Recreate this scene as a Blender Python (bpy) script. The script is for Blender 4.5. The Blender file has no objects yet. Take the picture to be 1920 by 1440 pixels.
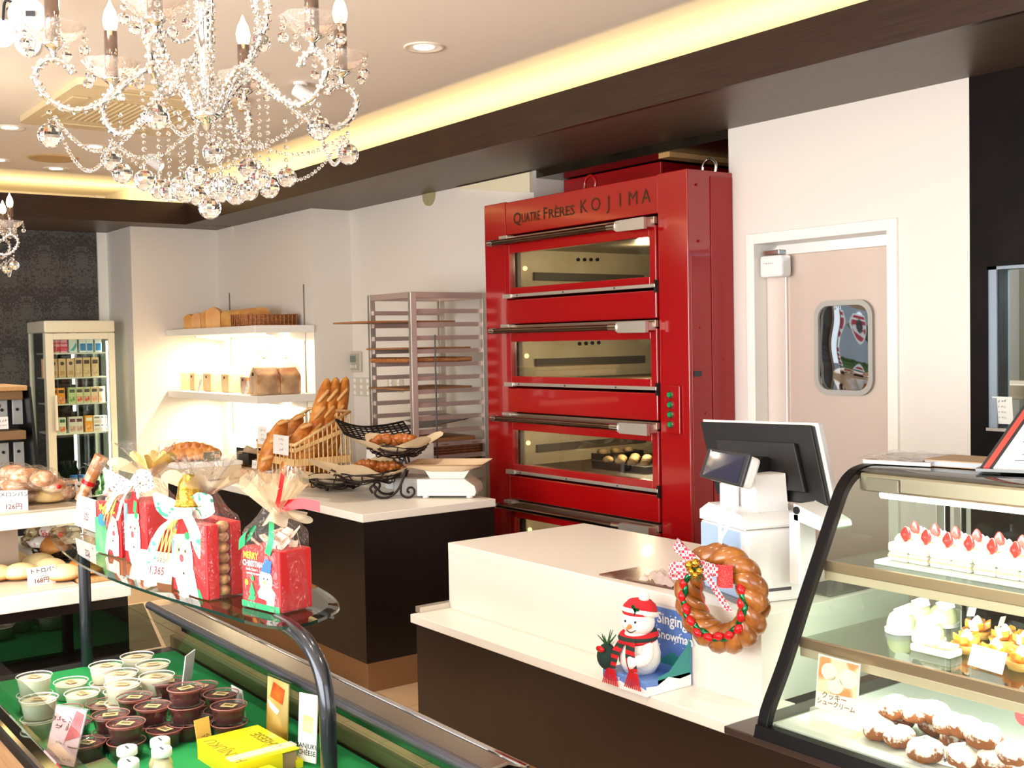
import bpy, bmesh, math, random
from mathutils import Vector, Matrix, Euler
random.seed(7)
PI = math.pi
S = bpy.context.scene
COL = S.collection

# ---------------------------------------------------------------- camera
EYE = Vector((0, 0, 1.65))
CR = Vector((0.59470899, 0.80371734, -0.01896479))
CU = Vector((-0.0182351, 0.03706922, 0.99914631))
CF = Vector((-0.80373422, 0.59385547, -0.03670127))
FPX = 2148.76
cam_d = bpy.data.cameras.new('camera')
cam = bpy.data.objects.new('camera', cam_d)
COL.objects.link(cam)
mw = Matrix((CR, CU, -CF)).transposed().to_4x4()
mw.translation = EYE
cam.matrix_world = mw
cam_d.sensor_fit = 'HORIZONTAL'
cam_d.sensor_width = 36.0
cam_d.lens = FPX / 1920 * 36.0
cam_d.clip_start = 0.02
S.camera = cam

# ---------------------------------------------------------------- view, world, daylight
S.view_settings.view_transform = 'Standard'
S.view_settings.look = 'None'
S.view_settings.gamma = 1.0
S.view_settings.exposure = 0.19
S.view_settings.use_curve_mapping = False
S.cycles.max_bounces = 12
S.cycles.transparent_max_bounces = 24
S.cycles.transmission_bounces = 10
S.cycles.glossy_bounces = 5
S.cycles.diffuse_bounces = 4
S.cycles.caustics_reflective = False
S.cycles.caustics_refractive = False
S.cycles.sample_clamp_indirect = 6.0
S.cycles.use_denoising = True
try:
    S.cycles.denoiser = 'OPENIMAGEDENOISE'
except Exception:
    pass
W = bpy.data.worlds.new('sky')
S.world = W
W.use_nodes = True
W.node_tree.nodes['Background'].inputs[0].default_value = (0.86, 0.93, 1.0, 1)
W.node_tree.nodes['Background'].inputs[1].default_value = 1.2

def area(name, loc, target, sx, sy, power, col=(1, 1, 1), spread=180):
    l = bpy.data.lights.new(name, 'AREA')
    l.shape = 'RECTANGLE'; l.size = sx; l.size_y = sy
    l.energy = power; l.color = col; l.spread = math.radians(spread)
    o = bpy.data.objects.new(name, l); COL.objects.link(o)
    o.location = loc
    d = Vector(target) - Vector(loc)
    o.rotation_euler = d.to_track_quat('-Z', 'Y').to_euler()
    return o

WARM = (1.0, 0.82, 0.58)
# daylight entering by the shop-front windows behind the camera
area('daylight_front', (-2.3, -2.45, 1.45), (-2.3, 4, 1.0), 5.6, 2.3, 350, (1.0, 0.985, 0.96))
area('added_side_daylight', (2.38, 0.2, 1.45), (-6, 2.0, 1.2), 3.6, 2.3, 85, (1.0, 0.985, 0.96))  # added side light; the right wall was opened to suit it
# warm cove light in the trough along both beams
def strip_light(name, loc, length, along, tilt, power, col):
    l = bpy.data.lights.new(name, 'AREA'); l.shape = 'RECTANGLE'; l.size = length; l.size_y = 0.06; l.energy = power; l.color = col
    o = bpy.data.objects.new(name, l); COL.objects.link(o); o.location = loc
    o.rotation_euler = (PI - tilt, 0, 0) if along == 'x' else (PI - tilt, 0, PI / 2)
    return o
COVE = (1.0, 0.72, 0.28)
strip_light('cove_long', (-4.2, 3.60, 2.68), 9.4, 'x', 0.25, 46, COVE)
strip_light('cove_short', (-9.2, 0.6, 2.68), 5.8, 'y', 0.25, 34, COVE)

# ---------------------------------------------------------------- pixel to point on a real plane
def ray(px, py):
    return CF + CR * ((px - 960) / FPX) - CU * ((py - 720) / FPX)
def az(px, py, z):
    d = ray(px, py); return EYE + d * ((z - EYE.z) / d.z)
def ax(px, py, x):
    d = ray(px, py); return EYE + d * (x / d.x)
def ay(px, py, y):
    d = ray(px, py); return EYE + d * (y / d.y)

# ---------------------------------------------------------------- materials
def lin(c):
    def f(v):
        return v / 12.92 if v <= 0.04045 else ((v + 0.055) / 1.055) ** 2.4
    if isinstance(c, str):
        c = c.lstrip('#'); c = [int(c[i:i + 2], 16) / 255 for i in (0, 2, 4)]
    return (f(c[0]), f(c[1]), f(c[2]), 1)

MATS = {}
def M(name, col, rough=0.5, metal=0.0, col2=None, scale=20.0, bump=0.0, stretch=None, spec=0.5, contrast=(0.35, 0.65), emit=None, estr=0.0, coat=0.0, sub=0.0, detail=3.0):
    m = bpy.data.materials.new(name); m.use_nodes = True
    nt = m.node_tree; b = nt.nodes['Principled BSDF']
    b.inputs['Base Color'].default_value = lin(col)
    b.inputs['Roughness'].default_value = rough
    b.inputs['Metallic'].default_value = metal
    b.inputs['Specular IOR Level'].default_value = spec
    b.inputs['Coat Weight'].default_value = coat
    if sub:
        b.inputs['Subsurface Weight'].default_value = sub
        b.inputs['Subsurface Radius'].default_value = (0.02, 0.012, 0.008)
    if emit:
        b.inputs['Emission Color'].default_value = lin(emit)
        b.inputs['Emission Strength'].default_value = estr
    if col2 or bump:
        tc = nt.nodes.new('ShaderNodeTexCoord')
        mp = nt.nodes.new('ShaderNodeMapping')
        if stretch: mp.inputs['Scale'].default_value = stretch
        nz = nt.nodes.new('ShaderNodeTexNoise')
        nz.inputs['Scale'].default_value = scale
        nz.inputs['Detail'].default_value = detail
        nt.links.new(tc.outputs['Object'], mp.inputs[0])
        nt.links.new(mp.outputs[0], nz.inputs['Vector'])
        if col2:
            r = nt.nodes.new('ShaderNodeValToRGB')
            r.color_ramp.elements[0].position = contrast[0]; r.color_ramp.elements[0].color = lin(col)
            r.color_ramp.elements[1].position = contrast[1]; r.color_ramp.elements[1].color = lin(col2)
            nt.links.new(nz.outputs[0], r.inputs[0])
            nt.links.new(r.outputs[0], b.inputs['Base Color'])
        if bump:
            bp = nt.nodes.new('ShaderNodeBump')
            bp.inputs['Strength'].default_value = bump
            bp.inputs['Distance'].default_value = 0.01
            nt.links.new(nz.outputs[0], bp.inputs['Height'])
            nt.links.new(bp.outputs[0], b.inputs['Normal'])
    MATS[name] = m
    return m

def thin_glass(name, tint='#f4faf7', ior=1.45, rough=0.0, haze=0.0, hazecol='#ffffff', wrinkle=0.0, wscale=30, edge=0.85):
    """thin clear sheet: passes light straight on, mirrors by Fresnel"""
    m = bpy.data.materials.new(name); m.use_nodes = True
    nt = m.node_tree; nt.nodes.clear()
    out = nt.nodes.new('ShaderNodeOutputMaterial')
    tr = nt.nodes.new('ShaderNodeBsdfTransparent'); tr.inputs[0].default_value = lin(tint)
    gl = nt.nodes.new('ShaderNodeBsdfGlossy'); gl.inputs['Roughness'].default_value = rough
    fr = nt.nodes.new('ShaderNodeLayerWeight'); fr.inputs[0].default_value = 0.5
    f0 = ((ior - 1) / (ior + 1)) ** 2
    pw = nt.nodes.new('ShaderNodeMath'); pw.operation = 'POWER'; pw.inputs[1].default_value = 4.0
    ml = nt.nodes.new('ShaderNodeMath'); ml.operation = 'MULTIPLY_ADD'; ml.inputs[1].default_value = edge * (1 - f0); ml.inputs[2].default_value = f0
    nt.links.new(fr.outputs['Facing'], pw.inputs[0]); nt.links.new(pw.outputs[0], ml.inputs[0])
    mx = nt.nodes.new('ShaderNodeMixShader')
    nt.links.new(ml.outputs[0], mx.inputs[0]); nt.links.new(tr.outputs[0], mx.inputs[1]); nt.links.new(gl.outputs[0], mx.inputs[2])
    if wrinkle:
        tc = nt.nodes.new('ShaderNodeTexCoord'); nz = nt.nodes.new('ShaderNodeTexNoise')
        nz.inputs['Scale'].default_value = wscale; nz.inputs['Detail'].default_value = 2; nz.inputs['Distortion'].default_value = 1.5
        bp = nt.nodes.new('ShaderNodeBump'); bp.inputs['Strength'].default_value = wrinkle; bp.inputs['Distance'].default_value = 0.02
        nt.links.new(tc.outputs['Object'], nz.inputs['Vector']); nt.links.new(nz.outputs[0], bp.inputs['Height'])
        nt.links.new(bp.outputs[0], gl.inputs['Normal']); nt.links.new(bp.outputs[0], fr.inputs['Normal'])
    last = mx
    if haze:
        df = nt.nodes.new('ShaderNodeBsdfDiffuse'); df.inputs[0].default_value = lin(hazecol)
        m2 = nt.nodes.new('ShaderNodeMixShader'); m2.inputs[0].default_value = haze
        nt.links.new(mx.outputs[0], m2.inputs[1]); nt.links.new(df.outputs[0], m2.inputs[2]); last = m2
    nt.links.new(last.outputs[0], out.inputs[0])
    MATS[name] = m
    return m

def solid_glass(name, tint='#ffffff', ior=1.5, rough=0.0):
    m = bpy.data.materials.new(name); m.use_nodes = True
    nt = m.node_tree; nt.nodes.clear()
    out = nt.nodes.new('ShaderNodeOutputMaterial')
    g = nt.nodes.new('ShaderNodeBsdfGlass'); g.inputs['Color'].default_value = lin(tint)
    g.inputs['IOR'].default_value = ior; g.inputs['Roughness'].default_value = rough
    nt.links.new(g.outputs[0], out.inputs[0])
    MATS[name] = m
    return m

def lamp_mat(name, col, strength):
    m = bpy.data.materials.new(name); m.use_nodes = True
    nt = m.node_tree; nt.nodes.clear()
    out = nt.nodes.new('ShaderNodeOutputMaterial'); e = nt.nodes.new('ShaderNodeEmission')
    e.inputs[0].default_value = lin(col); e.inputs[1].default_value = strength
    nt.links.new(e.outputs[0], out.inputs[0]); MATS[name] = m
    return m

# ---------------------------------------------------------------- mesh building
class MB:
    def __init__(s):
        s.v = []; s.f = []; s.m = []; s.sm = []
    def add(s, vs, fs, m=0, smooth=False):
        o = len(s.v)
        s.v += [tuple(v) for v in vs]
        for f in fs:
            s.f.append(tuple(i + o for i in f)); s.m.append(m); s.sm.append(smooth)
        return s
    def box(s, x0, x1, y0, y1, z0, z1, m=0):
        vs = [(x, y, z) for x in (x0, x1) for y in (y0, y1) for z in (z0, z1)]
        return s.add(vs, [(0, 1, 3, 2), (4, 6, 7, 5), (0, 4, 5, 1), (2, 3, 7, 6), (0, 2, 6, 4), (1, 5, 7, 3)], m)
    def obox(s, c, ux, uy, uz, m=0):
        """box by centre and three half-axis vectors"""
        c, ux, uy, uz = map(Vector, (c, ux, uy, uz))
        vs = [c + ux * a + uy * b + uz * d for a in (-1, 1) for b in (-1, 1) for d in (-1, 1)]
        return s.add(vs, [(0, 1, 3, 2), (4, 6, 7, 5), (0, 4, 5, 1), (2, 3, 7, 6), (0, 2, 6, 4), (1, 5, 7, 3)], m)
    def quad(s, a, b, c, d, m=0):
        return s.add([a, b, c, d], [(0, 1, 2, 3)], m)
    def cyl(s, p0, p1, r0, r1=None, n=16, m=0, caps=True, smooth=True):
        if r1 is None: r1 = r0
        p0, p1 = Vector(p0), Vector(p1); d = (p1 - p0).normalized()
        a = d.orthogonal().normalized(); b = d.cross(a)
        vs = []
        for p, r in ((p0, r0), (p1, r1)):
            vs += [p + (a * math.cos(2 * PI * i / n) + b * math.sin(2 * PI * i / n)) * r for i in range(n)]
        s.add(vs, [(i, (i + 1) % n, n + (i + 1) % n, n + i) for i in range(n)], m, smooth)
        if caps:
            s.add(vs[:n], [tuple(range(n - 1, -1, -1))], m); s.add(vs[n:], [tuple(range(n))], m)
        return s
    def tube(s, pts, r, n=8, m=0, closed=False, caps=True, smooth=True, flat=None):
        pts = [Vector(p) for p in pts]; N = len(pts)
        rs = r if isinstance(r, (list, tuple)) else [r] * N
        up = None; vs = []
        for i, p in enumerate(pts):
            if closed: t = pts[(i + 1) % N] - pts[i - 1]
            else: t = pts[min(i + 1, N - 1)] - pts[max(i - 1, 0)]
            if t.length < 1e-9: t = Vector((0, 0, 1))
            t.normalize()
            if up is None: up = t.orthogonal().normalized()
            else:
                up = up - t * up.dot(t)
                up = up.normalized() if up.length > 1e-6 else t.orthogonal().normalized()
            b = t.cross(up)
            fx = 1.0 if flat is None else flat
            vs += [p + (up * math.cos(2 * PI * k / n) + b * math.sin(2 * PI * k / n) * fx) * rs[i] for k in range(n)]
        R = N if closed else N - 1
        s.add(vs, [(i * n + k, i * n + (k + 1) % n, ((i + 1) % N) * n + (k + 1) % n, ((i + 1) % N) * n + k) for i in range(R) for k in range(n)], m, smooth)
        if caps and not closed:
            s.add(vs[:n], [tuple(range(n - 1, -1, -1))], m); s.add(vs[-n:], [tuple(range(n))], m)
        return s
    def lathe(s, prof, c=(0, 0, 0), n=24, m=0, smooth=True, wob=None):
        c = Vector(c); vs = []
        for (r, z) in prof:
            for k in range(n):
                a = 2 * PI * k / n
                q = 1.0 if wob is None else wob(a, z)
                vs.append(c + Vector((r * q * math.cos(a), r * q * math.sin(a), z)))
        fs = []
        for i in range(len(prof) - 1):
            for k in range(n):
                fs.append((i * n + k, i * n + (k + 1) % n, (i + 1) * n + (k + 1) % n, (i + 1) * n + k))
        s.add(vs, fs, m, smooth)
        return s
    def prism(s, poly, o, u, w, d, m=0, smooth=False):
        """2-D polygon in the plane (u,w) at o, pushed along d"""
        o, u, w, d = map(Vector, (o, u, w, d)); n = len(poly)
        a = [o + u * x + w * y for x, y in poly]; b = [p + d for p in a]
        s.add(a + b, [tuple(range(n - 1, -1, -1)), tuple(range(n, 2 * n))], m)
        s.add(a + b, [(i, (i + 1) % n, n + (i + 1) % n, n + i) for i in range(n)], m, smooth)
        return s
    def ball(s, c, r, sx=1, sy=1, sz=1, nu=14, nv=9, m=0, rot=None, smooth=True, fn=None):
        c = Vector(c); vs = [];
        for j in range(nv + 1):
            th = PI * j / nv
            for i in range(nu):
                a = 2 * PI * i / nu
                p = Vector((math.sin(th) * math.cos(a) * sx, math.sin(th) * math.sin(a) * sy, math.cos(th) * sz)) * r
                if fn: p = fn(p, th, a)
                if rot: p = rot @ p
                vs.append(c + p)
        fs = []
        for j in range(nv):
            for i in range(nu):
                a, b, cc, d = j * nu + i, j * nu + (i + 1) % nu, (j + 1) * nu + (i + 1) % nu, (j + 1) * nu + i
                if j == 0: fs.append((a, d, cc))
                elif j == nv - 1: fs.append((a, d, b))
                else: fs.append((a, d, cc, b))
        return s.add(vs, fs, m, smooth)
    def grid(s, fn, nu, nv, m=0, smooth=True):
        vs = [fn(i / nu, j / nv) for j in range(nv + 1) for i in range(nu + 1)]
        w = nu + 1
        return s.add(vs, [(j * w + i, j * w + i + 1, (j + 1) * w + i + 1, (j + 1) * w + i) for j in range(nv) for i in range(nu)], m, smooth)
    def text(s, st, o, u, w, size, m=0, align='C', bold=0.0):
        vs, fs = text_geo(st, bold)
        if not vs: return s
        o, u, w = Vector(o), Vector(u).normalized(), Vector(w).normalized()
        x0 = min(v[0] for v in vs); x1 = max(v[0] for v in vs)
        dx = {'C': (x0 + x1) / 2, 'L': x0, 'R': x1}[align]
        return s.add([o + u * ((v[0] - dx) * size) + w * (v[1] * size) for v in vs], fs, m)
    def scrawl(s, n, o, u, w, size, m=0, seed=1):
        """n characters of handwriting too small to read: short pen strokes"""
        r = random.Random(seed * 7 + n); o, u, w = Vector(o), Vector(u).normalized(), Vector(w).normalized()
        for k in range(n):
            c = o + u * ((k - (n - 1) / 2) * size * 0.95)
            for q in range(3):
                a = c + u * (r.uniform(-.35, .35) * size) + w * (r.uniform(0.05, .7) * size)
                ang = r.choice((0.1, 1.4, 0.8, -0.7)); d = u * math.cos(ang) + w * math.sin(ang); p = u * -math.sin(ang) + w * math.cos(ang)
                d = d * size * r.uniform(.2, .36); p = p * size * 0.05
                s.quad(a - d - p, a + d - p, a + d + p, a - d + p, m)
        return s
    def join(s, other, mat4=None, m=None):
        vs = other.v if mat4 is None else [mat4 @ Vector(v) for v in other.v]
        o = len(s.v); s.v += [tuple(v) for v in vs]
        s.f += [tuple(i + o for i in f) for f in other.f]
        s.m += other.m if m is None else [m] * len(other.m); s.sm += other.sm
        return s

_TXT = {}
def text_geo(st, bold=0.0):
    k = (st, bold)
    if k in _TXT: return _TXT[k]
    c = bpy.data.curves.new('txt', 'FONT'); c.body = st; c.size = 1.0; c.resolution_u = 2; c.offset = bold
    o = bpy.data.objects.new('txt', c); COL.objects.link(o)
    bpy.context.view_layer.update()
    me = o.evaluated_get(bpy.context.evaluated_depsgraph_get()).to_mesh()
    r = ([tuple(v.co) for v in me.vertices], [tuple(p.vertices) for p in me.polygons])
    o.evaluated_get(bpy.context.evaluated_depsgraph_get()).to_mesh_clear()
    bpy.data.objects.remove(o); bpy.data.curves.remove(c)
    _TXT[k] = r
    return r

def mesh(name, mb, mats):
    me = bpy.data.meshes.new(name)
    me.from_pydata(mb.v, [], mb.f)
    if not isinstance(mats, (list, tuple)): mats = [mats]
    for m in mats: me.materials.append(m)
    me.polygons.foreach_set('material_index', mb.m)
    me.polygons.foreach_set('use_smooth', mb.sm)
    me.update()
    bm = bmesh.new(); bm.from_mesh(me)
    bmesh.ops.recalc_face_normals(bm, faces=bm.faces)
    bm.to_mesh(me); bm.free()
    return me

def obj(name, mb, mats, parent=None, loc=None, bevel=0.0, world=False, label=None, seg=2, rot=None, subsurf=0):
    """links mb as ONE mesh object. world: mb is in world space although it has a parent"""
    if isinstance(mb, MB):
        if world and parent is not None:
            p = Vector(parent.location); pp = parent.parent
            while pp is not None: p += Vector(pp.location); pp = pp.parent
            if parent.rotation_euler.z:
                R = Matrix.Rotation(-parent.rotation_euler.z, 3, 'Z')
                mb.v = [tuple(R @ (Vector(v) - p)) for v in mb.v]
            else:
                mb.v = [(v[0] - p.x, v[1] - p.y, v[2] - p.z) for v in mb.v]
        me = mesh(name, mb, mats)
    else: me = mb
    o = bpy.data.objects.new(name, me); COL.objects.link(o)
    if parent is not None: o.parent = parent
    if loc is not None: o.location = loc
    if rot is not None: o.rotation_euler = rot
    if bevel:
        b = o.modifiers.new('edge', 'BEVEL'); b.width = bevel; b.segments = seg; b.limit_method = 'ANGLE'; b.angle_limit = 0.6
        b.harden_normals = False
    if subsurf:
        sd = o.modifiers.new('soft', 'SUBSURF'); sd.levels = subsurf; sd.render_levels = subsurf
    if label: o['label'] = label
    return o

def thing(name, label, cat, loc=(0, 0, 0), rotz=0.0, group=None):
    o = bpy.data.objects.new(name, None); COL.objects.link(o)
    o.empty_display_size = 0.05
    o.location = loc; o.rotation_euler = (0, 0, rotz)
    o['label'] = label; o['category'] = cat
    if group: o['group'] = group
    return o
def tag(o, label, cat, group=None):
    o['label'] = label; o['category'] = cat
    if group: o['group'] = group
    return o
def kids(o):
    return [c for c in CH.get(o.name, [])]
CH = {}
def dup(root, loc=None, rotz=None, label=None, group=None, scale=None):
    """a copy of a thing with copies of its parts and sub-parts"""
    def rec(o, par):
        c = o.copy(); COL.objects.link(c)
        if par is not None: c.parent = par
        for ch in list(o.children): rec(ch, c)
        return c
    r = rec(root, None)
    if loc is not None: r.location = loc
    if rotz is not None: r.rotation_euler = (r.rotation_euler[0], r.rotation_euler[1], rotz)
    if label: r['label'] = label
    if group: r['group'] = group
    if scale: r.scale = scale if isinstance(scale, (tuple, list)) else (scale,) * 3
    return r
def struct(name, mb, mats, parent=None, bevel=0.0):
    o = obj(name, mb, mats, parent, bevel=bevel)
    if parent is None: o['kind'] = 'structure'
    return o
def smooth_path(pts, n=8, closed=False):
    """Catmull-Rom"""
    P = [Vector(p) for p in pts]; N = len(P); out = []
    for i in range(N if closed else N - 1):
        p0 = P[i - 1] if (closed or i > 0) else P[0]
        p1 = P[i]; p2 = P[(i + 1) % N]
        p3 = P[(i + 2) % N] if (closed or i + 2 < N) else P[-1]
        for k in range(n):
            t = k / n
            out.append(0.5 * ((2 * p1) + (p2 - p0) * t + (2 * p0 - 5 * p1 + 4 * p2 - p3) * t * t + (3 * p1 - p0 - 3 * p2 + p3) * t ** 3))
    if not closed: out.append(P[-1])
    return out
V = Vector
# ================================================================ MATERIALS
wall_w = M('wall_white', '#dfd8cf', 0.6, bump=0.03, scale=220)
ceil_w = M('ceiling_cream', '#e8dfd5', 0.8, bump=0.05, scale=160)
white_p = M('white_paint', '#eeeae2', 0.4)
white_l = M('white_laminate', '#f1ede4', 0.22, coat=0.2)
stone_w = M('white_worktop', '#efe8dd', 0.38, coat=0.05)
wood_d = M('dark_wood', '#23130d', 0.36, col2='#352116', scale=6, stretch=(0.6, 30, 30), spec=0.4)
wood_d2 = M('dark_wood_short', '#23130d', 0.36, col2='#352116', scale=6, stretch=(30, 0.6, 30), spec=0.4)
soffit_m = M('soffit_dark', '#4a3c32', 0.42, col2='#57483c', scale=5, stretch=(0.8, 30, 1))
black_l = M('black_laminate', '#0d0809', 0.3, col2='#150d0c', scale=30, stretch=(1, 1, 12))
brown_l = M('blackbrown_laminate', '#1c120e', 0.35, col2='#241712', scale=30, stretch=(1, 1, 12))
black_wall_m = M('black_panel', '#0c0809', 0.4, col2='#160e0d', scale=4, spec=0.1)
steel = M('stainless', '#c9c4bc', 0.22, 1.0, bump=0.02, scale=60, stretch=(1, 1, 30))
steel_b = M('brushed_steel', '#b9a896', 0.38, 1.0)
kick_m = M('kick_steel', '#a98d70', 0.35, 0.9, bump=0.02, scale=80)
chrome = M('chrome', '#dcdcdc', 0.06, 1.0)
dark_chrome = M('dark_chrome', '#85736a', 0.12, 1.0)
alu = M('aluminium', '#d6d0c6', 0.38, 0.85)
gun = M('gunmetal_paint', '#3a3d44', 0.22, 0.7, coat=0.4)
red_p = M('red_enamel', '#98080c', 0.16, spec=0.6, coat=0.5)
red_d = M('red_enamel_dull', '#960a10', 0.3)
black_p = M('black_plastic', '#0f0f11', 0.35)
grey_p = M('grey_plastic', '#3b3b40', 0.4)
white_pl = M('white_plastic', '#edeceb', 0.35)
bluewhite_pl = M('pale_blue_plastic', '#aac6e8', 0.3)
cream_pl = M('cream_plastic', '#e6dcc6', 0.4)
green_pl = M('green_lamp_button', '#128a48', 0.25)
wood_l = M('pale_wood', '#c59a66', 0.5, col2='#b08550', scale=10, stretch=(1, 12, 12))
wood_b = M('tray_board', '#8b5a33', 0.6, col2='#a06b3f', scale=12, stretch=(1, 10, 10))
wicker = M('pale_wicker', '#e9c48c', 0.6, col2='#d3a768', scale=60, bump=0.2)
wicker_d = M('brown_wicker', '#6b3b22', 0.6, col2='#8a5433', scale=70, bump=0.25)
wicker_m = M('tan_wicker', '#b87b48', 0.6, col2='#9a5f33', scale=60, bump=0.25)
wire_m = M('dark_wire', '#2a1d1a', 0.4, 0.6)
paper_w = M('white_paper', '#e9e6e1', 0.7)
paper_t = M('greaseproof_paper', '#d9c3a0', 0.75, bump=0.05, scale=40)
crust = M('golden_crust', '#b5611f', 0.42, col2='#dd9a4a', scale=14, bump=0.12, sub=0.05)
crust_d = M('dark_crust', '#92480f', 0.35, col2='#c87a34', scale=16, bump=0.1, coat=0.25)
crust_p = M('pale_crust', '#d59a55', 0.5, col2='#e2b377', scale=12, bump=0.08)
crumb = M('bread_crumb', '#ecd2a0', 0.8, col2='#dcb77a', scale=40)
melon_m = M('melon_crust', '#e8bf72', 0.55, col2='#f2d596', scale=18, bump=0.15)
bun_m = M('soft_bun', '#ecd6a0', 0.5, col2='#f2e3b8', scale=9)
wreath_m = M('wreath_crust', '#824614', 0.28, col2='#ac6b2c', scale=18, coat=0.5)
glass_t = thin_glass('clear_glass')
glass_g = thin_glass('green_edge_glass', '#dcebe3', 1.5)
glass_dark = thin_glass('smoked_glass', '#b9bdb8', 1.6)
glass_case = thin_glass('case_glass', '#eef6f0', 1.42)
glass_edge = M('glass_edge', '#123028', 0.1, coat=0.5)
cello = thin_glass('cellophane', '#fdfcfb', 1.5, 0.06, 0.015, '#ffffff', 0.9, 26, edge=0.6)
cup_pl = thin_glass('clear_cup', '#fbfbfa', 1.4, 0.03, 0.02, edge=0.25)
crystal = solid_glass('crystal', '#ffffff', 1.55)
pearl = M('crystal_bead', '#dedad8', 0.06, 0.7, spec=0.9, coat=0.6)
bobeche_m = thin_glass('bobeche_glass', '#fbf4ee', 1.6, 0.03, 0.12, '#ffffff', 0.5, 60)
bulb_m = lamp_mat('candle_bulb', '#ffe2b0', 9.0)
spot_m = lamp_mat('downlight_lamp', '#fff2dc', 6.0)
led_m = lamp_mat('led_strip', '#fff3d0', 7.0)
led_w = lamp_mat('case_led', '#fff6ea', 6.0)
ink_b = M('black_ink', '#0c0a10', 0.6)
ink_g = M('grey_ink', '#4c484e', 0.7)
ink_r = M('red_ink', '#6e0f1c', 0.6)
ink_y = M('yellow_ink', '#f4d23a', 0.5)
ink_w = M('white_ink', '#f7f7f5', 0.5)
gold_m = M('gold_print', '#3f301b', 0.4, 0.4)
red_bag = M('red_bag_paper', '#c3141c', 0.45, bump=0.12, scale=18)
green_bag = M('green_bag_paper', '#1d9a63', 0.4)
felt_g = M('green_felt', '#0f8a44', 0.9, bump=0.2, scale=300)
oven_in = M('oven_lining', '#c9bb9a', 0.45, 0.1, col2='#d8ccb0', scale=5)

# ================================================================ SETTING
mb = MB().box(-10.2, 2.6, -2.7, 7.0, -0.06, -0.008)
floor = struct('floor', mb, M('grout', '#a98963', 0.8))
tile_m = M('floor_tile', '#d7b48c', 0.35, col2='#cba77f', scale=4)
TS = 0.33
tm = mesh('tile', MB().box(0.002, TS - 0.002, 0.002, TS - 0.002, -0.008, 0.0), tile_m)
for i in range(-22, -3):
    for j in range(-1, 10):
        t = bpy.data.objects.new('tile', tm); COL.objects.link(t); t.parent = floor
        t.location = (-0.155 + i * TS, 0.02 + j * TS, 0)
struct('ceiling', MB().box(-10.2, 2.6, -2.7, 3.95, 2.95, 3.0), ceil_w)
# ceiling over the kitchen side, dark and shiny above the oven recess
struct('ceiling_kitchen', MB().box(-5.5, -3.5, 4.12, 6.5, 2.60, 2.66), M('hood_dark', '#1c1814', 0.2, 0.6, col2='#3a3226', scale=3))
struct('trim_3', MB().box(-4.30, -4.22, 4.14, 5.6, 2.575, 2.60), wood_l)
# beams: trough of fascia and soffit
b1 = struct('trim_1', MB().box(-8.95, 2.5, 3.40, 3.425, 2.638, 2.81), wood_d)
obj('soffit', MB().box(-8.93, 2.5, 3.412, 4.098, 2.639, 2.655), soffit_m, b1)
b2 = struct('trim_2', MB().box(-8.975, -8.95, -2.6, 3.424, 2.638, 2.81), wood_d2)
obj('soffit', MB().box(-9.9, -8.962, -2.6, 4.098, 2.639, 2.655), soffit_m, b2)

# walls
def damask():
    m = bpy.data.materials.new('damask_paper'); m.use_nodes = True
    nt = m.node_tree; b = nt.nodes['Principled BSDF']; b.inputs['Roughness'].default_value = 0.55
    N = nt.nodes.new; L = nt.links.new
    tc = N('ShaderNodeTexCoord'); sp = N('ShaderNodeSeparateXYZ'); L(tc.outputs['Object'], sp.inputs[0])
    def math_(op, a, bb=None):
        n = N('ShaderNodeMath'); n.operation = op
        for k, q in enumerate((a, bb)):
            if q is None: continue
            if isinstance(q, (int, float)): n.inputs[k].default_value = q
            else: L(q, n.inputs[k])
        return n.outputs[0]
    yy = math_('DIVIDE', sp.outputs[1], 0.30)
    row = math_('FLOOR', math_('DIVIDE', sp.outputs[2], 0.42))
    off = math_('MULTIPLY', math_('MODULO', row, 2), 0.5)
    u = math_('PINGPONG', math_('ADD', math_('ADD', yy, off), 100), 0.5)
    v = math_('FRACT', math_('DIVIDE', sp.outputs[2], 0.42))
    cb = N('ShaderNodeCombineXYZ'); L(u, cb.inputs[0]); L(math_('MULTIPLY', v, 1.4), cb.inputs[1])
    nz = N('ShaderNodeTexNoise'); nz.inputs['Scale'].default_value = 8.0; nz.inputs['Detail'].default_value = 2.5; nz.inputs['Distortion'].default_value = 2.6
    L(cb.outputs[0], nz.inputs['Vector'])
    # leafy body narrower at both ends of each repeat
    env = math_('SUBTRACT', math_('MULTIPLY', math_('SINE', math_('MULTIPLY', v, PI)), 0.12), math_('MULTIPLY', u, 0.25))
    r = N('ShaderNodeValToRGB'); r.color_ramp.interpolation = 'EASE'
    r.color_ramp.elements[0].position = 0.47; r.color_ramp.elements[0].color = lin('#352f2e')
    r.color_ramp.elements[1].position = 0.53; r.color_ramp.elements[1].color = lin('#55544f')
    L(math_('ADD', nz.outputs[0], env), r.inputs[0]); L(r.outputs[0], b.inputs['Base Color'])
    return m
struct('wall_far', MB().box(-10.1, -9.9, -2.6, 2.975, 0, 2.64), damask())
struct('wall_far_upper', MB().box(-10.1, -9.9, -2.6, 2.975, 2.655, 2.95), ceil_w)
struct('wall_far_strip', MB().box(-10.1, -9.88, 2.975, 3.06, 0, 2.95), white_p)
struct('wall_niche_pier', MB().box(-10.1, -9.27, 3.055, 4.4, 0, 2.95), wall_w)
struct('wall_niche', MB().box(-9.27, -7.52, 3.785, 4.4, 0, 2.95), wall_w)
struct('wall_back', MB().box(-7.52, -5.30, 4.10, 4.4, 0, 2.95), wall_w)
struct('wall_oven_recess', MB().box(-5.50, -5.30, 4.4, 6.6, 0, 2.7), white_p)
struct('wall_oven_back', MB().box(-5.5, -2.4, 6.5, 6.7, 0, 2.95), M('kitchen_wall', '#8f8878', 0.6))
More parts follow.
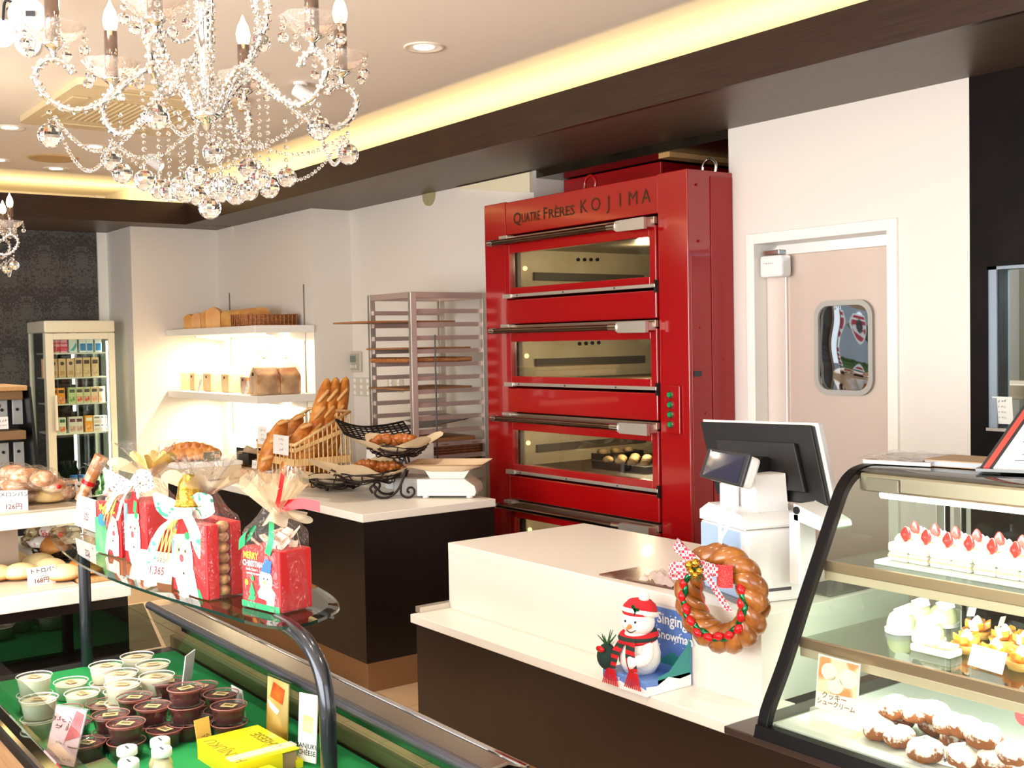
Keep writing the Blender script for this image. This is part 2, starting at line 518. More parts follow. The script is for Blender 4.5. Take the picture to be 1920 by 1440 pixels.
# white wall with the kitchen doorway, opening -3.628..-2.897, up to 2.088
wd = MB()
wd.box(-3.784, -3.628, 4.10, 4.26, 0, 2.95); wd.box(-2.897, -2.535, 4.10, 4.26, 0, 2.95); wd.box(-3.628, -2.897, 4.10, 4.26, 2.088, 2.95)
wd.box(-3.784, -3.70, 4.26, 6.5, 0, 2.7)
struct('wall_door', wd, M('wall_white_warm', '#e4ddd6', 0.5, bump=0.02, scale=200))
# slanted cream casing under the beam, left of the oven
struct('trim_4', MB().prism([(-6.08, 2.632), (-5.30, 2.632), (-5.30, 2.515)], (0, 4.07, 0), (1, 0, 0), (0, 0, 1), (0, 0.03, 0)), M('casing_cream', '#e9ddbd', 0.5))
# black wall right of the white one, with the little kitchen window
wb = MB()
WX0, WX1, WZ0, WZ1 = -2.464, -1.3, 1.277, 1.904
wb.box(-2.535, WX0, 4.10, 4.2, 0, 2.95); wb.box(WX1, 2.4, 4.10, 4.2, 0, 2.95)
wb.box(WX0, WX1, 4.10, 4.2, 0, WZ0); wb.box(WX0, WX1, 4.10, 4.2, WZ1, 2.95)
struct('wall_black', wb, black_wall_m)
# window_1: blue-grey metal reveal, pane and a mullion
wf = MB(); a = 0.034
frame_m = M('blue_grey_metal', '#8d9aa8', 0.35, 0.2)
wf.box(WX0, WX0 + a, 4.11, 4.2, WZ0, WZ1); wf.box(WX0, WX1, 4.11, 4.2, WZ1 - 0.012, WZ1)
w1 = struct('window_1', wf, frame_m)
obj('sill', MB().box(WX0, WX1, 4.09, 4.2, WZ0 - 0.004, WZ0 + 0.008), steel, w1)
obj('gasket', MB().box(WX0 + a, WX0 + a + 0.006, 4.12, 4.18, WZ0 + 0.008, WZ1 - 0.012), black_p, w1)
obj('pane', MB().box(WX0 + a + 0.006, WX1, 4.148, 4.152, WZ0 + 0.008, WZ1 - 0.012), glass_t, w1)
obj('mullion', MB().box(-2.325, -2.292, 4.15, 4.165, WZ0, WZ1), M('mullion_pale', '#a9b8c4', 0.35), w1)
# the shop front behind the camera: windows towards the street
sf = MB()
sf.box(-10.1, -9.5, -2.7, -2.55, 0, 2.95); sf.box(0.6, 2.6, -2.7, -2.55, 0, 2.95)
sf.box(-9.5, 0.6, -2.7, -2.55, 0, 0.25); sf.box(-9.5, 0.6, -2.7, -2.55, 2.65, 2.95)
struct('wall_front', sf, wall_w)
wf = MB()
for x in (-9.5, -8.2, -6.9, -5.02, -3.15, -1.27, 0.55): wf.box(x, x + 0.05, -2.66, -2.58, 0.25, 2.65)
struct('window_2', wf, M('shopfront_frame', '#3a3433', 0.4, 0.4))
struct('wall_right', MB().box(2.4, 2.6, -2.6, -1.6, 0, 2.95).box(2.4, 2.6, 2.0, 6.7, 0, 2.95).box(2.4, 2.6, -1.6, 2.0, 0, 0.25).box(2.4, 2.6, -1.6, 2.0, 2.65, 2.95), wall_w)
wf = MB()
for y in (-1.6, -0.42, 0.77, 1.95): wf.box(2.46, 2.54, y, y + 0.05, 0.25, 2.65)
struct('added_side_window', wf, MATS['shopfront_frame'])  # unseen window, added to give the side light an opening

# kitchen behind the little window
kb = MB().box(-2.9, 1.5, 5.6, 5.7, 0, 2.4)
struct('wall_kitchen', kb, M('kitchen_blue', '#4c5a6c', 0.5, col2='#66778a', scale=2))
kl = thing('louvre_shutter', 'pale slatted louvre shutter seen through the small kitchen window', 'shutter', (-2.22, 4.95, 1.2))
louv_m = M('louvre_grey', '#b9c0c4', 0.4)
obj('frame', MB().box(-0.05, -0.02, 0, 0.03, 0, 0.75), louv_m, kl)
sl = mesh('slat', MB().obox((0.35, 0, 0), (0.37, 0, 0), (0, 0.02, 0.012), (0, -0.004, 0.008)), louv_m)
for k in range(8): obj('slat', sl, None, kl, (0, 0.02, 0.05 + k * 0.085))
area('kitchen_lamp', (-1.8, 5.0, 2.5), (-1.9, 4.9, 1), 0.8, 0.8, 45, (1.0, 0.97, 0.9))
area('recess_lamp', (-3.2, 5.4, 2.55), (-3.2, 5.2, 0), 0.7, 0.7, 14, (1.0, 0.9, 0.85))

# doorway: frame, swing door with a mirror-like porthole, closer
df = MB(); Yf = 4.085
fw = 0.042
df.box(-3.628 - fw, -3.622, Yf, 4.262, 0, 2.088 + fw); df.box(-2.903, -2.897 + fw, Yf, 4.262, 0, 2.088 + fw); df.box(-3.622, -2.903, Yf, 4.262, 2.082, 2.088 + fw)
d1 = struct('door_1', df, M('door_frame_white', '#f3efe8', 0.35), bevel=0.003)
leaf_m = M('door_leaf_steel', '#d8c7bb', 0.42, 0.55)
obj('door_leaf', MB().box(-3.585, -2.905, 4.185, 4.22, 0.01, 2.030), leaf_m, d1, bevel=0.004)
obj('stile', MB().box(-3.621, -3.505, 4.172, 4.186, 0.01, 2.030), M('leaf_stile', '#e6d8d0', 0.35, 0.35), d1, bevel=0.004)
def rrect(x0, x1, z0, z1, r, n=6):
    P = []
    for cx, cz, a0 in ((x1 - r, z1 - r, 0), (x0 + r, z1 - r, 90), (x0 + r, z0 + r, 180), (x1 - r, z0 + r, 270)):
        for k in range(n + 1):
            a = math.radians(a0 + 90 * k / n); P.append((cx + r * math.cos(a), cz + r * math.sin(a)))
    return P
px0, px1, pz0, pz1 = -3.345, -3.035, 1.388, 1.805
o = rrect(px0, px1, pz0, pz1, 0.07); i_ = rrect(px0 + 0.022, px1 - 0.022, pz0 + 0.022, pz1 - 0.022, 0.055)
n = len(o); gm = MB()
for A, B, y0, y1 in ((o, i_, 4.168, 4.168),):
    vs = [(x, y0, z) for x, z in A] + [(x, y1, z) for x, z in B] + [(x, 4.186, z) for x, z in A] + [(x, 4.182, z) for x, z in B]
    fs = []
    for k in range(n):
        q = (k + 1) % n
        fs += [(k, q, n + q, n + k), (k, 2 * n + k, 2 * n + q, q), (n + k, n + q, 3 * n + q, 3 * n + k)]
    gm.add(vs, fs)
pf = obj('porthole_frame', gm, M('rubber_grey', '#a7a59e', 0.5), d1)
pcx, pcz = (px0 + px1) / 2, (pz0 + pz1) / 2
def bulge(u, v):
    x, z = (px1 - px0 - 0.04) * (u - 0.5), (pz1 - pz0 - 0.04) * (v - 0.5)
    return (pcx + x, 4.176 + 0.25 * x * x + 0.12 * z * z + 0.0016 * math.sin(26 * z + 9 * x) + 0.0012 * math.sin(31 * x), pcz + z)
obj('porthole_glass', MB().grid(bulge, 20, 26), M('mirror_glass', '#c9cccf', 0.03, 1.0), pf)
struct('street', MB().box(-16, 3, -14, -2.75, -0.1, -0.06), M('asphalt', '#77777a', 0.8))
struct('street_house', MB().box(-16, -9, -14.5, -14, 0, 6), M('street_wall', '#8f9496', 0.7))
hedge_m = M('hedge_green', '#5f7d3c', 0.8, col2='#31471f', scale=9, bump=0.6)
tag(obj('hedge', MB().grid(lambda u, v: (-13.2 + 3.4 * u, -9.0 - 0.3 * math.sin(PI * v) + 0.08 * math.sin(23 * u + 11 * v), 1.5 * v + 0.05 * math.sin(31 * u)), 40, 14), hedge_m), 'green hedge mirrored in the porthole of the kitchen door', 'hedge')
sgn = thing('street_banner', 'red and white banner mirrored in the porthole of the kitchen door', 'banner', (-10.9, -6.0, 0))
obj('pole', MB().cyl((0, 0, 0), (0, 0, 2.5), 0.025, n=8), white_p, sgn)
obj('cloth', MB().box(0.03, 0.75, -0.01, 0.01, 0.4, 2.45), white_p, sgn)
for k in range(4): obj('stripe', MB().box(0.12, 0.66, 0.011, 0.014, 0.55 + k * 0.47, 0.85 + k * 0.47), M('banner_red', '#b8202c', 0.5) if k == 0 else MATS['banner_red'], sgn)
cl = obj('door_closer', MB().box(-3.600, -3.470, 4.10, 4.172, 1.925, 2.025), white_pl, d1, bevel=0.012)
obj('closer_mark', MB().scrawl(7, (-3.545, 4.0985, 1.985), (1, 0, 0), (0, 0, 1), 0.009), ink_b, cl)
obj('hinge_arm', MB().box(-3.60, -3.50, 4.12, 4.17, 2.028, 2.05), steel, d1, bevel=0.003)
# ================================================================ RED DECK OVEN
OX0, OX1, OY, OZ = -5.38, -3.763, 3.80, 2.43
ov = thing('deck_oven', 'tall glossy red four-deck baking oven with long bar handles, standing in the wall recess', 'oven', (-4.57, OY, 0))
BX0, BX1 = -5.178, -3.960
b = MB()
b.box(OX0, BX0, OY, 5.6, 0.03, OZ); b.box(BX1, OX1, OY, 5.6, 0.03, OZ)
b.box(BX0, BX1, OY + 0.004, 5.6, 2.245, OZ - 0.004)
b.box(BX0, BX1, 5.5, 5.6, 0.03, 2.245)
b.box(BX0, BX1, OY + 0.03, 5.5, 0.03, 0.34)
obj('body', b, red_p, ov, world=True, bevel=0.004)
obj('plinth', MB().box(OX0 + 0.03, OX1 - 0.03, OY + 0.05, 5.5, 0, 0.05), black_p, ov, world=True)
obj('side_cover', MB().box(OX1, OX1 + 0.006, 3.95, 4.09, 0.1, 2.405).box(OX1, OX1 + 0.004, 3.815, 3.94, 0.1, 2.03), red_d, ov, world=True, bevel=0.002)
obj('vent_slot', MB().box(OX1, OX1 + 0.008, 3.822, 3.872, 1.473, 1.499), black_p, ov, world=True)
for (y, z) in ((3.86, 2.36), (3.87, 2.1), (3.87, 1.7), (3.9, 1.3), (3.9, 1.0), (4.02, 1.9), (4.02, 1.55)):
    obj('screw', MB().cyl((OX1 + 0.002, y, z), (OX1 + 0.008, y, z), 0.006, n=8), red_d, ov, world=True)
def fit(st, x0, x1, z, size):
    vs, fs = text_geo(st, 0.012); a = min(v[0] for v in vs); b = max(v[0] for v in vs)
    k = (x1 - x0) / (b - a)
    return MB().add([(x0 + (v[0] - a) * k, OY + 0.002, z + v[1] * size) for v in vs], fs)
mb = fit('Q', -5.105, -5.035, 2.300, 0.088).join(fit('UATRE', -5.03, -4.865, 2.302, 0.070)).join(fit('F', -4.835, -4.80, 2.302, 0.088)).join(fit('R\u00c8RES', -4.79, -4.575, 2.302, 0.070))
obj('lettering', mb, gold_m, ov, world=True)['kind'] = 'stuff'
mb = MB()
for i, ch in enumerate('KOJIMA'):
    mb.text(ch, (-4.50 + i * 0.092, OY + 0.002, 2.302), (1, 0, 0), (0, 0, 1), 0.098)
obj('lettering', mb, gold_m, ov, world=True)['kind'] = 'stuff'
for (x, y, ml) in ((-4.56, 3.9, red_p), (-3.86, 4.05, chrome)):
    obj('lifting_eye', MB().tube(smooth_path([(x - 0.045, y, OZ), (x - 0.04, y, OZ + 0.05), (x, y, OZ + 0.075), (x + 0.04, y, OZ + 0.05), (x + 0.035, y, OZ)], 5), 0.008), ml, ov, world=True)
obj('exhaust_duct', MB().box(-5.27, -4.45, 4.3, 5.2, OZ, 2.595), red_d, ov, world=True, bevel=0.004)
tray_black = M('black_baking_tray', '#17130f', 0.45, 0.3)
pan_bun = M('baking_bun', '#c9a066', 0.6, col2='#e0c190', scale=20)
oven_lamp = lamp_mat('oven_lamp', '#ffcf80', 5.0)
win_glass = thin_glass('oven_glass', '#e9e6dd', 1.7)
for k, hz in enumerate((2.201, 1.712, 1.223, 0.733)):
    lab = {0: 'top deck', 1: 'second deck', 2: 'third deck, trays inside', 3: 'lowest visible deck'}[k]
    # chamber lining (open box behind the glass)
    c = MB()
    y0, y1 = OY + 0.05, 5.3; x0, x1 = -5.15, -3.985; z0, z1 = hz - 0.272, hz - 0.035
    c.quad((x0, y1, z0), (x1, y1, z0), (x1, y1, z1), (x0, y1, z1))
    c.quad((x0, y0, z0), (x1, y0, z0), (x1, y1, z0), (x0, y1, z0), 1)
    c.quad((x0, y0, z1), (x1, y0, z1), (x1, y1, z1), (x0, y1, z1), 2)
    c.quad((x0, y0, z0), (x0, y1, z0), (x0, y1, z1), (x0, y0, z1)); c.quad((x1, y0, z0), (x1, y1, z0), (x1, y1, z1), (x1, y0, z1))
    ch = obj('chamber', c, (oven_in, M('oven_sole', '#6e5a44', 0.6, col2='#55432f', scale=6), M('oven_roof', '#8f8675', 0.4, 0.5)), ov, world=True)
    obj('jamb_strip', MB().box(x0, x0 + 0.045, y0, y0 + 0.01, z0, z1), M('jamb_grey', '#b9ae9b', 0.4, 0.1) if 'jamb_grey' not in MATS else MATS['jamb_grey'], ch, world=True)
    ga, gb = ax(1000, 518, x0), ax(1205, 520, x0); dz_ = 2.201 - hz
    obj('heater_guard', MB().box(x0 + 0.001, x0 + 0.012, ga.y, min(gb.y, y1 - 0.05), ga.z - dz_ - 0.022, ga.z - dz_ + 0.022), M('guard_steel', '#5c564b', 0.6, 0.1), ch, world=True)
    for q in range(4): pq = ax(1083 + 12 * q, 487, x0); obj('port', MB().cyl((x0 + 0.001, pq.y, pq.z - dz_), (x0 + 0.010, pq.y, pq.z - dz_), 0.011, n=10), black_p, ch, world=True)
    for xx in (x0 + 0.035,):
        obj('oven_lamp', MB().ball((xx, OY + 0.085, z0 + 0.13), 0.013, nu=8, nv=6), oven_lamp, ch, world=True)
    # door: red frame, pane, bar handle with flat steel bracket
    dz0, dz1 = hz - 0.29, hz - 0.01
    wx0, wx1, wz0, wz1 = -5.130, -4.007, hz - 0.252, hz - 0.062
    f = MB()
    f.box(BX0 + 0.004, wx0, OY - 0.012, OY + 0.03, dz0, dz1); f.box(wx1, BX1 - 0.004, OY - 0.012, OY + 0.03, dz0, dz1)
    f.box(wx0, wx1, OY - 0.012, OY + 0.03, dz0, wz0); f.box(wx0, wx1, OY - 0.012, OY + 0.03, wz1, dz1)
    d = obj('door', f, red_p, ov, world=True, bevel=0.003)
    obj('window_pane', MB().box(wx0, wx1, OY + 0.006, OY + 0.010, wz0, wz1), win_glass, d, world=True)
    obj('handle', MB().cyl((-5.245, OY - 0.065, hz), (-4.20, OY - 0.065, hz), 0.0155, n=18), dark_chrome, d, world=True)
    obj('handle_cap', MB().cyl((-5.25, OY - 0.065, hz), (-5.205, OY - 0.065, hz), 0.018, n=18), chrome, d, world=True)
    obj('handle_cap', MB().cyl((-4.24, OY - 0.065, hz), (-4.18, OY - 0.065, hz), 0.018, n=18), chrome, d, world=True)
    obj('handle_bracket', MB().prism([(-4.20, -0.012), (-4.17, -0.028), (-3.975, -0.03), (-3.975, 0.026), (-4.17, 0.024), (-4.20, 0.012)], (0, OY - 0.075, hz), (1, 0, 0), (0, 0, 1), (0, 0.02, 0))
        .box(-4.0, -3.975, OY - 0.06, OY, hz - 0.02, hz + 0.02), alu, d, world=True, bevel=0.003)
    obj('hinge_block', MB().box(-5.175, -5.10, OY - 0.05, OY, hz + 0.018, hz + 0.036), alu, d, world=True, bevel=0.002)
    obj('steel_lip', MB().box(BX0 + 0.004, BX1 - 0.004, OY - 0.02, OY + 0.03, hz - 0.004, hz + 0.030), steel_b, ov, world=True, bevel=0.002)
    st = obj('drip_strip', MB().box(-5.12, BX1 - 0.004, OY - 0.022, OY + 0.02, hz - 0.305, hz - 0.288).box(BX0, -5.10, OY - 0.03, OY, hz - 0.31, hz - 0.286), alu, ov, world=True, bevel=0.002)
    for q in range(3): obj('rivet', MB().cyl((-5.05 + q * 0.4, OY - 0.024, hz - 0.296), (-5.05 + q * 0.4, OY - 0.021, hz - 0.296), 0.005, n=8), grey_p, st, world=True)
    obj('drop_panel', MB().box(BX0 + 0.006, BX1 - 0.006, OY - 0.01, OY + 0.03, hz - 0.452, hz - 0.318), red_p, ov, world=True, bevel=0.006)
    obj('latch', MB().box(-3.972, -3.958, OY - 0.02, OY, hz - 0.33, hz - 0.27), black_p, ov, world=True)
    if k == 2:
        n_t = 0
        for (tx, ty, txt) in ((az(1125, 853, 0.955).x, az(1125, 853, 0.955).y, 'farther black baking tray of pale buns inside the third oven deck'), (az(1200, 876, 0.955).x, az(1200, 876, 0.955).y, 'nearer black baking tray of pale buns inside the third oven deck')):
            t = thing('baking_tray', txt, 'tray', (tx, ty, z0))
            tb = MB().box(-0.21, 0.21, -0.16, 0.16, 0.012, 0.016)
            for a in (-1, 1): tb.box(a * 0.21 - 0.004, a * 0.21 + 0.004, -0.16, 0.16, 0.0, 0.035); tb.box(-0.21, 0.21, a * 0.16 - 0.004, a * 0.16 + 0.004, 0.0, 0.035)
            obj('pan', tb, tray_black, t)
            bm_ = mesh('bun', MB().ball((0, 0, 0), 0.03, 1, 1, 0.7, 9, 6), pan_bun)
            for ix in range(4):
                for iy in range(3):
                    bo = bpy.data.objects.new('oven_bun', bm_); COL.objects.link(bo)
                    bo.location = (tx - 0.147 + ix * 0.098, ty - 0.1 + iy * 0.1, z0 + 0.043)
                    tag(bo, 'pale bun in the %s row of the %s oven tray, %s from left' % (('front', 'middle', 'back')[iy], 'farther' if n_t == 0 else 'nearer', ('first', 'second', 'third', 'fourth')[ix]), 'bun', 'buns on the ' + ('farther' if n_t == 0 else 'nearer') + ' oven tray')
            n_t += 1
for z in (1.65, 1.16, 2.14):
    l = bpy.data.lights.new('oven_light', 'POINT'); l.energy = 6; l.color = (1, 0.86, 0.62); l.shadow_soft_size = 0.03
    o = bpy.data.objects.new('oven_light', l); COL.objects.link(o); o.location = (-4.6, 4.3, z - 0.01)
l = bpy.data.lights.new('oven_light', 'POINT'); l.energy = 6; l.color = (1, 0.86, 0.62); l.shadow_soft_size = 0.03
o = bpy.data.objects.new('oven_light', l); COL.objects.link(o); o.location = (-4.6, 4.3, 0.67)
bp = obj('button_panel', MB().box(-3.917, -3.818, OY - 0.012, OY, 1.205, 1.432), red_p, ov, world=True, bevel=0.003)
for z in (1.388, 1.341, 1.295, 1.248):
    obj('button', MB().cyl((-3.877, OY - 0.012, z), (-3.877, OY - 0.026, z), 0.014, 0.011, n=16), green_pl, bp, world=True)
    obj('button_ring', MB().cyl((-3.877, OY - 0.012, z), (-3.877, OY - 0.017, z), 0.018, n=16), chrome, bp, world=True)

# ================================================================ BACK COUNTER (bread counter)
CX1, CY0, CY1, CZ = -4.73, 2.607, 3.378, 0.853
bc = thing('back_counter', 'black bread counter with white worktop and steel kick plate, left of the register counter', 'counter', (-5.9, 3.0, 0))
obj('body', MB().box(-7.35, CX1 - 0.012, CY0 + 0.012, CY1, 0.14, CZ - 0.039), black_l, bc, world=True)
obj('worktop', MB().box(-7.35, CX1, CY0, CY1, CZ - 0.039, CZ), stone_w, bc, world=True, bevel=0.003)
obj('kick_plate', MB().box(-7.35, CX1 - 0.012, CY0 + 0.014, CY1 - 0.02, 0.0, 0.14), kick_m, bc, world=True, bevel=0.002)

# ================================================================ REGISTER COUNTER
rc = thing('register_counter', 'white two-level register counter with dark brown front, ledge along its lower half', 'counter', (-3.1, 2.9, 0))
RX0, RX1 = -3.985, -2.29
obj('dark_front', MB().box(RX0 + 0.005, -2.248, 2.432, 3.1, 0.14, 0.512), brown_l, rc, world=True)
obj('ledge', MB().box(RX0 - 0.01, -2.248, 2.412, 2.70, 0.512, 0.547), stone_w, rc, world=True, bevel=0.003)
obj('upper_block', MB().box(RX0, RX1, 2.598, 3.335, 0.547, 0.782), stone_w, rc, world=True)
obj('worktop', MB().box(RX0, RX1, 2.596, 3.337, 0.78, 0.82), stone_w, rc, world=True, bevel=0.003)
obj('kick_plate', MB().box(RX0 + 0.05, -2.248, 2.50, 3.1, 0, 0.14), kick_m, rc, world=True)
obj('bracket', MB().box(RX0 - 0.01, RX0 + 0.008, 2.45, 2.47, 0.40, 0.512).box(RX0 - 0.03, RX0 + 0.005, 2.45, 2.70, 0.547, 0.57), alu, rc, world=True)

# ================================================================ TRAY RACK (bakery trolley)
rk = thing('tray_rack', 'tall aluminium tray trolley with runners between the wall and the red oven', 'rack', (-5.95, 3.72, 0))
rx0, rx1, ry0, ry1, rz = -6.14, -5.665, 3.48, 3.985, 1.95
rail_m = M('rack_rail', '#c9b3aa', 0.42, 0.6)
# four posts
for (x, y) in ((rx0, ry0), (rx1 - 0.0, ry0), (rx0, ry1), (rx1, ry1)):
    obj('post', MB().box(x - 0.015, x + 0.015, y - 0.02, y + 0.02, 0.08, rz), alu, rk, world=True, bevel=0.003)
    obj('caster', MB().cyl((x - 0.012, y, 0.04), (x + 0.012, y, 0.04), 0.04, n=14).box(x - 0.015, x + 0.015, y - 0.012, y + 0.012, 0.05, 0.09), black_p, rk, world=True)
for (x0, x1, y0, y1) in ((rx0, rx1, ry0 - 0.018, ry0 + 0.018), (rx0, rx1, ry1 - 0.018, ry1 + 0.018), (rx0 - 0.014, rx0 + 0.014, ry0, ry1), (rx1 - 0.014, rx1 + 0.014, ry0, ry1)):
    obj('top_bar', MB().box(x0, x1, y0, y1, rz - 0.035, rz), rail_m, rk, world=True, bevel=0.002)
run = mesh('runner', MB().box(-0.012, 0.012, 0, ry1 - ry0, -0.013, 0.013), rail_m)
RUNZ = [1.84 - 0.0785 * k for k in range(14)]
for z in RUNZ:
    for x in (rx0, rx1):
        r_ = bpy.data.objects.new('runner', run); COL.objects.link(r_); r_.parent = rk
        r_.location = (x + (0.02 if x == rx0 else -0.02) + 5.95, ry0 - 3.72, z)
obj('stay_rod', MB().cyl((rx1 + 0.017, 3.62, 0.35), (rx1 + 0.017, 3.62, 1.70), 0.0045, n=8), grey_p, rk, world=True)
for (z, dy, lab, x1) in ((RUNZ[1], -0.28, 'thin wooden board pulled well out near the top of the tray trolley', rx1), (RUNZ[3], -0.06, 'thin wooden board on the trolley, fourth runner from the top', rx1), (RUNZ[6], -0.05, 'thin dark-edged wooden board halfway down the tray trolley', rx1), (RUNZ[10], -0.02, 'thick wooden board near the bottom of the tray trolley', rx1)):
    th = 0.022 if z == RUNZ[10] else 0.010
    tag(obj('wooden_board', MB().box(rx0 + 0.03, rx1 - 0.03, ry0 + dy, ry1 - 0.05 + dy * 0.5, z + 0.013, z + 0.013 + th), wood_b, bevel=0.002), lab, 'board')
z = RUNZ[4] + 0.014
wm = MB()
for k in range(26):
    x = rx0 + 0.03 + k * (rx1 - rx0 - 0.06) / 25
    wm.tube([(x, ry0 - 0.03, z + 0.014), (x + 0.01, ry0 + 0.02, z + 0.018), (x, ry0 + 0.3, z + 0.012), (x, ry1 - 0.08, z + 0.014)], 0.014, 6)
tag(obj('wicker_tray', wm, wicker_m), 'brown woven wicker tray lying on the trolley, fifth runner from the top', 'tray')
wt = thing('wicker_basket', 'dark brown wicker basket on the lowest runner of the tray trolley', 'basket', (-5.80, 3.80, RUNZ[12] + 0.013))
wb_ = MB()
for k in range(9):
    zz = 0.012 + k * 0.016; gro = 1 + 0.012 * k
    P = [(0.1 * gro * sx, 0.16 * gro * sy, zz) for sx, sy in ((1, 1), (-1, 1), (-1, -1), (1, -1))]
    wb_.tube(smooth_path([P[0], (0, 0.17 * gro, zz), P[1], (-0.105 * gro, 0, zz), P[2], (0, -0.17 * gro, zz), P[3], (0.105 * gro, 0, zz)], 4, True), 0.009, 6, closed=True)
obj('weave', wb_, wicker_d, wt); obj('base', MB().box(-0.1, 0.1, -0.16, 0.16, 0, 0.012), wicker_d, wt)
tag(obj('folded_cloth', MB().grid(lambda u, v: (-6.1 + 0.4 * u, 3.55 + 0.4 * v, RUNZ[9] + 0.02 + 0.035 * abs(math.sin(3.1 * u + 1.2 * v)) + 0.02 * v), 14, 8), M('grey_cloth', '#9c978f', 0.8)), 'grey rumpled sheet lying on a lower runner of the tray trolley', 'cloth')

# wall fittings beside the trolley
cp = thing('wall_controller', 'grey wall control panel with small display left of the tray trolley', 'controller', (-7.505, 4.10, 1.525))
obj('case', MB().box(-0.125, 0.125, -0.02, 0, -0.075, 0.075), M('ctl_case', '#c3bba9', 0.5), cp, bevel=0.006)
obj('face', MB().box(-0.105, 0.105, -0.024, -0.019, -0.06, 0.06), M('ctl_face', '#a7a08f', 0.5), cp)
obj('display', MB().box(-0.085, 0.065, -0.027, -0.023, -0.002, 0.045), M('ctl_display', '#6d7668', 0.2), cp)
for k in range(5): obj('key', MB().box(-0.085 + k * 0.036, -0.062 + k * 0.036, -0.028, -0.023, -0.045, -0.022), M('ctl_key', '#cfc8ba', 0.5) if k == 0 else MATS['ctl_key'], cp)
def switch_plate(x0, x1, z0, z1, cols, rows, lab):
    t = thing('switch_plate', lab, 'light switches', ((x0 + x1) / 2, 4.10, (z0 + z1) / 2))
    hw, hh = (x1 - x0) / 2, (z1 - z0) / 2
    obj('plate', MB().box(-hw, hw, -0.008, 0, -hh, hh), M('switch_plate', '#c9c1ae', 0.45), t, bevel=0.003)
    for i in range(cols):
        for j in range(rows):
            x = -hw + (i + 0.5) * 2 * hw / cols; z = -hh + (j + 0.5) * 2 * hh / rows
            obj('rocker', MB().box(x - 0.014, x + 0.014, -0.015, -0.007, z - 0.013, z + 0.013), white_pl, t, bevel=0.002)
switch_plate(-7.63, -7.24, 1.275, 1.41, 4, 3, 'wide wall plate with rows of small switches, just left of the tray trolley')
p0_, p1_ = ay(728, 735, 4.1), ay(757, 711, 4.1)
switch_plate(p0_.x, p1_.x, p0_.z, p1_.z, 2, 3, 'small wall plate of switches seen through the tray trolley')
dc = ay(806, 366, 4.1)
tag(obj('wall_disc', MB().cyl((dc.x, 4.10, dc.z), (dc.x, 4.085, dc.z), 0.07, n=28), M('disc_beige', '#a39a72', 0.6), bevel=0.004), 'round beige blanking disc high on the back wall under the beam', 'disc')

# ================================================================ CORNER WALL SHELVES
track_m = M('shelf_track', '#8d8578', 0.4, 0.6)
def wall_shelf(zt, zb, lab):
    t = thing('wall_shelf', lab, 'shelf', (-8.38, 3.55, zb))
    obj('board', MB().box(-9.262, -7.50, 3.322, 3.780, zb, zt), white_p, t, world=True, bevel=0.003)
    for x in (-9.03, -7.66):
        obj('bracket', MB().prism([(0, 0), (0.3, 0), (0.3, -0.012), (0.05, -0.045), (0, -0.06)], (x - 0.01, 3.78, zb), (0, -1, 0), (0, 0, 1), (0.02, 0, 0)), white_p, t, world=True)
    obj('led_strip', MB().box(-9.1, -7.6, 3.60, 3.63, zb - 0.02, zb - 0.001), led_m, t, world=True)
    return t
wall_shelf(1.80, 1.748, 'upper white corner wall shelf carrying loaves and a wicker basket')
wall_shelf(1.305, 1.250, 'lower white corner wall shelf carrying bagged loaves')
for x in (-9.03, -7.66):
    tag(obj('shelf_track', MB().box(x - 0.0025, x + 0.0025, 3.776, 3.786, 0.95, 2.10), track_m), 'thin metal shelf track on the niche wall, ' + ('in its inner corner' if x < -8 else 'near its outer edge'), 'track')
area('shelf_light', (-8.35, 3.60, 1.72), (-8.35, 3.66, 0), 1.45, 0.05, 26, (1.0, 0.87, 0.58))
area('shelf_light_low', (-8.35, 3.60, 1.225), (-8.35, 3.68, 0), 1.45, 0.05, 30, (1.0, 0.9, 0.62))

# ================================================================ DRINKS FRIDGE
FX, FY0, FY1, FZ = -9.35, 2.392, 2.93, 1.885
fr = thing('drinks_fridge', 'cream glass-door drinks fridge full of small cartons, against the dark damask wall', 'fridge', (-9.6, 2.66, 0))
fm = M('fridge_cream', '#dcd6be', 0.35)
f = MB()
for (y0, y1) in ((FY0, FY0 + 0.035), (FY1 - 0.035, FY1)):
    f.box(-9.87, -9.835, y0, y1, 0.25, 1.79); f.box(FX - 0.075, FX - 0.03, y0, y1, 0.25, 1.79)
f.box(-9.87, FX - 0.03, FY0, FY1, 0.0, 0.27)
obj('cabinet', f, fm, fr, world=True, bevel=0.004)
obj('top_cap', MB().box(-9.88, FX, FY0 - 0.004, FY1 + 0.004, 1.79, FZ), fm, fr, world=True, bevel=0.012)
obj('back_glass', MB().box(-9.862, -9.858, FY0 + 0.035, FY1 - 0.035, 0.27, 1.79), thin_glass('fridge_back', '#a9b2b0', 1.6), fr, world=True)
obj('side_glass', MB().box(-9.835, FX - 0.075, FY0 + 0.012, FY0 + 0.016, 0.27, 1.79), glass_t, fr, world=True)
obj('side_glass', MB().box(-9.835, FX - 0.075, FY1 - 0.016, FY1 - 0.012, 0.27, 1.79), glass_t, fr, world=True)
dr = MB(); dx0, dx1 = FX - 0.028, FX
dr.box(dx0, dx1, FY0, FY0 + 0.062, 0.22, 1.785); dr.box(dx0, dx1, FY1 - 0.05, FY1, 0.22, 1.785); dr.box(dx0, dx1, FY0 + 0.062, FY1 - 0.05, 0.22, 0.30); dr.box(dx0, dx1, FY0 + 0.062, FY1 - 0.05, 1.735, 1.785)
fd = obj('door', dr, fm, fr, world=True, bevel=0.004)
obj('door_glass', MB().box(FX - 0.016, FX - 0.012, FY0 + 0.062, FY1 - 0.05, 0.30, 1.735), glass_t, fd, world=True)
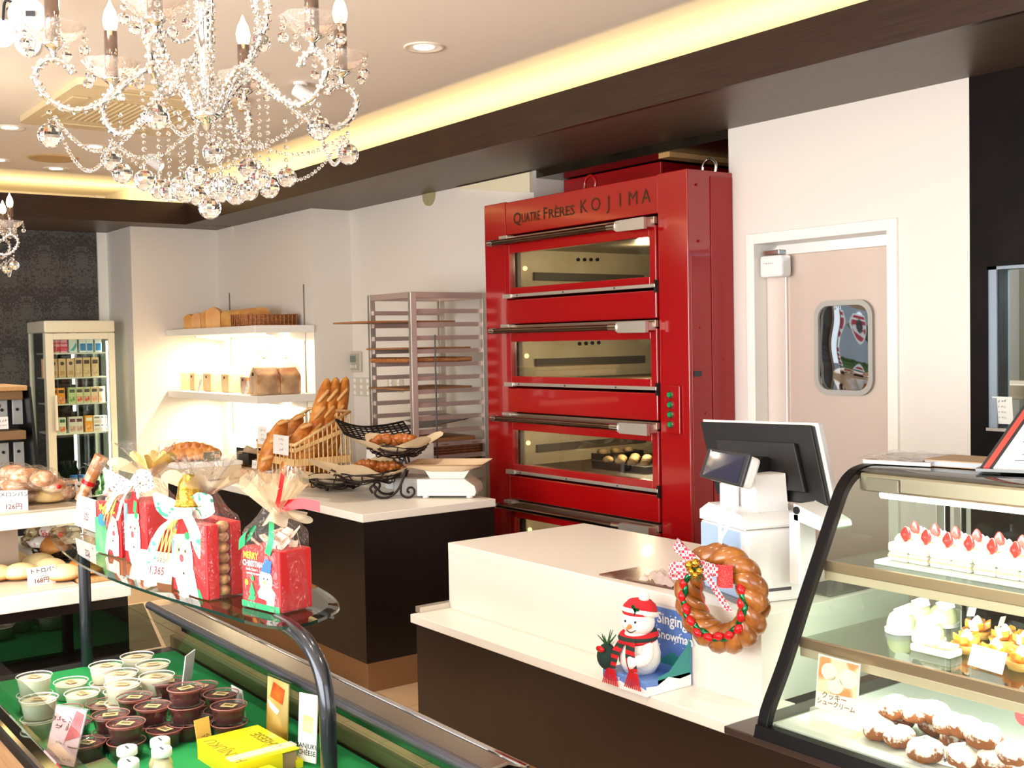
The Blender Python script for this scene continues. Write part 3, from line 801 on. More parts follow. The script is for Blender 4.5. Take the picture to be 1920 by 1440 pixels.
obj('handle', MB().box(FX, FX + 0.02, FY0 + 0.052, FY0 + 0.075, 1.02, 1.30), cream_pl, fd, world=True, bevel=0.006)
obj('light_tube', MB().cyl((FX - 0.06, FY1 - 0.045, 0.4), (FX - 0.06, FY1 - 0.045, 1.72), 0.01, n=8), led_w, fr, world=True)
area('fridge_light', (FX - 0.07, FY1 - 0.07, 1.05), (-9.65, 2.6, 1.05), 0.03, 1.3, 5, (0.98, 1.0, 0.95))
# ================================================================ CAKE DISPLAY CASE
DX0, DX1 = -2.12, 0.6
PROF = [(2.389, 0.553), (2.405, 0.62), (2.48, 0.742), (2.57, 0.909), (2.642, 1.037), (2.714, 1.165), (2.745, 1.212), (2.785, 1.245), (2.841, 1.262), (2.95, 1.266), (3.22, 1.266)]
PS = smooth_path([(0, y, z) for y, z in PROF], 3)
dc_ = thing('cake_display_case', 'slanted glass refrigerated cake case with black edge frame, right of the register counter', 'display case', (-0.9, 2.85, 0))
blk = M('case_black', '#060508', 0.45, spec=0.2)
obj('base_cabinet', MB().box(DX0 - 0.12, DX1, 2.40, 3.3, 0.0, 0.525), brown_l, dc_, world=True)
obj('base_top', MB().box(DX0 - 0.125, DX1, 2.385, 3.3, 0.525, 0.547), M('case_base_top', '#3a2d29', 0.3), dc_, world=True, bevel=0.003)
obj('steel_sill', MB().box(DX0, DX1, 2.40, 3.25, 0.547, 0.575), steel, dc_, world=True)
# front glass: one curved sheet
obj('front_glass', MB().add([(DX0 + 0.01, p.y, p.z) for p in PS] + [(DX1, p.y, p.z) for p in PS], [(i, i + 1, len(PS) + i + 1, len(PS) + i) for i in range(len(PS) - 1)], 0, True), glass_case, dc_, world=True)
# left end: glass with heavy black edge frame
endp = [(p.y, p.z) for p in PS] + [(3.22, 0.575)]
obj('end_glass', MB().add([(DX0 + 0.008, y, z) for y, z in endp] + [(DX0 + 0.008, 2.39, 0.575)], [tuple(range(len(endp) + 1))]), glass_case, dc_, world=True)
fr_ = MB()
n = len(PS); out = []; 
for i, p in enumerate(PS):
    t = (PS[min(i + 1, n - 1)] - PS[max(i - 1, 0)]).normalized(); nn = V((0, t.z, -t.y))
    wdt = 0.022
    out.append((p + nn * wdt * -0.15, p + nn * wdt))
vs = []
for a, b in out: vs += [(DX0 - 0.006, a.y, a.z), (DX0 - 0.006, b.y, b.z), (DX0 + 0.03, b.y, b.z), (DX0 + 0.03, a.y, a.z)]
fs = []
for i in range(n - 1):
    for k in range(4): fs.append((4 * i + k, 4 * i + (k + 1) % 4, 4 * i + 4 + (k + 1) % 4, 4 * i + 4 + k))
fr_.add(vs, fs, 0, False)
obj('edge_frame', fr_, blk, dc_, world=True, bevel=0.003)
obj('bottom_rail', MB().prism([(2.375, 0.548), (2.42, 0.548), (2.42, 0.582), (2.385, 0.582)], (DX0 - 0.006, 0, 0), (0, 1, 0), (0, 0, 1), (DX1 - DX0, 0, 0)), blk, dc_, world=True, bevel=0.003)
obj('rear_post', MB().box(DX0 + 0.03, DX0 + 0.06, 3.19, 3.22, 0.575, 1.25), steel, dc_, world=True, bevel=0.003)
obj('rear_post', MB().box(DX0 + 0.09, DX0 + 0.115, 3.19, 3.22, 0.575, 1.25), steel, dc_, world=True, bevel=0.003)
obj('rear_glass', MB().box(DX0 + 0.115, DX1, 3.20, 3.204, 0.62, 1.2), glass_case, dc_, world=True)
obj('top_panel', MB().box(DX0 + 0.02, DX1, 2.86, 3.23, 1.252, 1.264), M('case_top', '#3d3a38', 0.12, 0.4, coat=0.6), dc_, world=True)
obj('lamp_housing', MB().box(DX0 + 0.03, DX1, 2.80, 2.98, 1.195, 1.25), steel_b, dc_, world=True, bevel=0.008)
obj('lamp_switch', MB().box(DX0 + 0.06, DX0 + 0.17, 2.792, 2.80, 1.20, 1.238), M('switch_smoke', '#8d8275', 0.2), dc_, world=True, bevel=0.004)
obj('lamp_tube', MB().cyl((DX0 + 0.08, 2.84, 1.185), (DX1, 2.84, 1.185), 0.011, n=10), led_w, dc_, world=True)
shelf_b = M('shelf_trim_bronze', '#b39577', 0.3, 0.8)
for (zt, yf, nm) in ((1.003, 2.655, 'upper'), (0.80, 2.545, 'middle')):
    s_ = obj('glass_shelf', MB().box(DX0 + 0.02, DX1, yf + 0.012, 3.17, zt - 0.008, zt), thin_glass('shelf_glass_' + nm, '#dfe9e2', 1.45), dc_, world=True)
    obj('shelf_trim', MB().box(DX0 + 0.015, DX1, yf, yf + 0.012, zt - 0.026, zt + 0.004), shelf_b, s_, world=True, bevel=0.002)
    obj('shelf_lamp_cover', MB().box(DX0 + 0.015, DX1, yf + 0.004, yf + 0.03, zt - 0.052, zt - 0.027), M('lamp_cover', '#d8c6aa', 0.3, 0.4) if nm == 'upper' else MATS['lamp_cover'], s_, world=True, bevel=0.002)
    obj('shelf_lamp', MB().box(DX0 + 0.05, DX1, yf + 0.03, yf + 0.05, zt - 0.05, zt - 0.04), led_w, s_, world=True)
    area('case_light', (-1.0, yf + 0.04, zt - 0.055), (-1.0, yf + 0.17, zt - 0.3), 2.1, 0.03, 9, (1.0, 0.97, 0.9))
area('case_light', (-1.0, 2.84, 1.17), (-1.0, 2.90, 0.9), 2.1, 0.04, 14, (1.0, 0.97, 0.9))
obj('floor_pan', MB().box(DX0 + 0.02, DX1, 2.43, 3.19, 0.575, 0.582), M('pan_white', '#dfe3da', 0.3), dc_, world=True)
obj('vent_grille', MB().box(-1.98, DX1, 3.08, 3.17, 0.582, 0.60), M('grille_grey', '#8b8e90', 0.4, 0.5), dc_, world=True)

# ---- shortcakes on the upper shelf
cream_m = M('whipped_cream', '#fbf6ea', 0.45, sub=0.1, bump=0.05, scale=60)
sponge_m = M('sponge', '#f6e6c0', 0.8, col2='#f0d8a4', scale=120)
straw_m = M('strawberry', '#d8202a', 0.25, col2='#e8453c', scale=60, bump=0.2)
mint_m = M('mint_leaf', '#5aa03c', 0.5)
tray = thing('cake_tray', 'white tray under the strawberry shortcakes on the upper glass shelf', 'tray', (-1.55, 2.86, 1.003))
obj('plate', MB().box(-0.44, 0.55, -0.13, 0.20, 0.0, 0.012), white_pl, tray, bevel=0.004)
def shortcake():
    t = thing('shortcake', 'x', 'cake')
    obj('sponge', MB().box(-0.031, 0.031, -0.048, 0.048, 0.0, 0.024), cream_m, t, bevel=0.004)
    obj('filling', MB().box(-0.0315, 0.0315, -0.0485, 0.0485, 0.011, 0.017), sponge_m, t)
    obj('icing', MB().box(-0.0325, 0.0325, -0.0495, 0.0495, 0.024, 0.052), cream_m, t, bevel=0.007)
    wv = MB()
    for k, (x, y, r) in enumerate(((-0.012, -0.022, 0.014), (0.016, 0.012, 0.013), (-0.008, 0.026, 0.012))):
        wv.lathe([(0, 0.022), (r * 0.4, 0.018), (r * 0.9, 0.009), (r, 0.0), (r * 0.8, -0.003)], (x, y, 0.053), 10, wob=lambda a, z: 1 + 0.1 * math.sin(5 * a))
    obj('cream_rosette', wv, cream_m, t)
    obj('strawberry', MB().ball((0.002, -0.012, 0.074), 0.0175, 0.84, 0.84, 1.22, 12, 9, fn=lambda p, th, a: V((p.x * (1.05 if p.z < 0 else 1 - 1.0 * max(0, p.z) * 18), p.y * (1.05 if p.z < 0 else 1 - 1.0 * max(0, p.z) * 18), p.z))), straw_m, t)
    obj('mint_leaf', MB().add([(0.012, -0.02, 0.058), (0.024, -0.016, 0.062), (0.034, -0.02, 0.06), (0.024, -0.026, 0.06)], [(0, 1, 2, 3)]), mint_m, t)
    return t
sc0 = shortcake(); first = True
cols = ['first', 'second', 'third', 'fourth', 'fifth', 'sixth', 'seventh', 'eighth']
for r_, (y, xs) in enumerate(((2.80, [-1.925, -1.86, -1.795, -1.73, -1.665, -1.60, -1.535, -1.47]), (2.902, [-1.965, -1.90, -1.835, -1.77, -1.705, -1.64, -1.575, -1.51]))):
    for i, x in enumerate(xs):
        lab = '%s strawberry shortcake from the end glass, %s row of the upper case shelf' % (cols[i], 'front' if r_ == 0 else 'back')
        c = sc0 if first else dup(sc0)
        first = False
        c.location = (x, y, 1.016); c.rotation_euler = (0, 0, random.uniform(-.1, .1)); c['label'] = lab; c['group'] = 'strawberry shortcakes on the upper shelf'
# ---- middle shelf: melon domes, fruit tarts, cards
dome_m = M('pistachio_dome', '#dfe6a2', 0.4, col2='#eef0c4', scale=20)
def cake_dome(x, y, lab):
    t = thing('dome_cake', lab, 'cake', (x, y, 0.806), 0, 'pale green domed cakes')
    obj('dome', MB().lathe([(0.0, 0.058), (0.018, 0.055), (0.032, 0.044), (0.039, 0.026), (0.04, 0.012), (0.041, 0.0), (0, 0)], n=20), dome_m, t)
    obj('paper_base', MB().cyl((0, 0, -0.005), (0, 0, 0.006), 0.046, n=20), white_pl, t)
    obj('plaque', MB().obox((0.02, -0.018, 0.06), (0.018, 0.012, 0.01), (0.001, -0.001, 0), (-0.006, 0, 0.014)), paper_w, t)
for i, (px, py, lab) in enumerate(((1690, 1185, 'pale green domed cake nearest the case end, with a little white plaque'), (1742, 1203, 'pale green domed cake in front of the other domes, middle shelf'), (1768, 1172, 'pale green domed cake standing at the back by the rear posts'), (1722, 1168, 'pale green domed cake half hidden behind the two end ones'))):
    p = az(px, py, 0.80); cake_dome(p.x, p.y, lab)
tart_m = M('tart_shell', '#c98a3c', 0.5, col2='#dba655', scale=30)
orange_m = M('orange_fruit', '#f08a2a', 0.2, col2='#f6b24a', scale=30, coat=0.5)
def tart(x, y, lab, a):
    t = thing('fruit_tart', lab, 'tart', (x, y, 0.801), a, 'orange fruit tarts')
    obj('shell', MB().lathe([(0, 0), (0.034, 0), (0.042, 0.022), (0.039, 0.022), (0.03, 0.012), (0, 0.012)], n=20, wob=lambda a, z: 1 + 0.03 * math.sin(14 * a)), tart_m, t)
    for k in range(5):
        q = 2 * PI * k / 5
        obj('fruit_piece', MB().obox((0.022 * math.cos(q), 0.022 * math.sin(q), 0.03 + 0.004 * (k % 2)), (0.013 * math.cos(q), 0.013 * math.sin(q), 0.008), (-0.010 * math.sin(q), 0.010 * math.cos(q), 0.002), (0, 0, 0.01)), orange_m, t, bevel=0.004)
    obj('cream_swirl', MB().lathe([(0, 0.062), (0.006, 0.058), (0.013, 0.048), (0.018, 0.036), (0.016, 0.028)], n=12, wob=lambda a, z: 1 + 0.12 * math.sin(5 * a)), cream_m, t)
    obj('plaque', MB().obox((0.012, 0.01, 0.07), (0.008, 0.006, 0), (0.001, -0.001, 0), (-0.004, 0, 0.013)), paper_w, t)
tl = ['orange fruit tart beside the pale green domes, front row', 'orange fruit tart in the front row behind the blank card', 'orange fruit tart at the cropped right end of the front row', 'orange fruit tart in the back row beside the domes', 'orange fruit tart in the middle of the back row', 'orange fruit tart at the cropped right end of the back row']
for i, (px, py) in enumerate(((1813, 1222), (1868, 1240), (1918, 1255), (1833, 1195), (1885, 1212), (1925, 1222))):
    p = az(px, py, 0.80); tart(p.x, p.y, tl[i], i)
p = az(1755, 1225, 0.80)
t = thing('square_cake', 'low cream square cake with grey marbled top in front of the domes', 'cake', (p.x, p.y, 0.801))
obj('slab', MB().box(-0.06, 0.06, -0.03, 0.03, 0, 0.02), cream_m, t, bevel=0.005)
obj('topping', MB().box(-0.03, 0.055, -0.026, 0.026, 0.02, 0.03), M('nut_topping', '#b9a487', 0.7, col2='#e8dcc0', scale=60), t, bevel=0.004)

def card(name, BL, BR, zb, h, lean, texts, lab, cat='sign', mats=None, th=0.0015, face=paper_w, clip=None, extra=None, blank=False):
    """upright card: bottom corners (points), height, lean back (radians). texts: (string, u 0..1, v 0..1, size, material)"""
    BL, BR = V(BL), V(BR)
    BR.z = BL.z = zb
    u = (BR - BL); w = u.length; u.normalize()
    nrm = V((u.y, -u.x, 0))          # towards the reader
    up = (V((0, 0, 1)) * math.cos(lean) - nrm * math.sin(lean)).normalized()
    fn = u.cross(up)
    t = thing(name, lab, cat, (BL + BR) / 2)
    o = BL - V(t.location)
    obj('card', MB().obox(o + u * w / 2 + up * h / 2 - fn * th, u * w / 2, up * h / 2, fn * th), face, t)
    for (st, a, b, sz, mt) in texts:
        at_ = o + u * (w * a) + up * (h * b) + fn * 0.0006
        if st[0] in '~-':
            n_c = int(st[1:]) if st[0] == '~' else 4
            obj('print', MB().scrawl(n_c, at_, u, up, sz if st[0] == '~' else sz * 0.55, seed=len(lab)), mt, t)['kind'] = 'stuff'
        else: obj('print', MB().text(st, at_, u, up, sz, bold=0.012 if sz > 0.013 else 0), mt, t)
    if extra: extra(t, o, u, up, fn, w, h)
    return t
def photo_patch(cols_):
    def f(t, o, u, up, fn, w, h):
        for (a0, a1, b0, b1, mt) in cols_:
            obj('picture', MB().quad(o + u * w * a0 + up * h * b0 + fn * 0.0004, o + u * w * a1 + up * h * b0 + fn * 0.0004, o + u * w * a1 + up * h * b1 + fn * 0.0004, o + u * w * a0 + up * h * b1 + fn * 0.0004), mt, t)
    return f
def picture(name, c1, c2, c3, sc):
    return M(name, c1, 0.5, col2=c2, scale=sc, contrast=(0.42, 0.58), detail=1)
# price cards
BL, BR = az(1814, 1249, 0.80), az(1878, 1268, 0.80)
card('price_card', BL, BR, 0.804, 0.055, 0.35, [], 'blank white price card leaning before the orange fruit tarts', extra=None)
BL, BR = az(1722, 1120, 1.003), az(1770, 1128, 1.003)
def small_card(px, py, z, w, h, lab, texts, ang=0.35, lean=0.3, mt=paper_w):
    p = az(px, py, z)
    d = V((math.cos(ang), math.sin(ang), 0)) * w / 2
    return card('price_card', p - d, p + d, z + 0.002, h, lean, texts, lab, face=mt)
small_card(1870, 1085, 1.006, 0.10, 0.035, 'white price card in front of the strawberry shortcakes', [('~6', 0.5, 0.4, 0.012, ink_g)], 0.1)
small_card(1778, 1438, 0.585, 0.075, 0.045, 'white price card in front of the powdered cream puffs', [('¥147', 0.55, 0.15, 0.018, ink_b)], 0.1)
# photo card of cream puffs
bl, br = ay(1528, 1327, 2.5), ay(1606, 1333, 2.5)
def cp_extra(t, o, u, up, fn, w, h):
    obj('picture', MB().quad(*(o + u * w * a + up * h * b + fn * 0.0005 for a, b in ((0.03, 0.30), (0.97, 0.36), (0.97, 0.97), (0.03, 0.97)))), M('puff_photo', '#f2d9b4', 0.5, col2='#d98f58', scale=16, contrast=(0.5, 0.6), detail=0), t)
    for (a, b, r) in ((0.3, 0.72, 0.2), (0.75, 0.68, 0.22), (0.45, 0.5, 0.2)):
        obj('picture', MB().prism([(r * w * math.cos(q * 0.4), r * w * 0.85 * math.sin(q * 0.4)) for q in range(16)], o + u * w * a + up * h * b + fn * 0.0008, u, up, fn * 0.0004), M('puff_print', '#f7ead2', 0.5) if 'puff_print' not in MATS else MATS['puff_print'], t)
card('photo_card', (bl.x, 2.5, 0), (br.x, 2.5, 0), 0.635, 0.145, 0.12, [('クッキー', 0.45, 0.22, 0.021, M('brown_print', '#8a5a22', 0.6)), ('シュークリーム', 0.5, 0.10, 0.018, MATS['brown_print'])], 'photo card of cream puffs with brown lettering inside the case', extra=cp_extra)
tag(obj('acrylic_foot', MB().box(-0.07, 0.07, -0.03, 0.03, 0, 0.05), thin_glass('acrylic_block', '#fdf6e8', 1.5, 0.05, 0.2), loc=(bl.x + 0.06, 2.52, 0.583)), 'clear acrylic foot under the cream puff photo card', 'stand')
# cream puffs
def sugar():
    m = bpy.data.materials.new('sugared_puff'); m.use_nodes = True
    nt = m.node_tree; b = nt.nodes['Principled BSDF']; N = nt.nodes.new; L = nt.links.new
    b.inputs['Roughness'].default_value = 0.7
    tc = N('ShaderNodeTexCoord'); sp = N('ShaderNodeSeparateXYZ'); L(tc.outputs['Object'], sp.inputs[0])
    nz = N('ShaderNodeTexNoise'); nz.inputs['Scale'].default_value = 70; nz.inputs['Detail'].default_value = 4; L(tc.outputs['Object'], nz.inputs['Vector'])
    a = N('ShaderNodeMath'); a.operation = 'MULTIPLY_ADD'; a.inputs[1].default_value = 16; a.inputs[2].default_value = -0.40; L(sp.outputs[2], a.inputs[0])
    s2 = N('ShaderNodeMath'); s2.operation = 'ADD'; L(a.outputs[0], s2.inputs[0]); L(nz.outputs[0], s2.inputs[1])
    r = N('ShaderNodeValToRGB'); r.color_ramp.elements[0].position = 0.52; r.color_ramp.elements[0].color = lin('#8a4a1c'); r.color_ramp.elements[1].position = 0.68; r.color_ramp.elements[1].color = lin('#f6efe4')
    L(s2.outputs[0], r.inputs[0]); L(r.outputs[0], b.inputs['Base Color'])
    bp = N('ShaderNodeBump'); bp.inputs['Strength'].default_value = 0.3; bp.inputs['Distance'].default_value = 0.01; L(nz.outputs[0], bp.inputs['Height']); L(bp.outputs[0], b.inputs['Normal'])
    return m
puff_m = mesh('cream_puff', MB().ball((0, 0, 0.028), 0.043, 1, 1, 0.68, 20, 12, fn=lambda p, th, a: p * (1 + 0.05 * math.sin(5 * a + 2 * th) + 0.03 * math.sin(9 * a - th))), sugar())
PUFF = [((1652, 1362), 0, 'sugared cream puff nearest the photo card, front of the heap'), ((1688, 1345), 0, 'sugared cream puff beneath the topmost pair by the photo card'), ((1682, 1322), 1, 'sugared cream puff on top of the heap beside the photo card'), ((1716, 1328), 1, 'second sugared cream puff along the top of the heap'), ((1690, 1374), 0, 'second sugared cream puff along the front row'), ((1752, 1352), 0, 'sugared cream puff low in the middle of the heap'), ((1748, 1332), 1, 'third sugared cream puff along the top of the heap'), ((1736, 1400), 0, 'third sugared cream puff along the front row, behind the price card'), ((1782, 1352), 1, 'fourth sugared cream puff along the top of the heap'), ((1792, 1378), 0, 'sugared cream puff showing its browned side low behind the price card'), ((1806, 1410), 0, 'fourth sugared cream puff along the front row'), ((1812, 1362), 1, 'fifth sugared cream puff along the top of the heap'), ((1845, 1378), 1, 'sixth sugared cream puff along the top of the heap'), ((1862, 1418), 0, 'fifth sugared cream puff along the front row'), ((1905, 1404), 1, 'sugared cream puff at the cropped right end of the heap'), ((1850, 1398), 0, 'sugared cream puff low at the right of the heap')]
for i, ((px, py), lv, lab) in enumerate(PUFF):
    p = az(px, py, 0.62 + 0.045 * lv)
    o = bpy.data.objects.new('cream_puff', puff_m); COL.objects.link(o)
    o.location = (p.x, p.y, 0.583 + 0.048 * lv); o.rotation_euler = (random.uniform(-.2, .2), random.uniform(-.2, .2), random.uniform(0, 6))
    s = random.uniform(0.95, 1.08); o.scale = (s, s, s)
    tag(o, lab, 'cream puff', 'sugared cream puffs in the case')
p = az(1905, 1335, 0.66)
tag(obj('round_sticker', MB().cyl((0, 0, 0), (0.004, -0.004, 0.001), 0.03, n=24), M('sticker_red', '#d8232a', 0.4), loc=(p.x + 0.03, p.y, 0.66)), 'round red sign at the cropped right edge inside the case', 'sign')

# ---- things on top of the case
ZT = 1.268
mz = thing('magazine_pile', 'thin glossy magazine lying on the corner of the case top', 'magazine', (-2.06, 3.02, ZT), 0.25)
obj('pages', MB().box(-0.10, 0.10, -0.13, 0.13, 0, 0.010), paper_w, mz)
obj('cover', MB().box(-0.101, 0.103, -0.132, 0.132, 0.010, 0.0115), M('magazine_cover', '#d9c6b8', 0.25, col2='#5b5552', scale=9, contrast=(0.45, 0.6)), mz)
obj('plastic_sleeve', MB().grid(lambda u, v: (-0.115 + 0.23 * u, -0.15 + 0.28 * v, 0.0135 + 0.006 * math.sin(9 * u + 4 * v) ** 2), 12, 8), thin_glass('sleeve', '#fafafa', 1.5, 0.05, 0.1, '#ffffff', 0.8, 30), mz)
bk = thing('catalogue', 'tan-covered catalogue with pale pages on the case top', 'book', (-1.86, 3.03, ZT), 0.12)
obj('pages', MB().box(-0.11, 0.11, -0.085, 0.085, 0.002, 0.016), M('page_edge', '#c3ccd6', 0.8), bk)
obj('cover', MB().box(-0.112, 0.112, -0.087, 0.087, 0.016, 0.019).box(-0.112, 0.112, -0.087, 0.087, 0, 0.002), M('kraft_cover', '#c09f7c', 0.6), bk)
obj('spine', MB().box(-0.114, -0.111, -0.087, 0.087, 0, 0.019), black_p, bk)
tag(obj('leaflet', MB().grid(lambda u, v: (-1.78 + 0.15 * u, 2.97 + 0.17 * v, ZT + 0.002 + 0.012 * u * u + 0.004 * v), 6, 4), M('kraft_leaflet', '#bd9b76', 0.7)), 'single tan leaflet curling up beside the catalogue on the case top', 'leaflet')
ms = thing('menu_stand', 'tilted black menu stand with red strip and printed white sheet on the case top', 'menu', (-1.65, 2.93, ZT))
u = V((0.93, 0.36, 0)).normalized(); up = V((-0.33 * -0.36, 0.33 * 0.93, 0.80)).normalized(); up = (up + u * 0.42).normalized(); fn = u.cross(up).normalized()
up = fn.cross(u).normalized()
up = (up * 0.86 + u * 0.5).normalized()
o = V((-0.12, -0.03, 0.004))
obj('board', MB().obox(o + u * 0.13 + up * 0.12, u * 0.13, up * 0.12, fn * 0.004), black_p, ms)
obj('red_strip', MB().obox(o + u * 0.017 + up * 0.12 + fn * 0.005, u * 0.008, up * 0.112, fn * 0.001), M('red_strip', '#d43a2a', 0.4), ms)
obj('sheet', MB().obox(o + u * 0.145 + up * 0.115 + fn * 0.0055, u * 0.11, up * 0.11, fn * 0.001), paper_w, ms)
pr = MB()
for k in range(7):
    pr.obox(o + u * (0.12 + 0.02 * (k % 3)) + up * (0.035 + k * 0.02) + fn * 0.0075, u * (0.045 + 0.012 * (k % 2)), up * 0.0012, fn * 0.0002)
obj('print', pr, ink_g, ms)['kind'] = 'stuff'
obj('print', MB().scrawl(4, o + u * 0.13 + up * 0.185 + fn * 0.0075, u, up, 0.024), ink_r, ms)['kind'] = 'stuff'
obj('foot', MB().obox(o + u * 0.13 + V((0, 0.02, 0.004)), u * 0.14, V((-0.36, 0.93, 0)) * 0.045, V((0, 0, 0.004))), M('stand_smoke', '#3a4044', 0.15, coat=0.5), ms)
# behind the case: memo and boxes at the kitchen window
p = ay(1868, 790, 4.13)
card('memo', (p.x - 0.005, 4.12, 0), (p.x + 0.075, 4.12, 0), 1.30, 0.105, -0.1, [('~3', 0.5, 0.8, 0.014, ink_g), ('-----', 0.5, 0.6, 0.016, ink_g), ('-----', 0.5, 0.4, 0.016, ink_g), ('-----', 0.5, 0.2, 0.016, ink_g)], 'white memo sheet standing on the small kitchen window sill', 'note')
st = thing('bear_sticker', 'white bear sticker with red hat and green scarf on the window pane', 'sticker', (-2.307, 4.142, 1.66))
def disc(cx, cz, r, y, sx=1.0, sz=1.0, n=18): return MB().prism([(r * sx * math.cos(2 * PI * k / n), r * sz * math.sin(2 * PI * k / n)) for k in range(n)], (cx, y, cz), (1, 0, 0), (0, 0, 1), (0, 0.001, 0))
obj('bear_face', disc(0, 0, 0.026, 0).join(disc(-0.02, 0.02, 0.009, 0)).join(disc(0.02, 0.02, 0.009, 0)), ink_w, st)
obj('hat', MB().prism([(-0.02, 0.016), (0.02, 0.018), (0.012, 0.036), (-0.006, 0.038)], (0, -0.001, 0), (1, 0, 0), (0, 0, 1), (0, 0.001, 0)), M('sticker_hat', '#8a3a3a', 0.5), st)
obj('scarf', MB().prism([(-0.032, -0.012), (0, -0.02), (0.03, -0.012), (0.034, -0.03), (0.02, -0.032), (0.018, -0.052), (-0.004, -0.05), (-0.006, -0.036), (-0.03, -0.03)], (0, -0.001, 0), (1, 0, 0), (0, 0, 1), (0, 0.001, 0)), M('sticker_green', '#4fb02c', 0.5), st)
obj('nose', disc(0, -0.004, 0.006, -0.001).join(disc(-0.01, 0.004, 0.003, -0.001)).join(disc(0.01, 0.004, 0.003, -0.001)), ink_b, st)
p = ay(1900, 770, 4.6)
t = thing('tape_dispenser', 'brown tape dispenser blurred behind the kitchen window', 'dispenser', (-2.36, 4.5, 1.44))
obj('body', MB().prism([(0, 0), (0.28, 0), (0.28, 0.06), (0.2, 0.09), (0.1, 0.07), (0.04, 0.12), (0, 0.1)], (0, 0, 0), (1, 0, 0), (0, 0, 1), (0, 0.06, 0)), M('dispenser_brown', '#7a5638', 0.5), t, bevel=0.01)
tag(obj('kitchen_shelf', MB().box(-2.9, -1.0, 4.35, 4.75, 1.38, 1.44), steel_b, bevel=0.004), 'steel shelf in the kitchen behind the small window', 'shelf')
tag(obj('green_folder', MB().box(-2.30, -2.15, 4.24, 4.26, 1.27, 1.43), M('folder_green', '#4fae3c', 0.5)), 'bright green folder standing behind the small kitchen window', 'folder')
# ================================================================ BREADS AND WARE ON THE BACK COUNTER
CT = 0.855
def baguette(name, L, r, mat, cuts=5):
    """long loaf along +Z from the origin, with slashed ridges"""
    def fn(u, v):
        t = v; a = 2 * PI * u
        prof = math.sin(PI * min(max(t, 0.0), 1.0)) ** 0.38
        rr = r * prof * (1 + 0.10 * math.sin(cuts * 2 * PI * t + 1.2 * math.cos(a)) * max(0, math.cos(a)))
        return (rr * math.cos(a), rr * 0.92 * math.sin(a), L * t)
    mb = MB().grid(fn, 16, 40)
    return mesh(name, mb, mat)
def frond(u0, u1, mat): pass
def slash_set(L, r, cuts):
    mb = MB()
    for k in range(cuts):
        t = (k + 0.75) / cuts
        if t > 0.93: continue
        mb.tube(smooth_path([(r * 0.86, -0.45 * r, L * (t - 0.075)), (r * 1.02, 0, L * t), (r * 0.86, 0.45 * r, L * (t + 0.075))], 4), [r * 0.05] + [r * 0.2] * 7 + [r * 0.05], 6)
    return mb
# tall sloping wicker basket
BKX1, BKY0 = -5.87, 2.82
q = ay(483, 826, BKY0); BKX0 = q.x; zf = ay(560, 836, BKY0).z
q2 = ax(655, 772, BKX1); BKY1, zr = q2.y, q2.z
bk_ = thing('bread_basket', 'tall pale wicker basket with sloping sides, full of baguettes, on the back counter', 'basket', (BKX1, BKY0, CT))
W_, D_ = BKX1 - BKX0, BKY1 - BKY0
hf, hr = zf - CT, zr - CT
def rim_h(y): return hf + (hr - hf) * max(0.0, min(1.0, y / D_))
rim = smooth_path([(-W_, 0, hf), (0, 0, hf), (0, D_ * 0.5, rim_h(D_ * .5)), (0, D_, hr), (-W_, D_, hr), (-W_, D_ * .5, rim_h(D_ * .5))], 6, True)
obj('rim', MB().tube([(-W_, 0, hf), (0, 0, hf), (0, D_, hr), (-W_, D_, hr)], 0.011, 8, closed=True), wicker, bk_)
obj('base', MB().box(-W_, 0, 0, D_, 0.0, 0.02), wicker, bk_)
stake = MB()
ns = 11
for k in range(ns):
    x = -W_ * k / (ns - 1); stake.cyl((x, 0, 0), (x, 0, hf), 0.0045, n=6); stake.cyl((x, D_, 0), (x, D_, hr), 0.0045, n=6)
for k in range(1, 12):
    y = D_ * k / 12; stake.cyl((0, y, 0), (0, y, rim_h(y)), 0.0045, n=6); stake.cyl((-W_, y, 0), (-W_, y, rim_h(y)), 0.0045, n=6)
so = obj('stakes', stake, wicker, bk_); so['kind'] = 'stuff'
def strip(zf_, zr_, hgt):
    m_ = MB(); t_ = 0.007
    a, b, c, d = (-W_, 0, zf_), (0, 0, zf_), (0, D_, zr_), (-W_, D_, zr_)
    for p, q in ((a, b), (b, c), (c, d), (d, a)):
        p, q = V(p), V(q); dd = (q - p); nrm = V((dd.y, -dd.x, 0)).normalized() * t_; up = V((0, 0, hgt))
        m_.add([p + nrm, q + nrm, q + nrm + up, p + nrm + up, p - nrm, q - nrm, q - nrm + up, p - nrm + up], [(0, 1, 2, 3), (5, 4, 7, 6), (3, 2, 6, 7), (1, 0, 4, 5)])
    return m_
wv_m = M('wicker_band', '#e8c48a', 0.6, col2='#cfa062', scale=14, stretch=(14, 14, 1), bump=0.3, contrast=(0.4, 0.6))
obj('woven_band', strip(0.02, 0.02, 0.035), wv_m, bk_)
obj('woven_band', strip(hf * 0.50, hf * 0.50, hf * 0.17), wv_m, bk_)
obj('woven_band', strip(hf * 0.83, hf * 1.28, 0.022), wv_m, bk_)
bag_me = baguette('baguette', 0.62, 0.056, crust, 6)
sl_me = mesh('slash', slash_set(0.62, 0.056, 6), crust_p)
bat_me = baguette('batard', 0.34, 0.060, crust, 3)
sl2_me = mesh('slash', slash_set(0.34, 0.060, 3), crust_p)
def lean(o, a, b):
    """stand a +Z loaf from point a towards point b, slashes facing the viewer"""
    a, b = V(a), V(b); z = (b - a).normalized(); f = (EYE - a); f = (f - z * f.dot(z)).normalized(); y = z.cross(f)
    m = Matrix((f, y, z)).transposed().to_4x4(); m.translation = a
    o.matrix_world = m
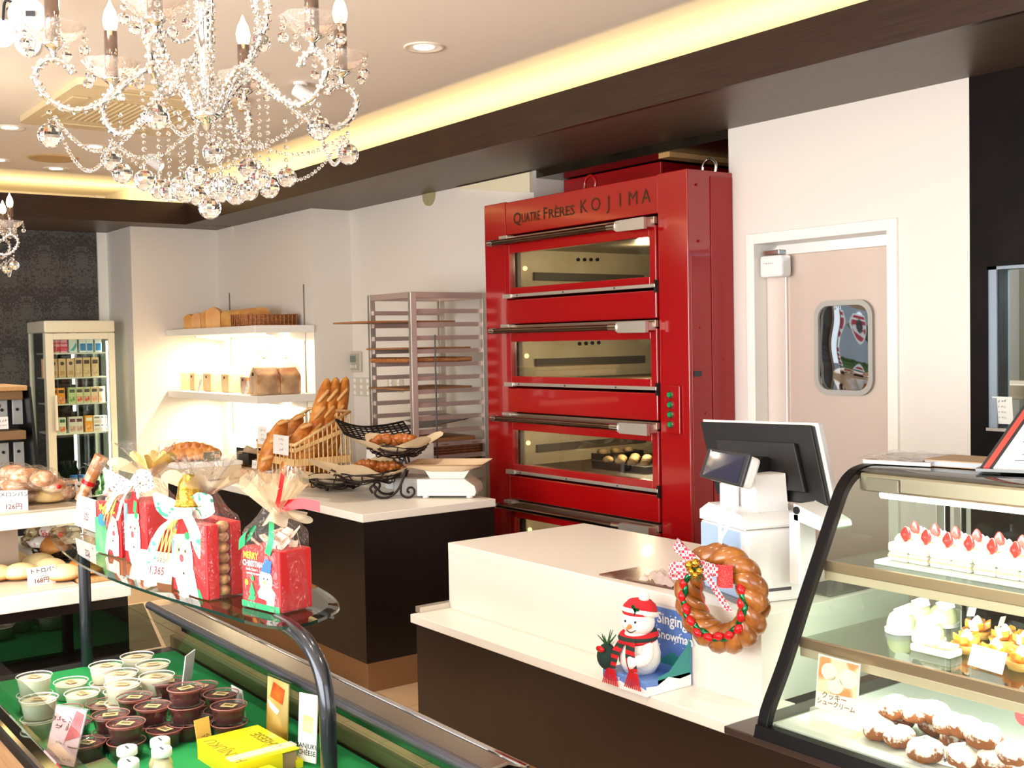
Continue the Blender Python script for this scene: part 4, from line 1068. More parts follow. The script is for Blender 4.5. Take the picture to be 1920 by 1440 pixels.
def loaf(me, sl, name, a, b, lab, group):
    o = bpy.data.objects.new(name, me); COL.objects.link(o); tag(o, lab, 'bread', group); lean(o, a, b)
    s = bpy.data.objects.new('crust_slashes', sl); COL.objects.link(s); s.parent = o; s['kind'] = 'stuff'
for (pb, pt, lab) in (((575, 880), (610, 728), 'leftmost of the three long baguettes standing in the wicker basket'), ((592, 885), (628, 722), 'middle one of the three long baguettes standing in the wicker basket'), ((610, 888), (645, 726), 'rightmost of the three long baguettes standing in the wicker basket')):
    a = ax(*pb, -6.02); b = ax(*pt, -6.10); a.z = max(a.z, CT + 0.03)
    d = (b - a); b = a + d.normalized() * 0.62
    top = ax(*pt, -6.10); a = top - (top - a).normalized() * 0.62
    if a.z < CT + 0.03: a = top - (top - a) * ((top.z - CT - 0.03) / (top.z - a.z))
    loaf(bag_me, sl_me, 'baguette', a, top, lab, 'baguettes in the wicker basket')
for (pb, pt, x0, lab) in (((505, 850), (534, 786), -6.2, 'short dark loaf at the left front of the wicker basket, behind the upper price card'), ((540, 845), (563, 776), -6.35, 'short dark loaf at the back of the wicker basket, left of the baguettes'), ((545, 865), (577, 793), -6.02, 'short split-crust loaf in the middle of the wicker basket'), ((572, 862), (592, 790), -6.12, 'short loaf half hidden behind the split-crust one in the wicker basket'), ((565, 880), (598, 803), -5.96, 'short golden loaf nearest the sloping side of the wicker basket')):
    top = ax(*pt, x0); a = ax(*pb, x0); a = top - (top - a).normalized() * 0.34
    loaf(bat_me, sl2_me, 'batard', a, top, lab, 'short loaves in the wicker basket')
# two cards on the basket
for (bl, br, h, lab) in (((483, 832), (499, 836), 0.105, 'narrow price card clipped to the left corner of the wicker basket rim'), ((512, 850), (540, 847), 0.11, 'white price card clipped to the front of the wicker basket')):
    A, B = ay(*bl, BKY0 - 0.02), ay(*br, BKY0 - 0.02)
    zb = A.z
    card('price_card', A, B, zb, h, 0.05, [('~4', 0.55, 0.72, 0.017, ink_r), ('----', 0.55, 0.5, 0.02, ink_g), ('~3', 0.55, 0.2, 0.02, ink_b)], lab)

# tiered wire stand with three round wire baskets
ts = thing('tiered_stand', 'black wrought-iron scroll stand holding two wire baskets, one above the other, on the back counter', 'stand', (-5.13, 2.96, CT))
e = V((0.595, 0.804, 0)); e2 = V((-0.804, 0.595, 0))
def pt_(px, py, off=0.0):
    """point in the stand's own vertical plane"""
    d = ray(px, py); n = V((0.804, -0.595, 0)); o = V((-5.13, 2.96, CT)); k = (o - EYE).dot(n) / d.dot(n)
    return EYE + d * k - V((-5.13, 2.96, CT)) + e2 * off
for off in (0.0, 0.16):
    P = [pt_(*p, off) for p in ((699, 925), (694, 916), (700, 911), (706, 916), (703, 926), (712, 937), (728, 937), (745, 920), (757, 895), (762, 872), (757, 857))]
    P = [V((p.x, p.y, max(p.z, 0.006))) for p in P]
    obj('scroll_leg', MB().tube(smooth_path(P, 5), 0.0065, 7), wire_m, ts)
    P = [pt_(*p, off) for p in ((752, 908), (752, 925), (760, 935), (770, 933), (777, 924), (774, 915), (766, 915), (764, 921), (768, 924))]
    P = [V((p.x, p.y, max(p.z, 0.006))) for p in P]
    obj('scroll_foot', MB().tube(smooth_path(P, 5), 0.006, 7), wire_m, ts)
    P = [pt_(*p, off) for p in ((737, 859), (744, 867), (752, 869), (754, 863), (748, 862))]
    obj('scroll_bracket', MB().tube(smooth_path(P, 5), 0.005, 7), wire_m, ts)
def wire_bowl(R, h, seed, n_ring=8, oval=0.8):
    rnd = random.Random(seed); mb = MB()
    for k in range(n_ring):
        t = (k + 0.3) / n_ring; rr = R * (0.45 + 0.55 * t ** 0.7); z = h * t ** 1.6
        w = rnd.uniform(0.004, 0.014); ph = rnd.uniform(0, 6)
        mb.tube([(rr * math.cos(a), rr * oval * math.sin(a), z + w * math.sin(3 * a + ph)) for a in [2 * PI * i / 28 for i in range(28)]], 0.0035 if k < n_ring - 1 else 0.005, 5, closed=True)
    for k in range(14):
        a = 2 * PI * k / 14 + rnd.uniform(-.1, .1)
        mb.tube([(R * f * math.cos(a + 0.25 * f), R * oval * f * math.sin(a + 0.25 * f), h * max(0, (f - 0.42) / 0.58) ** 1.6) for f in (0.02, 0.3, 0.5, 0.75, 1.0)], 0.003, 5)
    return mb
def liner(R, h, seed, pts=4, k1=1.35, oval=0.8):
    rnd = random.Random(seed); ph = rnd.uniform(0, 1)
    def fn(u, v):
        a = 2 * PI * u; s = (abs(math.cos(pts / 2 * (a + ph)))) ** 2.2
        rr = R * v * (0.9 + (k1 - 0.9) * s * v)
        z = h * max(0, v - 0.35) ** 1.3 * (0.9 + 1.2 * s) + 0.006 + 0.004 * math.sin(11 * a) * v
        return (rr * math.cos(a), rr * oval * math.sin(a), z)
    return MB().grid(fn, 48, 8)
def twist_bread(seed):
    rnd = random.Random(seed); mb = MB()
    P = [V((-0.055, 0.0, 0.012)), V((-0.03, 0.012, 0.03)), V((0, -0.006, 0.036)), V((0.03, 0.01, 0.03)), V((0.058, 0, 0.012))]
    mb.tube(smooth_path(P, 5), [0.008] + [0.019 + 0.006 * math.sin(k * 1.4) for k in range(19)] + [0.008], 10)
    for k, (x, y) in enumerate(((-0.03, 0.0), (0.0, 0.012), (0.028, -0.004))):
        mb.ball((x, y, 0.036), 0.021, 1.0, 0.85, 0.75, 12, 8, rot=Matrix.Rotation(0.5 * k, 3, 'Z'))
    return mesh('glazed_twist', mb, crust_d)
tw = [twist_bread(k) for k in range(2)]
rotb = math.atan2(e.y, e.x)
base = V((-5.13, 2.96, CT))
BW = []
for (px, py, R, h, lab, par) in ((743, 857, 0.165, 0.06, None, 'upper'), (688, 906, 0.20, 0.065, None, 'lower')):
    c = pt_(px, py, 0.08)
    w_ = obj('wire_basket', wire_bowl(R, h, 3 if par == 'upper' else 5), wire_m, ts, loc=(c.x, c.y, max(c.z, 0.03)), rot=(0, 0, rotb))
    ln = obj('paper_liner', liner(R * 1.04, h * 1.45, 2 if par == 'upper' else 8, 4, 1.6), paper_t, w_)
    BW.append(base + V((c.x, c.y, max(c.z, 0.03))))
n_ = 0
TL = ['large glazed bread twist at the left of the upper wire basket', 'glazed bread twist at the right of the upper wire basket', 'glazed bread twist at the left end of the lower wire basket', 'glazed bread twist second from left in the lower wire basket', 'glazed bread twist in the middle of the lower wire basket', 'glazed bread twist right of the middle in the lower wire basket', 'darker glazed bread twist at the right end of the lower wire basket']
for (bi, px, py, rz, lv) in ((0, 722, 838, 0.9, 0), (0, 758, 832, 0.2, 0), (1, 665, 884, 0.7, 0), (1, 688, 872, 0.3, 1), (1, 700, 880, 1.3, 0), (1, 715, 876, 0.1, 0), (1, 735, 875, 0.5, 0)):
    d = ray(px, py); zt = BW[bi].z
    n = V((0.804, -0.595, 0)); o0 = BW[bi]; k = (o0 - EYE).dot(n) / d.dot(n); p = EYE + d * k
    o = bpy.data.objects.new('glazed_twist', tw[n_ % 2]); COL.objects.link(o)
    o.location = (p.x, p.y, max(BW[bi].z + (0.045 if bi == 0 else 0.026), p.z - 0.03)); o.rotation_euler = (0, 0, rz + 0.6)
    s = 1.25 if bi == 0 else 1.1
    o.scale = (s, s, s); tag(o, TL[n_], 'bread', 'glazed twists in the wire baskets'); n_ += 1
p = az(632, 918, CT)
t = thing('wire_basket', 'low dark wire basket lined with paper on the counter, left of the tiered stand', 'basket', (p.x, p.y, CT + 0.02), rotb)
obj('wires', wire_bowl(0.19, 0.055, 9), wire_m, t)
obj('paper_liner', liner(0.185, 0.075, 4, 4, 1.4), paper_t, t)
for k in range(3): obj('foot', MB().ball((0.09 * math.cos(k * 2.1), 0.08 * math.sin(k * 2.1), -0.008), 0.012, nu=8, nv=6), wire_m, t)
# black lattice tray standing behind the stand
lt = thing('lattice_tray', 'black woven lattice tray with curled ends behind the tiered stand', 'tray', (-5.62, 3.25, CT))
lm = MB(); c0 = ax(735, 800, -5.62) - V((-5.62, 3.25, CT))
def lp(u, v): return V((-0.16 + 0.1 * v, -0.22 + 0.44 * u, c0.z - 0.005 + 0.055 * (2 * u - 1) ** 2 * (1 if u < .5 else 0.3) - 0.075 * v))
for k in range(7): lm.tube([lp(i / 10, k / 6) for i in range(11)], 0.007 if k in (0, 6) else 0.004, 5)
for k in range(13): lm.tube([lp(k / 12, j / 4) for j in range(5)], 0.006, 5)
obj('lattice', lm, black_p, lt)
obj('support_box', MB().box(-0.12, 0.12, -0.05, 0.25, 0.0, c0.z - 0.10), M('carton_white', '#dcd9d2', 0.6), lt)
tag(obj('printed_leaflet', MB().box(-5.50, -5.30, 3.18, 3.185, CT, CT + 0.19), M('leaflet_pale', '#eceef2', 0.5)), 'white printed leaflet standing behind the upper wire basket', 'leaflet')
# translucent tub and kitchen scale
tb = thing('plastic_tub', 'translucent plastic food tub between the iron stand and the scale', 'tub', (-5.17, 3.17, CT), 0.35)
tub_m = thin_glass('frosted_tub', '#eef0ee', 1.5, 0.2, 0.5, '#e9e7e2')
obj('walls', MB().prism(rrect(-0.10, 0.10, -0.075, 0.075, 0.025), (0, 0, 0), (1, 0, 0), (0, 1, 0), (0, 0, 0.085)), tub_m, tb, bevel=0.004)
obj('rim', MB().tube([(x, y, 0.088) for x, y in rrect(-0.105, 0.105, -0.08, 0.08, 0.03)], 0.005, 6, closed=True), tub_m, tb)
obj('lid', MB().prism(rrect(-0.103, 0.103, -0.078, 0.078, 0.028), (0, 0, 0.088), (1, 0, 0), (0, 1, 0), (0, 0, 0.01)), thin_glass('tub_lid', '#e6dcd0', 1.5, 0.15, 0.4, '#cbb9a6'), tb, bevel=0.003)
sc = thing('kitchen_scale', 'white kitchen scale with wide peach weighing tray at the end of the back counter', 'scale', (-4.99, 3.27, CT), rotb - 0.15)
obj('body', MB().prism([(-0.15, 0), (0.15, 0), (0.158, 0.02), (0.15, 0.05), (0.10, 0.085), (-0.15, 0.085)], (0, -0.10, 0.012), (1, 0, 0), (0, 0, 1), (0, 0.2, 0)), M('scale_white', '#e2e4dc', 0.4), sc, bevel=0.012)
for x in (-0.11, 0.12):
    for y in (-0.075, 0.075): obj('foot', MB().cyl((x, y, 0), (x, y, 0.014), 0.018, n=12), white_pl, sc)
obj('pillar', MB().prism([(-0.09, 0), (0.09, 0), (0.12, 0.045), (-0.12, 0.045)], (0, -0.06, 0.097), (1, 0, 0), (0, 0, 1), (0, 0.12, 0)), MATS['scale_white'], sc, bevel=0.006)
tray_m = M('peach_tray', '#f2d5b0', 0.5)
def trf(u, v):
    x, y = (2 * u - 1), (2 * v - 1); m = max(abs(x), abs(y)); r = (abs(x) ** 4 + abs(y) ** 4) ** 0.25
    return (0.205 * x, 0.155 * y, 0.142 + 0.040 * max(0, m - 0.45) ** 1.0 / 0.55 - 0.004)
tg = MB().grid(trf, 16, 14); tg.grid(lambda u, v: (trf(u, v)[0], trf(u, v)[1], trf(u, v)[2] - 0.006), 16, 14)
obj('weighing_tray', tg, tray_m, sc)
# braided loaf on its white box, wooden steps, black box and boxes at the far end of the counter
q = az(357, 862, 0.965)
bx = thing('display_box', 'pale box covered with white paper under the braided loaf on the back counter', 'box', (q.x, q.y, CT))
obj('box', MB().box(-0.20, 0.22, -0.16, 0.24, 0, 0.10), M('kraft_pale', '#d9c7a8', 0.7), bx, bevel=0.004)
obj('paper_cover', MB().box(-0.205, 0.225, -0.165, 0.245, 0.08, 0.104), paper_w, bx, bevel=0.004)
bl = thing('braided_loaf', 'large golden braided loaf lying on the paper-covered box', 'bread', (q.x, q.y, CT + 0.104), 0.94)
mb = MB()
for s in range(3):
    P = []
    for k in range(25):
        t = k / 24; a = t * 5.2 * PI + s * 2 * PI / 3
        w = math.sin(PI * (0.06 + 0.88 * t)) ** 0.6
        P.append(((t - 0.5) * 0.50, 0.062 * w * math.sin(a), 0.07 * w + 0.026 * w * math.cos(2 * a) + 0.012))
    mb.tube([V(p) * 0.72 for p in P], [0.72 * (0.028 + 0.034 * math.sin(PI * k / 24) ** 0.5) for k in range(25)], 12)
obj('braid', mb, crust, bl)
xs = az(455, 905, CT)
ws = thing('wooden_steps', 'pale wooden two-step display riser on the back counter', 'riser', (xs.x - 0.25, xs.y + 0.12, CT))
obj('step', MB().box(-0.30, 0.22, -0.02, 0.22, 0, 0.055), wood_l, ws, bevel=0.003); obj('step', MB().box(-0.30, 0.22, 0.08, 0.22, 0.055, 0.105), wood_l, ws, bevel=0.003)
pl = az(468, 846, 1.03)
tag(obj('black_box', MB().box(-0.09, 0.09, -0.05, 0.05, 0, 0.10), black_p, loc=(pl.x - 0.3, pl.y + 0.13, CT + 0.07), bevel=0.004), 'small black box standing at the back of the counter, left of the wicker basket', 'box')
tag(obj('herb_tray', MB().box(-0.14, 0.14, -0.05, 0.05, 0, 0.06), M('herb_tray', '#6f6a4e', 0.6, col2='#b9a98f', scale=40, contrast=(0.45, 0.55)), loc=(pl.x - 0.42, pl.y - 0.12, CT + 0.10)), 'low clear tray of dark packets beside the braided loaf', 'tray')
pb = MB().grid(lambda u, v: (-0.09 + 0.18 * u, -0.06 + 0.12 * v, 0.03 + 0.06 * u * (1 - v) + 0.01 * math.sin(9 * u)), 10, 6)
tag(obj('paper_sheet', pb, paper_t, loc=(xs.x - 0.28, xs.y + 0.18, CT + 0.105)), 'folded greaseproof sheet lying on the wooden riser beside the basket', 'paper')
p = az(443, 893, 0.93)
card('price_card', (xs.x - 0.22, xs.y + 0.155, 0), (xs.x - 0.16, xs.y + 0.16, 0), CT + 0.056, 0.05, 0.1, [('~2', 0.5, 0.4, 0.02, ink_g)], 'tiny white price card on the wooden riser')

# ================================================================ REGISTER, WREATH, SNOWMAN
RT = 0.82
a0 = V((-2.69, 2.755, 0)); b0 = V((-2.41, 2.67, 0)); uu = (b0 - a0).normalized(); vv = V((-uu.y, uu.x, 0))
ang = math.atan2(uu.y, uu.x)
ps = thing('register_tower', 'white cash register tower with pale blue front panel and receipt printer cover', 'register', a0 + V((0, 0, RT)), ang)
WW = (b0 - a0).length
obj('tower', MB().box(0, WW, 0, 0.24, 0.0, 0.23), white_pl, ps, bevel=0.012)
obj('front_panel', MB().box(0.012, WW - 0.03, -0.004, 0.004, 0.012, 0.222), bluewhite_pl, ps, bevel=0.003)
obj('top_cover', MB().prism([(0, 0), (WW, 0), (WW, 0.02), (WW - 0.03, 0.045), (0.06, 0.06), (0, 0.03)], (0, 0.0, 0.232), (1, 0, 0), (0, 0, 1), (0, 0.24, 0)), white_pl, ps, bevel=0.01)
obj('neck', MB().prism([(0.12, 0), (0.25, 0), (0.235, 0.12), (0.135, 0.12)], (0, 0.07, 0.275), (1, 0, 0), (0, 0, 1), (0, 0.11, 0)), white_pl, ps, bevel=0.012)
obj('display_post', MB().box(0.095, 0.155, 0.02, 0.06, 0.26, 0.36), white_pl, ps, bevel=0.006)
obj('serial_label', MB().box(WW + 0.0005, WW + 0.001, 0.05, 0.16, 0.035, 0.045), ink_g, ps)
obj('foot', MB().box(0.02, WW - 0.01, -0.02, 0.20, -0.0, 0.012), M('foot_grey', '#7a7a80', 0.5), ps)  # flat grey foot, set a little forward of the tower front
# monitor, back towards us
mt = thing('register_monitor', 'large black-backed register touch screen tilted on its arm, white bezel edge', 'monitor', ay(1435, 870, 2.93))
YM = 2.93
C4 = [ay(1315, 790, YM), ay(1526, 797, YM + 0.0), ay(1558, 950, YM - 0.05), ay(1346, 928, YM - 0.05)]
nn = (C4[1] - C4[0]).cross(C4[3] - C4[0]).normalized()
if nn.y > 0: nn = -nn
def slab(mb, pts, d0, d1, m=0):
    mb.add([p + nn * d0 for p in pts] + [p + nn * d1 for p in pts], [(0, 1, 2, 3), (7, 6, 5, 4), (0, 4, 5, 1), (1, 5, 6, 2), (2, 6, 7, 3), (3, 7, 4, 0)], m); return mb
cen = sum(C4, V()) / 4
def ins(f): return [cen + (p - cen) * f for p in C4]
obj('rear_shell', slab(MB(), ins(0.985), -0.012, 0.012), black_p, mt, world=True, bevel=0.004)
obj('white_bezel', slab(MB(), [p + V((0, 0, 0.006)) for p in ins(1.025)], -0.040, -0.012), white_pl, mt, world=True, bevel=0.004)
obj('screen', slab(MB(), ins(0.93), -0.0355, -0.034), M('screen_dark', '#15161a', 0.08), mt, world=True)
r2 = [cen + (C4[0] - cen) * 0.7 + (C4[3] - C4[0]) * 0.10, cen + (C4[1] - cen) * 0.7 + (C4[2] - C4[1]) * 0.10, cen + (C4[2] - cen) * 0.72, cen + (C4[3] - cen) * 0.72]
obj('raised_back', slab(MB(), r2, 0.012, 0.030), M('black_ribbed', '#1b1b1d', 0.4), mt, world=True, bevel=0.004)
hc = cen + (C4[3] - C4[0]) * 0.12
lateral = (C4[1] - C4[0]).normalized()
obj('hinge_barrel', MB().cyl(hc + nn * 0.05 - lateral * 0.06, hc + nn * 0.05 + lateral * 0.045, 0.042, n=24), black_p, mt, world=True, bevel=0.003)
# customer display
cd = thing('customer_display', 'small tilted customer display on a white post, dark screen towards the shop', 'display', ay(1362, 878, 2.66))
D4 = [ay(1330, 841, 2.69), ay(1409, 853, 2.66), ay(1391, 914, 2.63), ay(1313, 894, 2.66)]
nn = (D4[1] - D4[0]).cross(D4[3] - D4[0]).normalized()
if nn.dot(EYE - D4[0]) < 0: nn = -nn
cen = sum(D4, V()) / 4
C4 = D4
obj('housing', slab(MB(), ins(0.97), -0.05, -0.006), white_pl, cd, world=True, bevel=0.012)
obj('bezel', slab(MB(), ins(1.0), -0.006, 0.006), M('bezel_dark', '#2b2c30', 0.35), cd, world=True, bevel=0.003)
obj('screen', slab(MB(), [cen + (p - cen) * 0.82 for p in D4], 0.006, 0.0075), M('screen_bluish', '#20263f', 0.08, coat=0.5), cd, world=True)
u_ = (D4[1] - D4[0]).normalized(); w_ = (D4[0] - D4[3]).normalized()
obj('maker_mark', MB().prism([(0, 0.008), (0.006, 0.008), (0.003, 0)], D4[0] + (D4[1] - D4[0]) * 0.08 - w_ * 0.013 + nn * 0.0065, u_, w_, nn * 0.0002).scrawl(5, D4[0] + (D4[1] - D4[0]) * 0.19 - w_ * 0.013 + nn * 0.0067, u_, w_, 0.006), ink_w, cd, world=True)
# receipt tray right of the tower
rt = thing('receipt_printer', 'white receipt printer arm sticking out right of the register tower', 'printer', ay(1520, 975, 2.80))
obj('arm', MB().prism([(0, 0), (0.11, -0.025), (0.14, -0.012), (0.135, 0.005), (0.1, 0.02), (0.0, 0.05)], (-0.04, -0.03, 0), (1, 0, 0), (0, 0, 1), (0, 0.10, 0)), white_pl, rt, bevel=0.006)
obj('post', MB().box(-0.06, -0.02, -0.03, 0.05, -0.20, 0.02), white_pl, rt, bevel=0.004)
obj('knob', MB().cyl((-0.028, -0.034, 0.03), (-0.028, -0.028, 0.03), 0.012, n=16), black_p, rt)
tag(obj('coin_mat', MB().box(-2.46, -2.31, 2.95, 3.18, RT, RT + 0.008), M('rubber_mat', '#6b6864', 0.7, bump=0.2, scale=120), bevel=0.002), 'grey ribbed coin mat on the counter end, seen through the cake case', 'mat')
# menu pad and crumpled bag
tag(obj('menu_pad', MB().prism([(-3.057, 2.625), (-2.715, 2.655), (-2.80, 2.83), (-3.06, 2.82)], (0, 0, RT), (1, 0, 0), (0, 1, 0), (0, 0, 0.006)), M('menu_brown', '#5a3b33', 0.25, col2='#8a6a5c', scale=14, contrast=(0.5, 0.62))), 'flat brown printed menu card lying on the register counter', 'menu')
cb = MB()
rnd = random.Random(4)
def crum(u, v):
    return (-2.89 + 0.22 * u, 2.66 + 0.13 * v, RT + 0.008 + 0.03 * (math.sin(PI * u) * math.sin(PI * v)) ** 0.5 + 0.014 * math.sin(17 * u + 9 * v) * math.sin(13 * v - 5 * u))
cb.grid(crum, 22, 14, smooth=False)
tag(obj('paper_wrapped_snack', cb, thin_glass('wrap_film', '#f1e5e0', 1.5, 0.08, 0.55, '#e6cfc6', 0.6, 40)), 'small crumpled translucent wrapper lying on the brown menu card', 'wrapper')
# braided bread wreath with ribbon, hanging before the counter
wc = ay(1352, 1122, 2.50)
wh = thing('bread_wreath', 'glossy braided bread wreath hung with red and white gingham bow and foil-wrapped sweets', 'wreath', wc)
ea = V((0.986, 0.165, 0)); eu = V((0, 0, 1)); en = V((0.165, -0.986, 0))
RR = 0.107
def wp(a, rad, off): return ea * (rad * math.cos(a)) + eu * (rad * 1.04 * math.sin(a)) + en * off
mb = MB()
NT = 5
for s in range(3):
    P = [wp(2 * PI * k / 168, RR + 0.023 * math.cos(NT * 2 * PI * k / 168 + s * 2 * PI / 3), 0.023 * math.sin(NT * 2 * PI * k / 168 + s * 2 * PI / 3)) for k in range(168)]
    mb.tube(P, [0.024 + 0.008 * math.cos(NT * 2 * PI * k / 168 + s * 2 * PI / 3) for k in range(168)], 10, closed=True)
obj('bread_braid', mb, wreath_m, wh)
foil_r = M('red_foil', '#d31c22', 0.2, 0.3); foil_g = M('green_foil', '#0e6b40', 0.12, 0.6)
sw = mesh('sweet', MB().ball((0, 0, 0), 0.011, 1.5, 1, 1, 10, 7), foil_r); sw2 = mesh('sweet', MB().ball((0, 0, 0), 0.010, 2.1, 0.8, 0.8, 10, 7), foil_g)
for k in range(24):
    a = math.radians(150 + k * 10.2)
    o = bpy.data.objects.new('wrapped_sweet', sw if k % 2 else sw2); COL.objects.link(o); o.parent = wh
    o.location = wp(a, RR - 0.002 + 0.006 * math.sin(2.3 * k), 0.044 + 0.003 * math.sin(3 * k)); o.scale = (1.15, 1.15, 1.15); o.rotation_euler = Matrix((ea * -math.sin(a) + eu * math.cos(a), en, (ea * -math.sin(a) + eu * math.cos(a)).cross(en))).transposed().to_euler()
def gingham():
    m = bpy.data.materials.new('gingham'); m.use_nodes = True; nt = m.node_tree; b = nt.nodes['Principled BSDF']; b.inputs['Roughness'].default_value = 0.6
    tc = nt.nodes.new('ShaderNodeTexCoord'); ck = nt.nodes.new('ShaderNodeTexChecker'); ck.inputs['Scale'].default_value = 110
    ck.inputs['Color1'].default_value = lin('#d2364a'); ck.inputs['Color2'].default_value = lin('#f6e6e4')
    nt.links.new(tc.outputs['Object'], ck.inputs[0]); nt.links.new(ck.outputs[0], b.inputs['Base Color']); return m
gm_ = gingham()
def ribbon(mb, pts, w, wd, m=0):
    """flat band along pts, width w along direction wd"""
    pts = smooth_path(pts, 6); wd = V(wd).normalized(); n = len(pts)
    vs = []
    for p in pts: vs += [p - wd * w / 2, p + wd * w / 2]
    mb.add(vs, [(2 * i, 2 * i + 1, 2 * i + 3, 2 * i + 2) for i in range(n - 1)], m, True); return mb
bc_ = wp(math.radians(112), RR, 0.05)
bw = MB()
def L_(a, b, c): return bc_ + (ea * a + eu * b) * 1.12 + en * c
ribbon(bw, [L_(0, 0, 0), L_(-0.05, 0.045, 0.03), L_(-0.075, 0.05, 0.0), L_(-0.04, 0.015, -0.01), L_(0, 0, 0)], 0.035, eu + ea * 0.6)
ribbon(bw, [L_(0, 0, 0), L_(-0.06, -0.01, 0.03), L_(-0.095, -0.03, 0.01), L_(-0.06, -0.03, 0.0), L_(0, 0, 0)], 0.035, eu)
ribbon(bw, [L_(0, 0, 0), L_(0.05, 0.0, 0.03), L_(0.085, -0.01, 0.01), L_(0.04, -0.01, 0.0), L_(0, 0, 0)], 0.035, eu + ea * 0.3)
ribbon(bw, [L_(0.01, 0, 0.01), L_(0.05, -0.04, 0.02), L_(0.085, -0.09, 0.015), L_(0.10, -0.105, 0.02)], 0.032, ea - eu * 0.2)
obj('gingham_bow', bw, gm_, wh)
obj('glitter_bow', MB().grid(lambda u, v: L_(0.06 + 0.05 * u, -0.045 + 0.06 * v, 0.012 + 0.02 * math.sin(PI * u)), 8, 8), M('red_glitter', '#c1121c', 0.2, 0.4, col2='#ee5a5a', scale=300, bump=0.5), wh)
for k, (x, y) in enumerate(((-0.02, 0.012), (0.0, 0.02), (0.012, 0.0), (0.0, -0.012), (-0.012, -0.004))):
    obj('gold_bauble', MB().ball(L_(x, y - 0.012, 0.022), 0.011 if k > 1 else 0.014, nu=12, nv=8), M('gold_bauble', '#c9a03a', 0.15, 0.9) if k == 0 else MATS['gold_bauble'], wh)
fm_ = MB()
for k in range(16):
    a = 2 * PI * k / 16; fm_.tube([L_(0, -0.015, 0.012), L_(0.03 * math.cos(a), -0.015 + 0.03 * math.sin(a), 0.018)], [0.003, 0.001], 5)
fo = obj('fir_sprig', fm_, M('fir_green', '#27592e', 0.6), wh)
obj('hanging_ribbon', ribbon(MB(), [wp(PI / 2, RR + 0.04, 0), wp(PI / 2, RR + 0.12, -0.02) - ea * 0.012, wp(PI / 2, RR + 0.21, -0.06) - ea * 0.01], 0.012, ea).join(ribbon(MB(), [wp(PI / 2, RR + 0.06, 0.004), wp(PI / 2, RR + 0.13, -0.02) + ea * 0.03, wp(PI / 2, RR + 0.21, -0.06) + ea * 0.02], 0.012, ea)), M('white_ribbon', '#f7f6f2', 0.4), wh)
obj('bow_string', MB().tube(smooth_path([L_(0.02, -0.03, 0.02), L_(0.015, -0.07, 0.02), L_(0.035, -0.115, 0.015)], 5), 0.0012, 5), foil_r, wh)

# singing snowman in its open box
Z0 = 0.548
sb = thing('snowman_toy', 'plush snowman toy in red cap and striped scarf in its blue box on the ledge', 'toy', (-2.675, 2.49, Z0), 0)
blue_c = M('box_blue', '#2f55a8', 0.4, col2='#6d93d6', scale=4); teal_c = M('box_teal', '#2c8a86', 0.45); snow_m = M('plush_white', '#f5f2ec', 0.9, bump=0.3, scale=140)
x0, x1, y0, y1 = -0.105, 0.10, -0.095, 0.098
obj('base_tray', MB().box(x0, x1, y0, y1, 0, 0.045), blue_c, sb, bevel=0.003)
obj('tray_snow', MB().prism([(x0, 0), (x1, 0), (x1, 0.02), (0.06, 0.028), (0.03, 0.015), (-0.02, 0.024), (-0.06, 0.012), (x0, 0.02)], (0, y0 - 0.001, 0.0), (1, 0, 0), (0, 0, 1), (0, 0.001, 0)).prism([(y0, 0), (y1, 0), (y1, 0.035), (0.05, 0.03), (0.0, 0.045), (-0.05, 0.025), (y0, 0.03)], (x1 + 0.001, 0, 0), (0, 1, 0), (0, 0, 1), (-0.001, 0, 0)), ink_w, sb)
ht = ay(1213, 1132, 2.59).z - Z0
bcd = obj('back_card', MB().box(x0, x1, y1, y1 + 0.004, 0, ht), blue_c, sb)
obj('card_snow', MB().prism([(x0, 0.04), (x1, 0.04), (x1, 0.07), (0.07, 0.10), (0.05, 0.075), (0.02, 0.09), (-0.03, 0.06), (x0, 0.08)], (0, y1 - 0.001, 0), (1, 0, 0), (0, 0, 1), (0, 0.0005, 0)), teal_c, bcd)
fl = MB(); rnd = random.Random(3)
for k in range(26): fl.join(disc(rnd.uniform(x0 + .01, x1 - .01), rnd.uniform(0.1, ht - 0.01), rnd.uniform(0.0012, 0.0028), y1 - 0.0015, n=6))
obj('printed_snow', fl, ink_w, bcd)['kind'] = 'stuff'
obj('title', MB().text('Singing', (0.02, y1 - 0.002, ht - 0.05), (1, 0, 0), (0, 0, 1), 0.05, align='C', bold=0.02).text('Snowman', (0.03, y1 - 0.002, ht - 0.10), (1, 0, 0), (0, 0, 1), 0.042, align='C', bold=0.02), ink_w, bcd)
obj('title', MB().text('Singing', (-0.045, y0 - 0.002, 0.027), (1, 0, 0), (0, 0, 1), 0.018).text('Snowman', (-0.04, y0 - 0.002, 0.008), (1, 0, 0), (0, 0, 1), 0.018), ink_w, sb)
obj('side_panel', MB().prism([(y0 + 0.05, 0.0), (y1, 0.0), (y1, 0.15), (y1 - 0.02, 0.12), (y0 + 0.10, 0.06), (y0 + 0.05, 0.05)], (x1, 0, 0), (0, 1, 0), (0, 0, 1), (-0.003, 0, 0)), teal_c, sb)
sx, sy = -0.01, -0.02
bd = MB().lathe([(0, 0.0), (0.05, 0.0), (0.066, 0.03), (0.068, 0.06), (0.058, 0.10), (0.045, 0.125), (0.0, 0.13)], (sx, sy, 0.045), 24)
obj('body', bd, snow_m, sb)
hd = MB().ball((sx, sy - 0.004, 0.205), 0.055, 1.0, 0.95, 0.92, 20, 14)
hdo = obj('head', hd, snow_m, sb)
R_ = Matrix.Rotation(0.30, 3, 'Z')
def face(x, y, z): return R_ @ V((x, y, z)) + V((sx, sy - 0.004, 0.205))
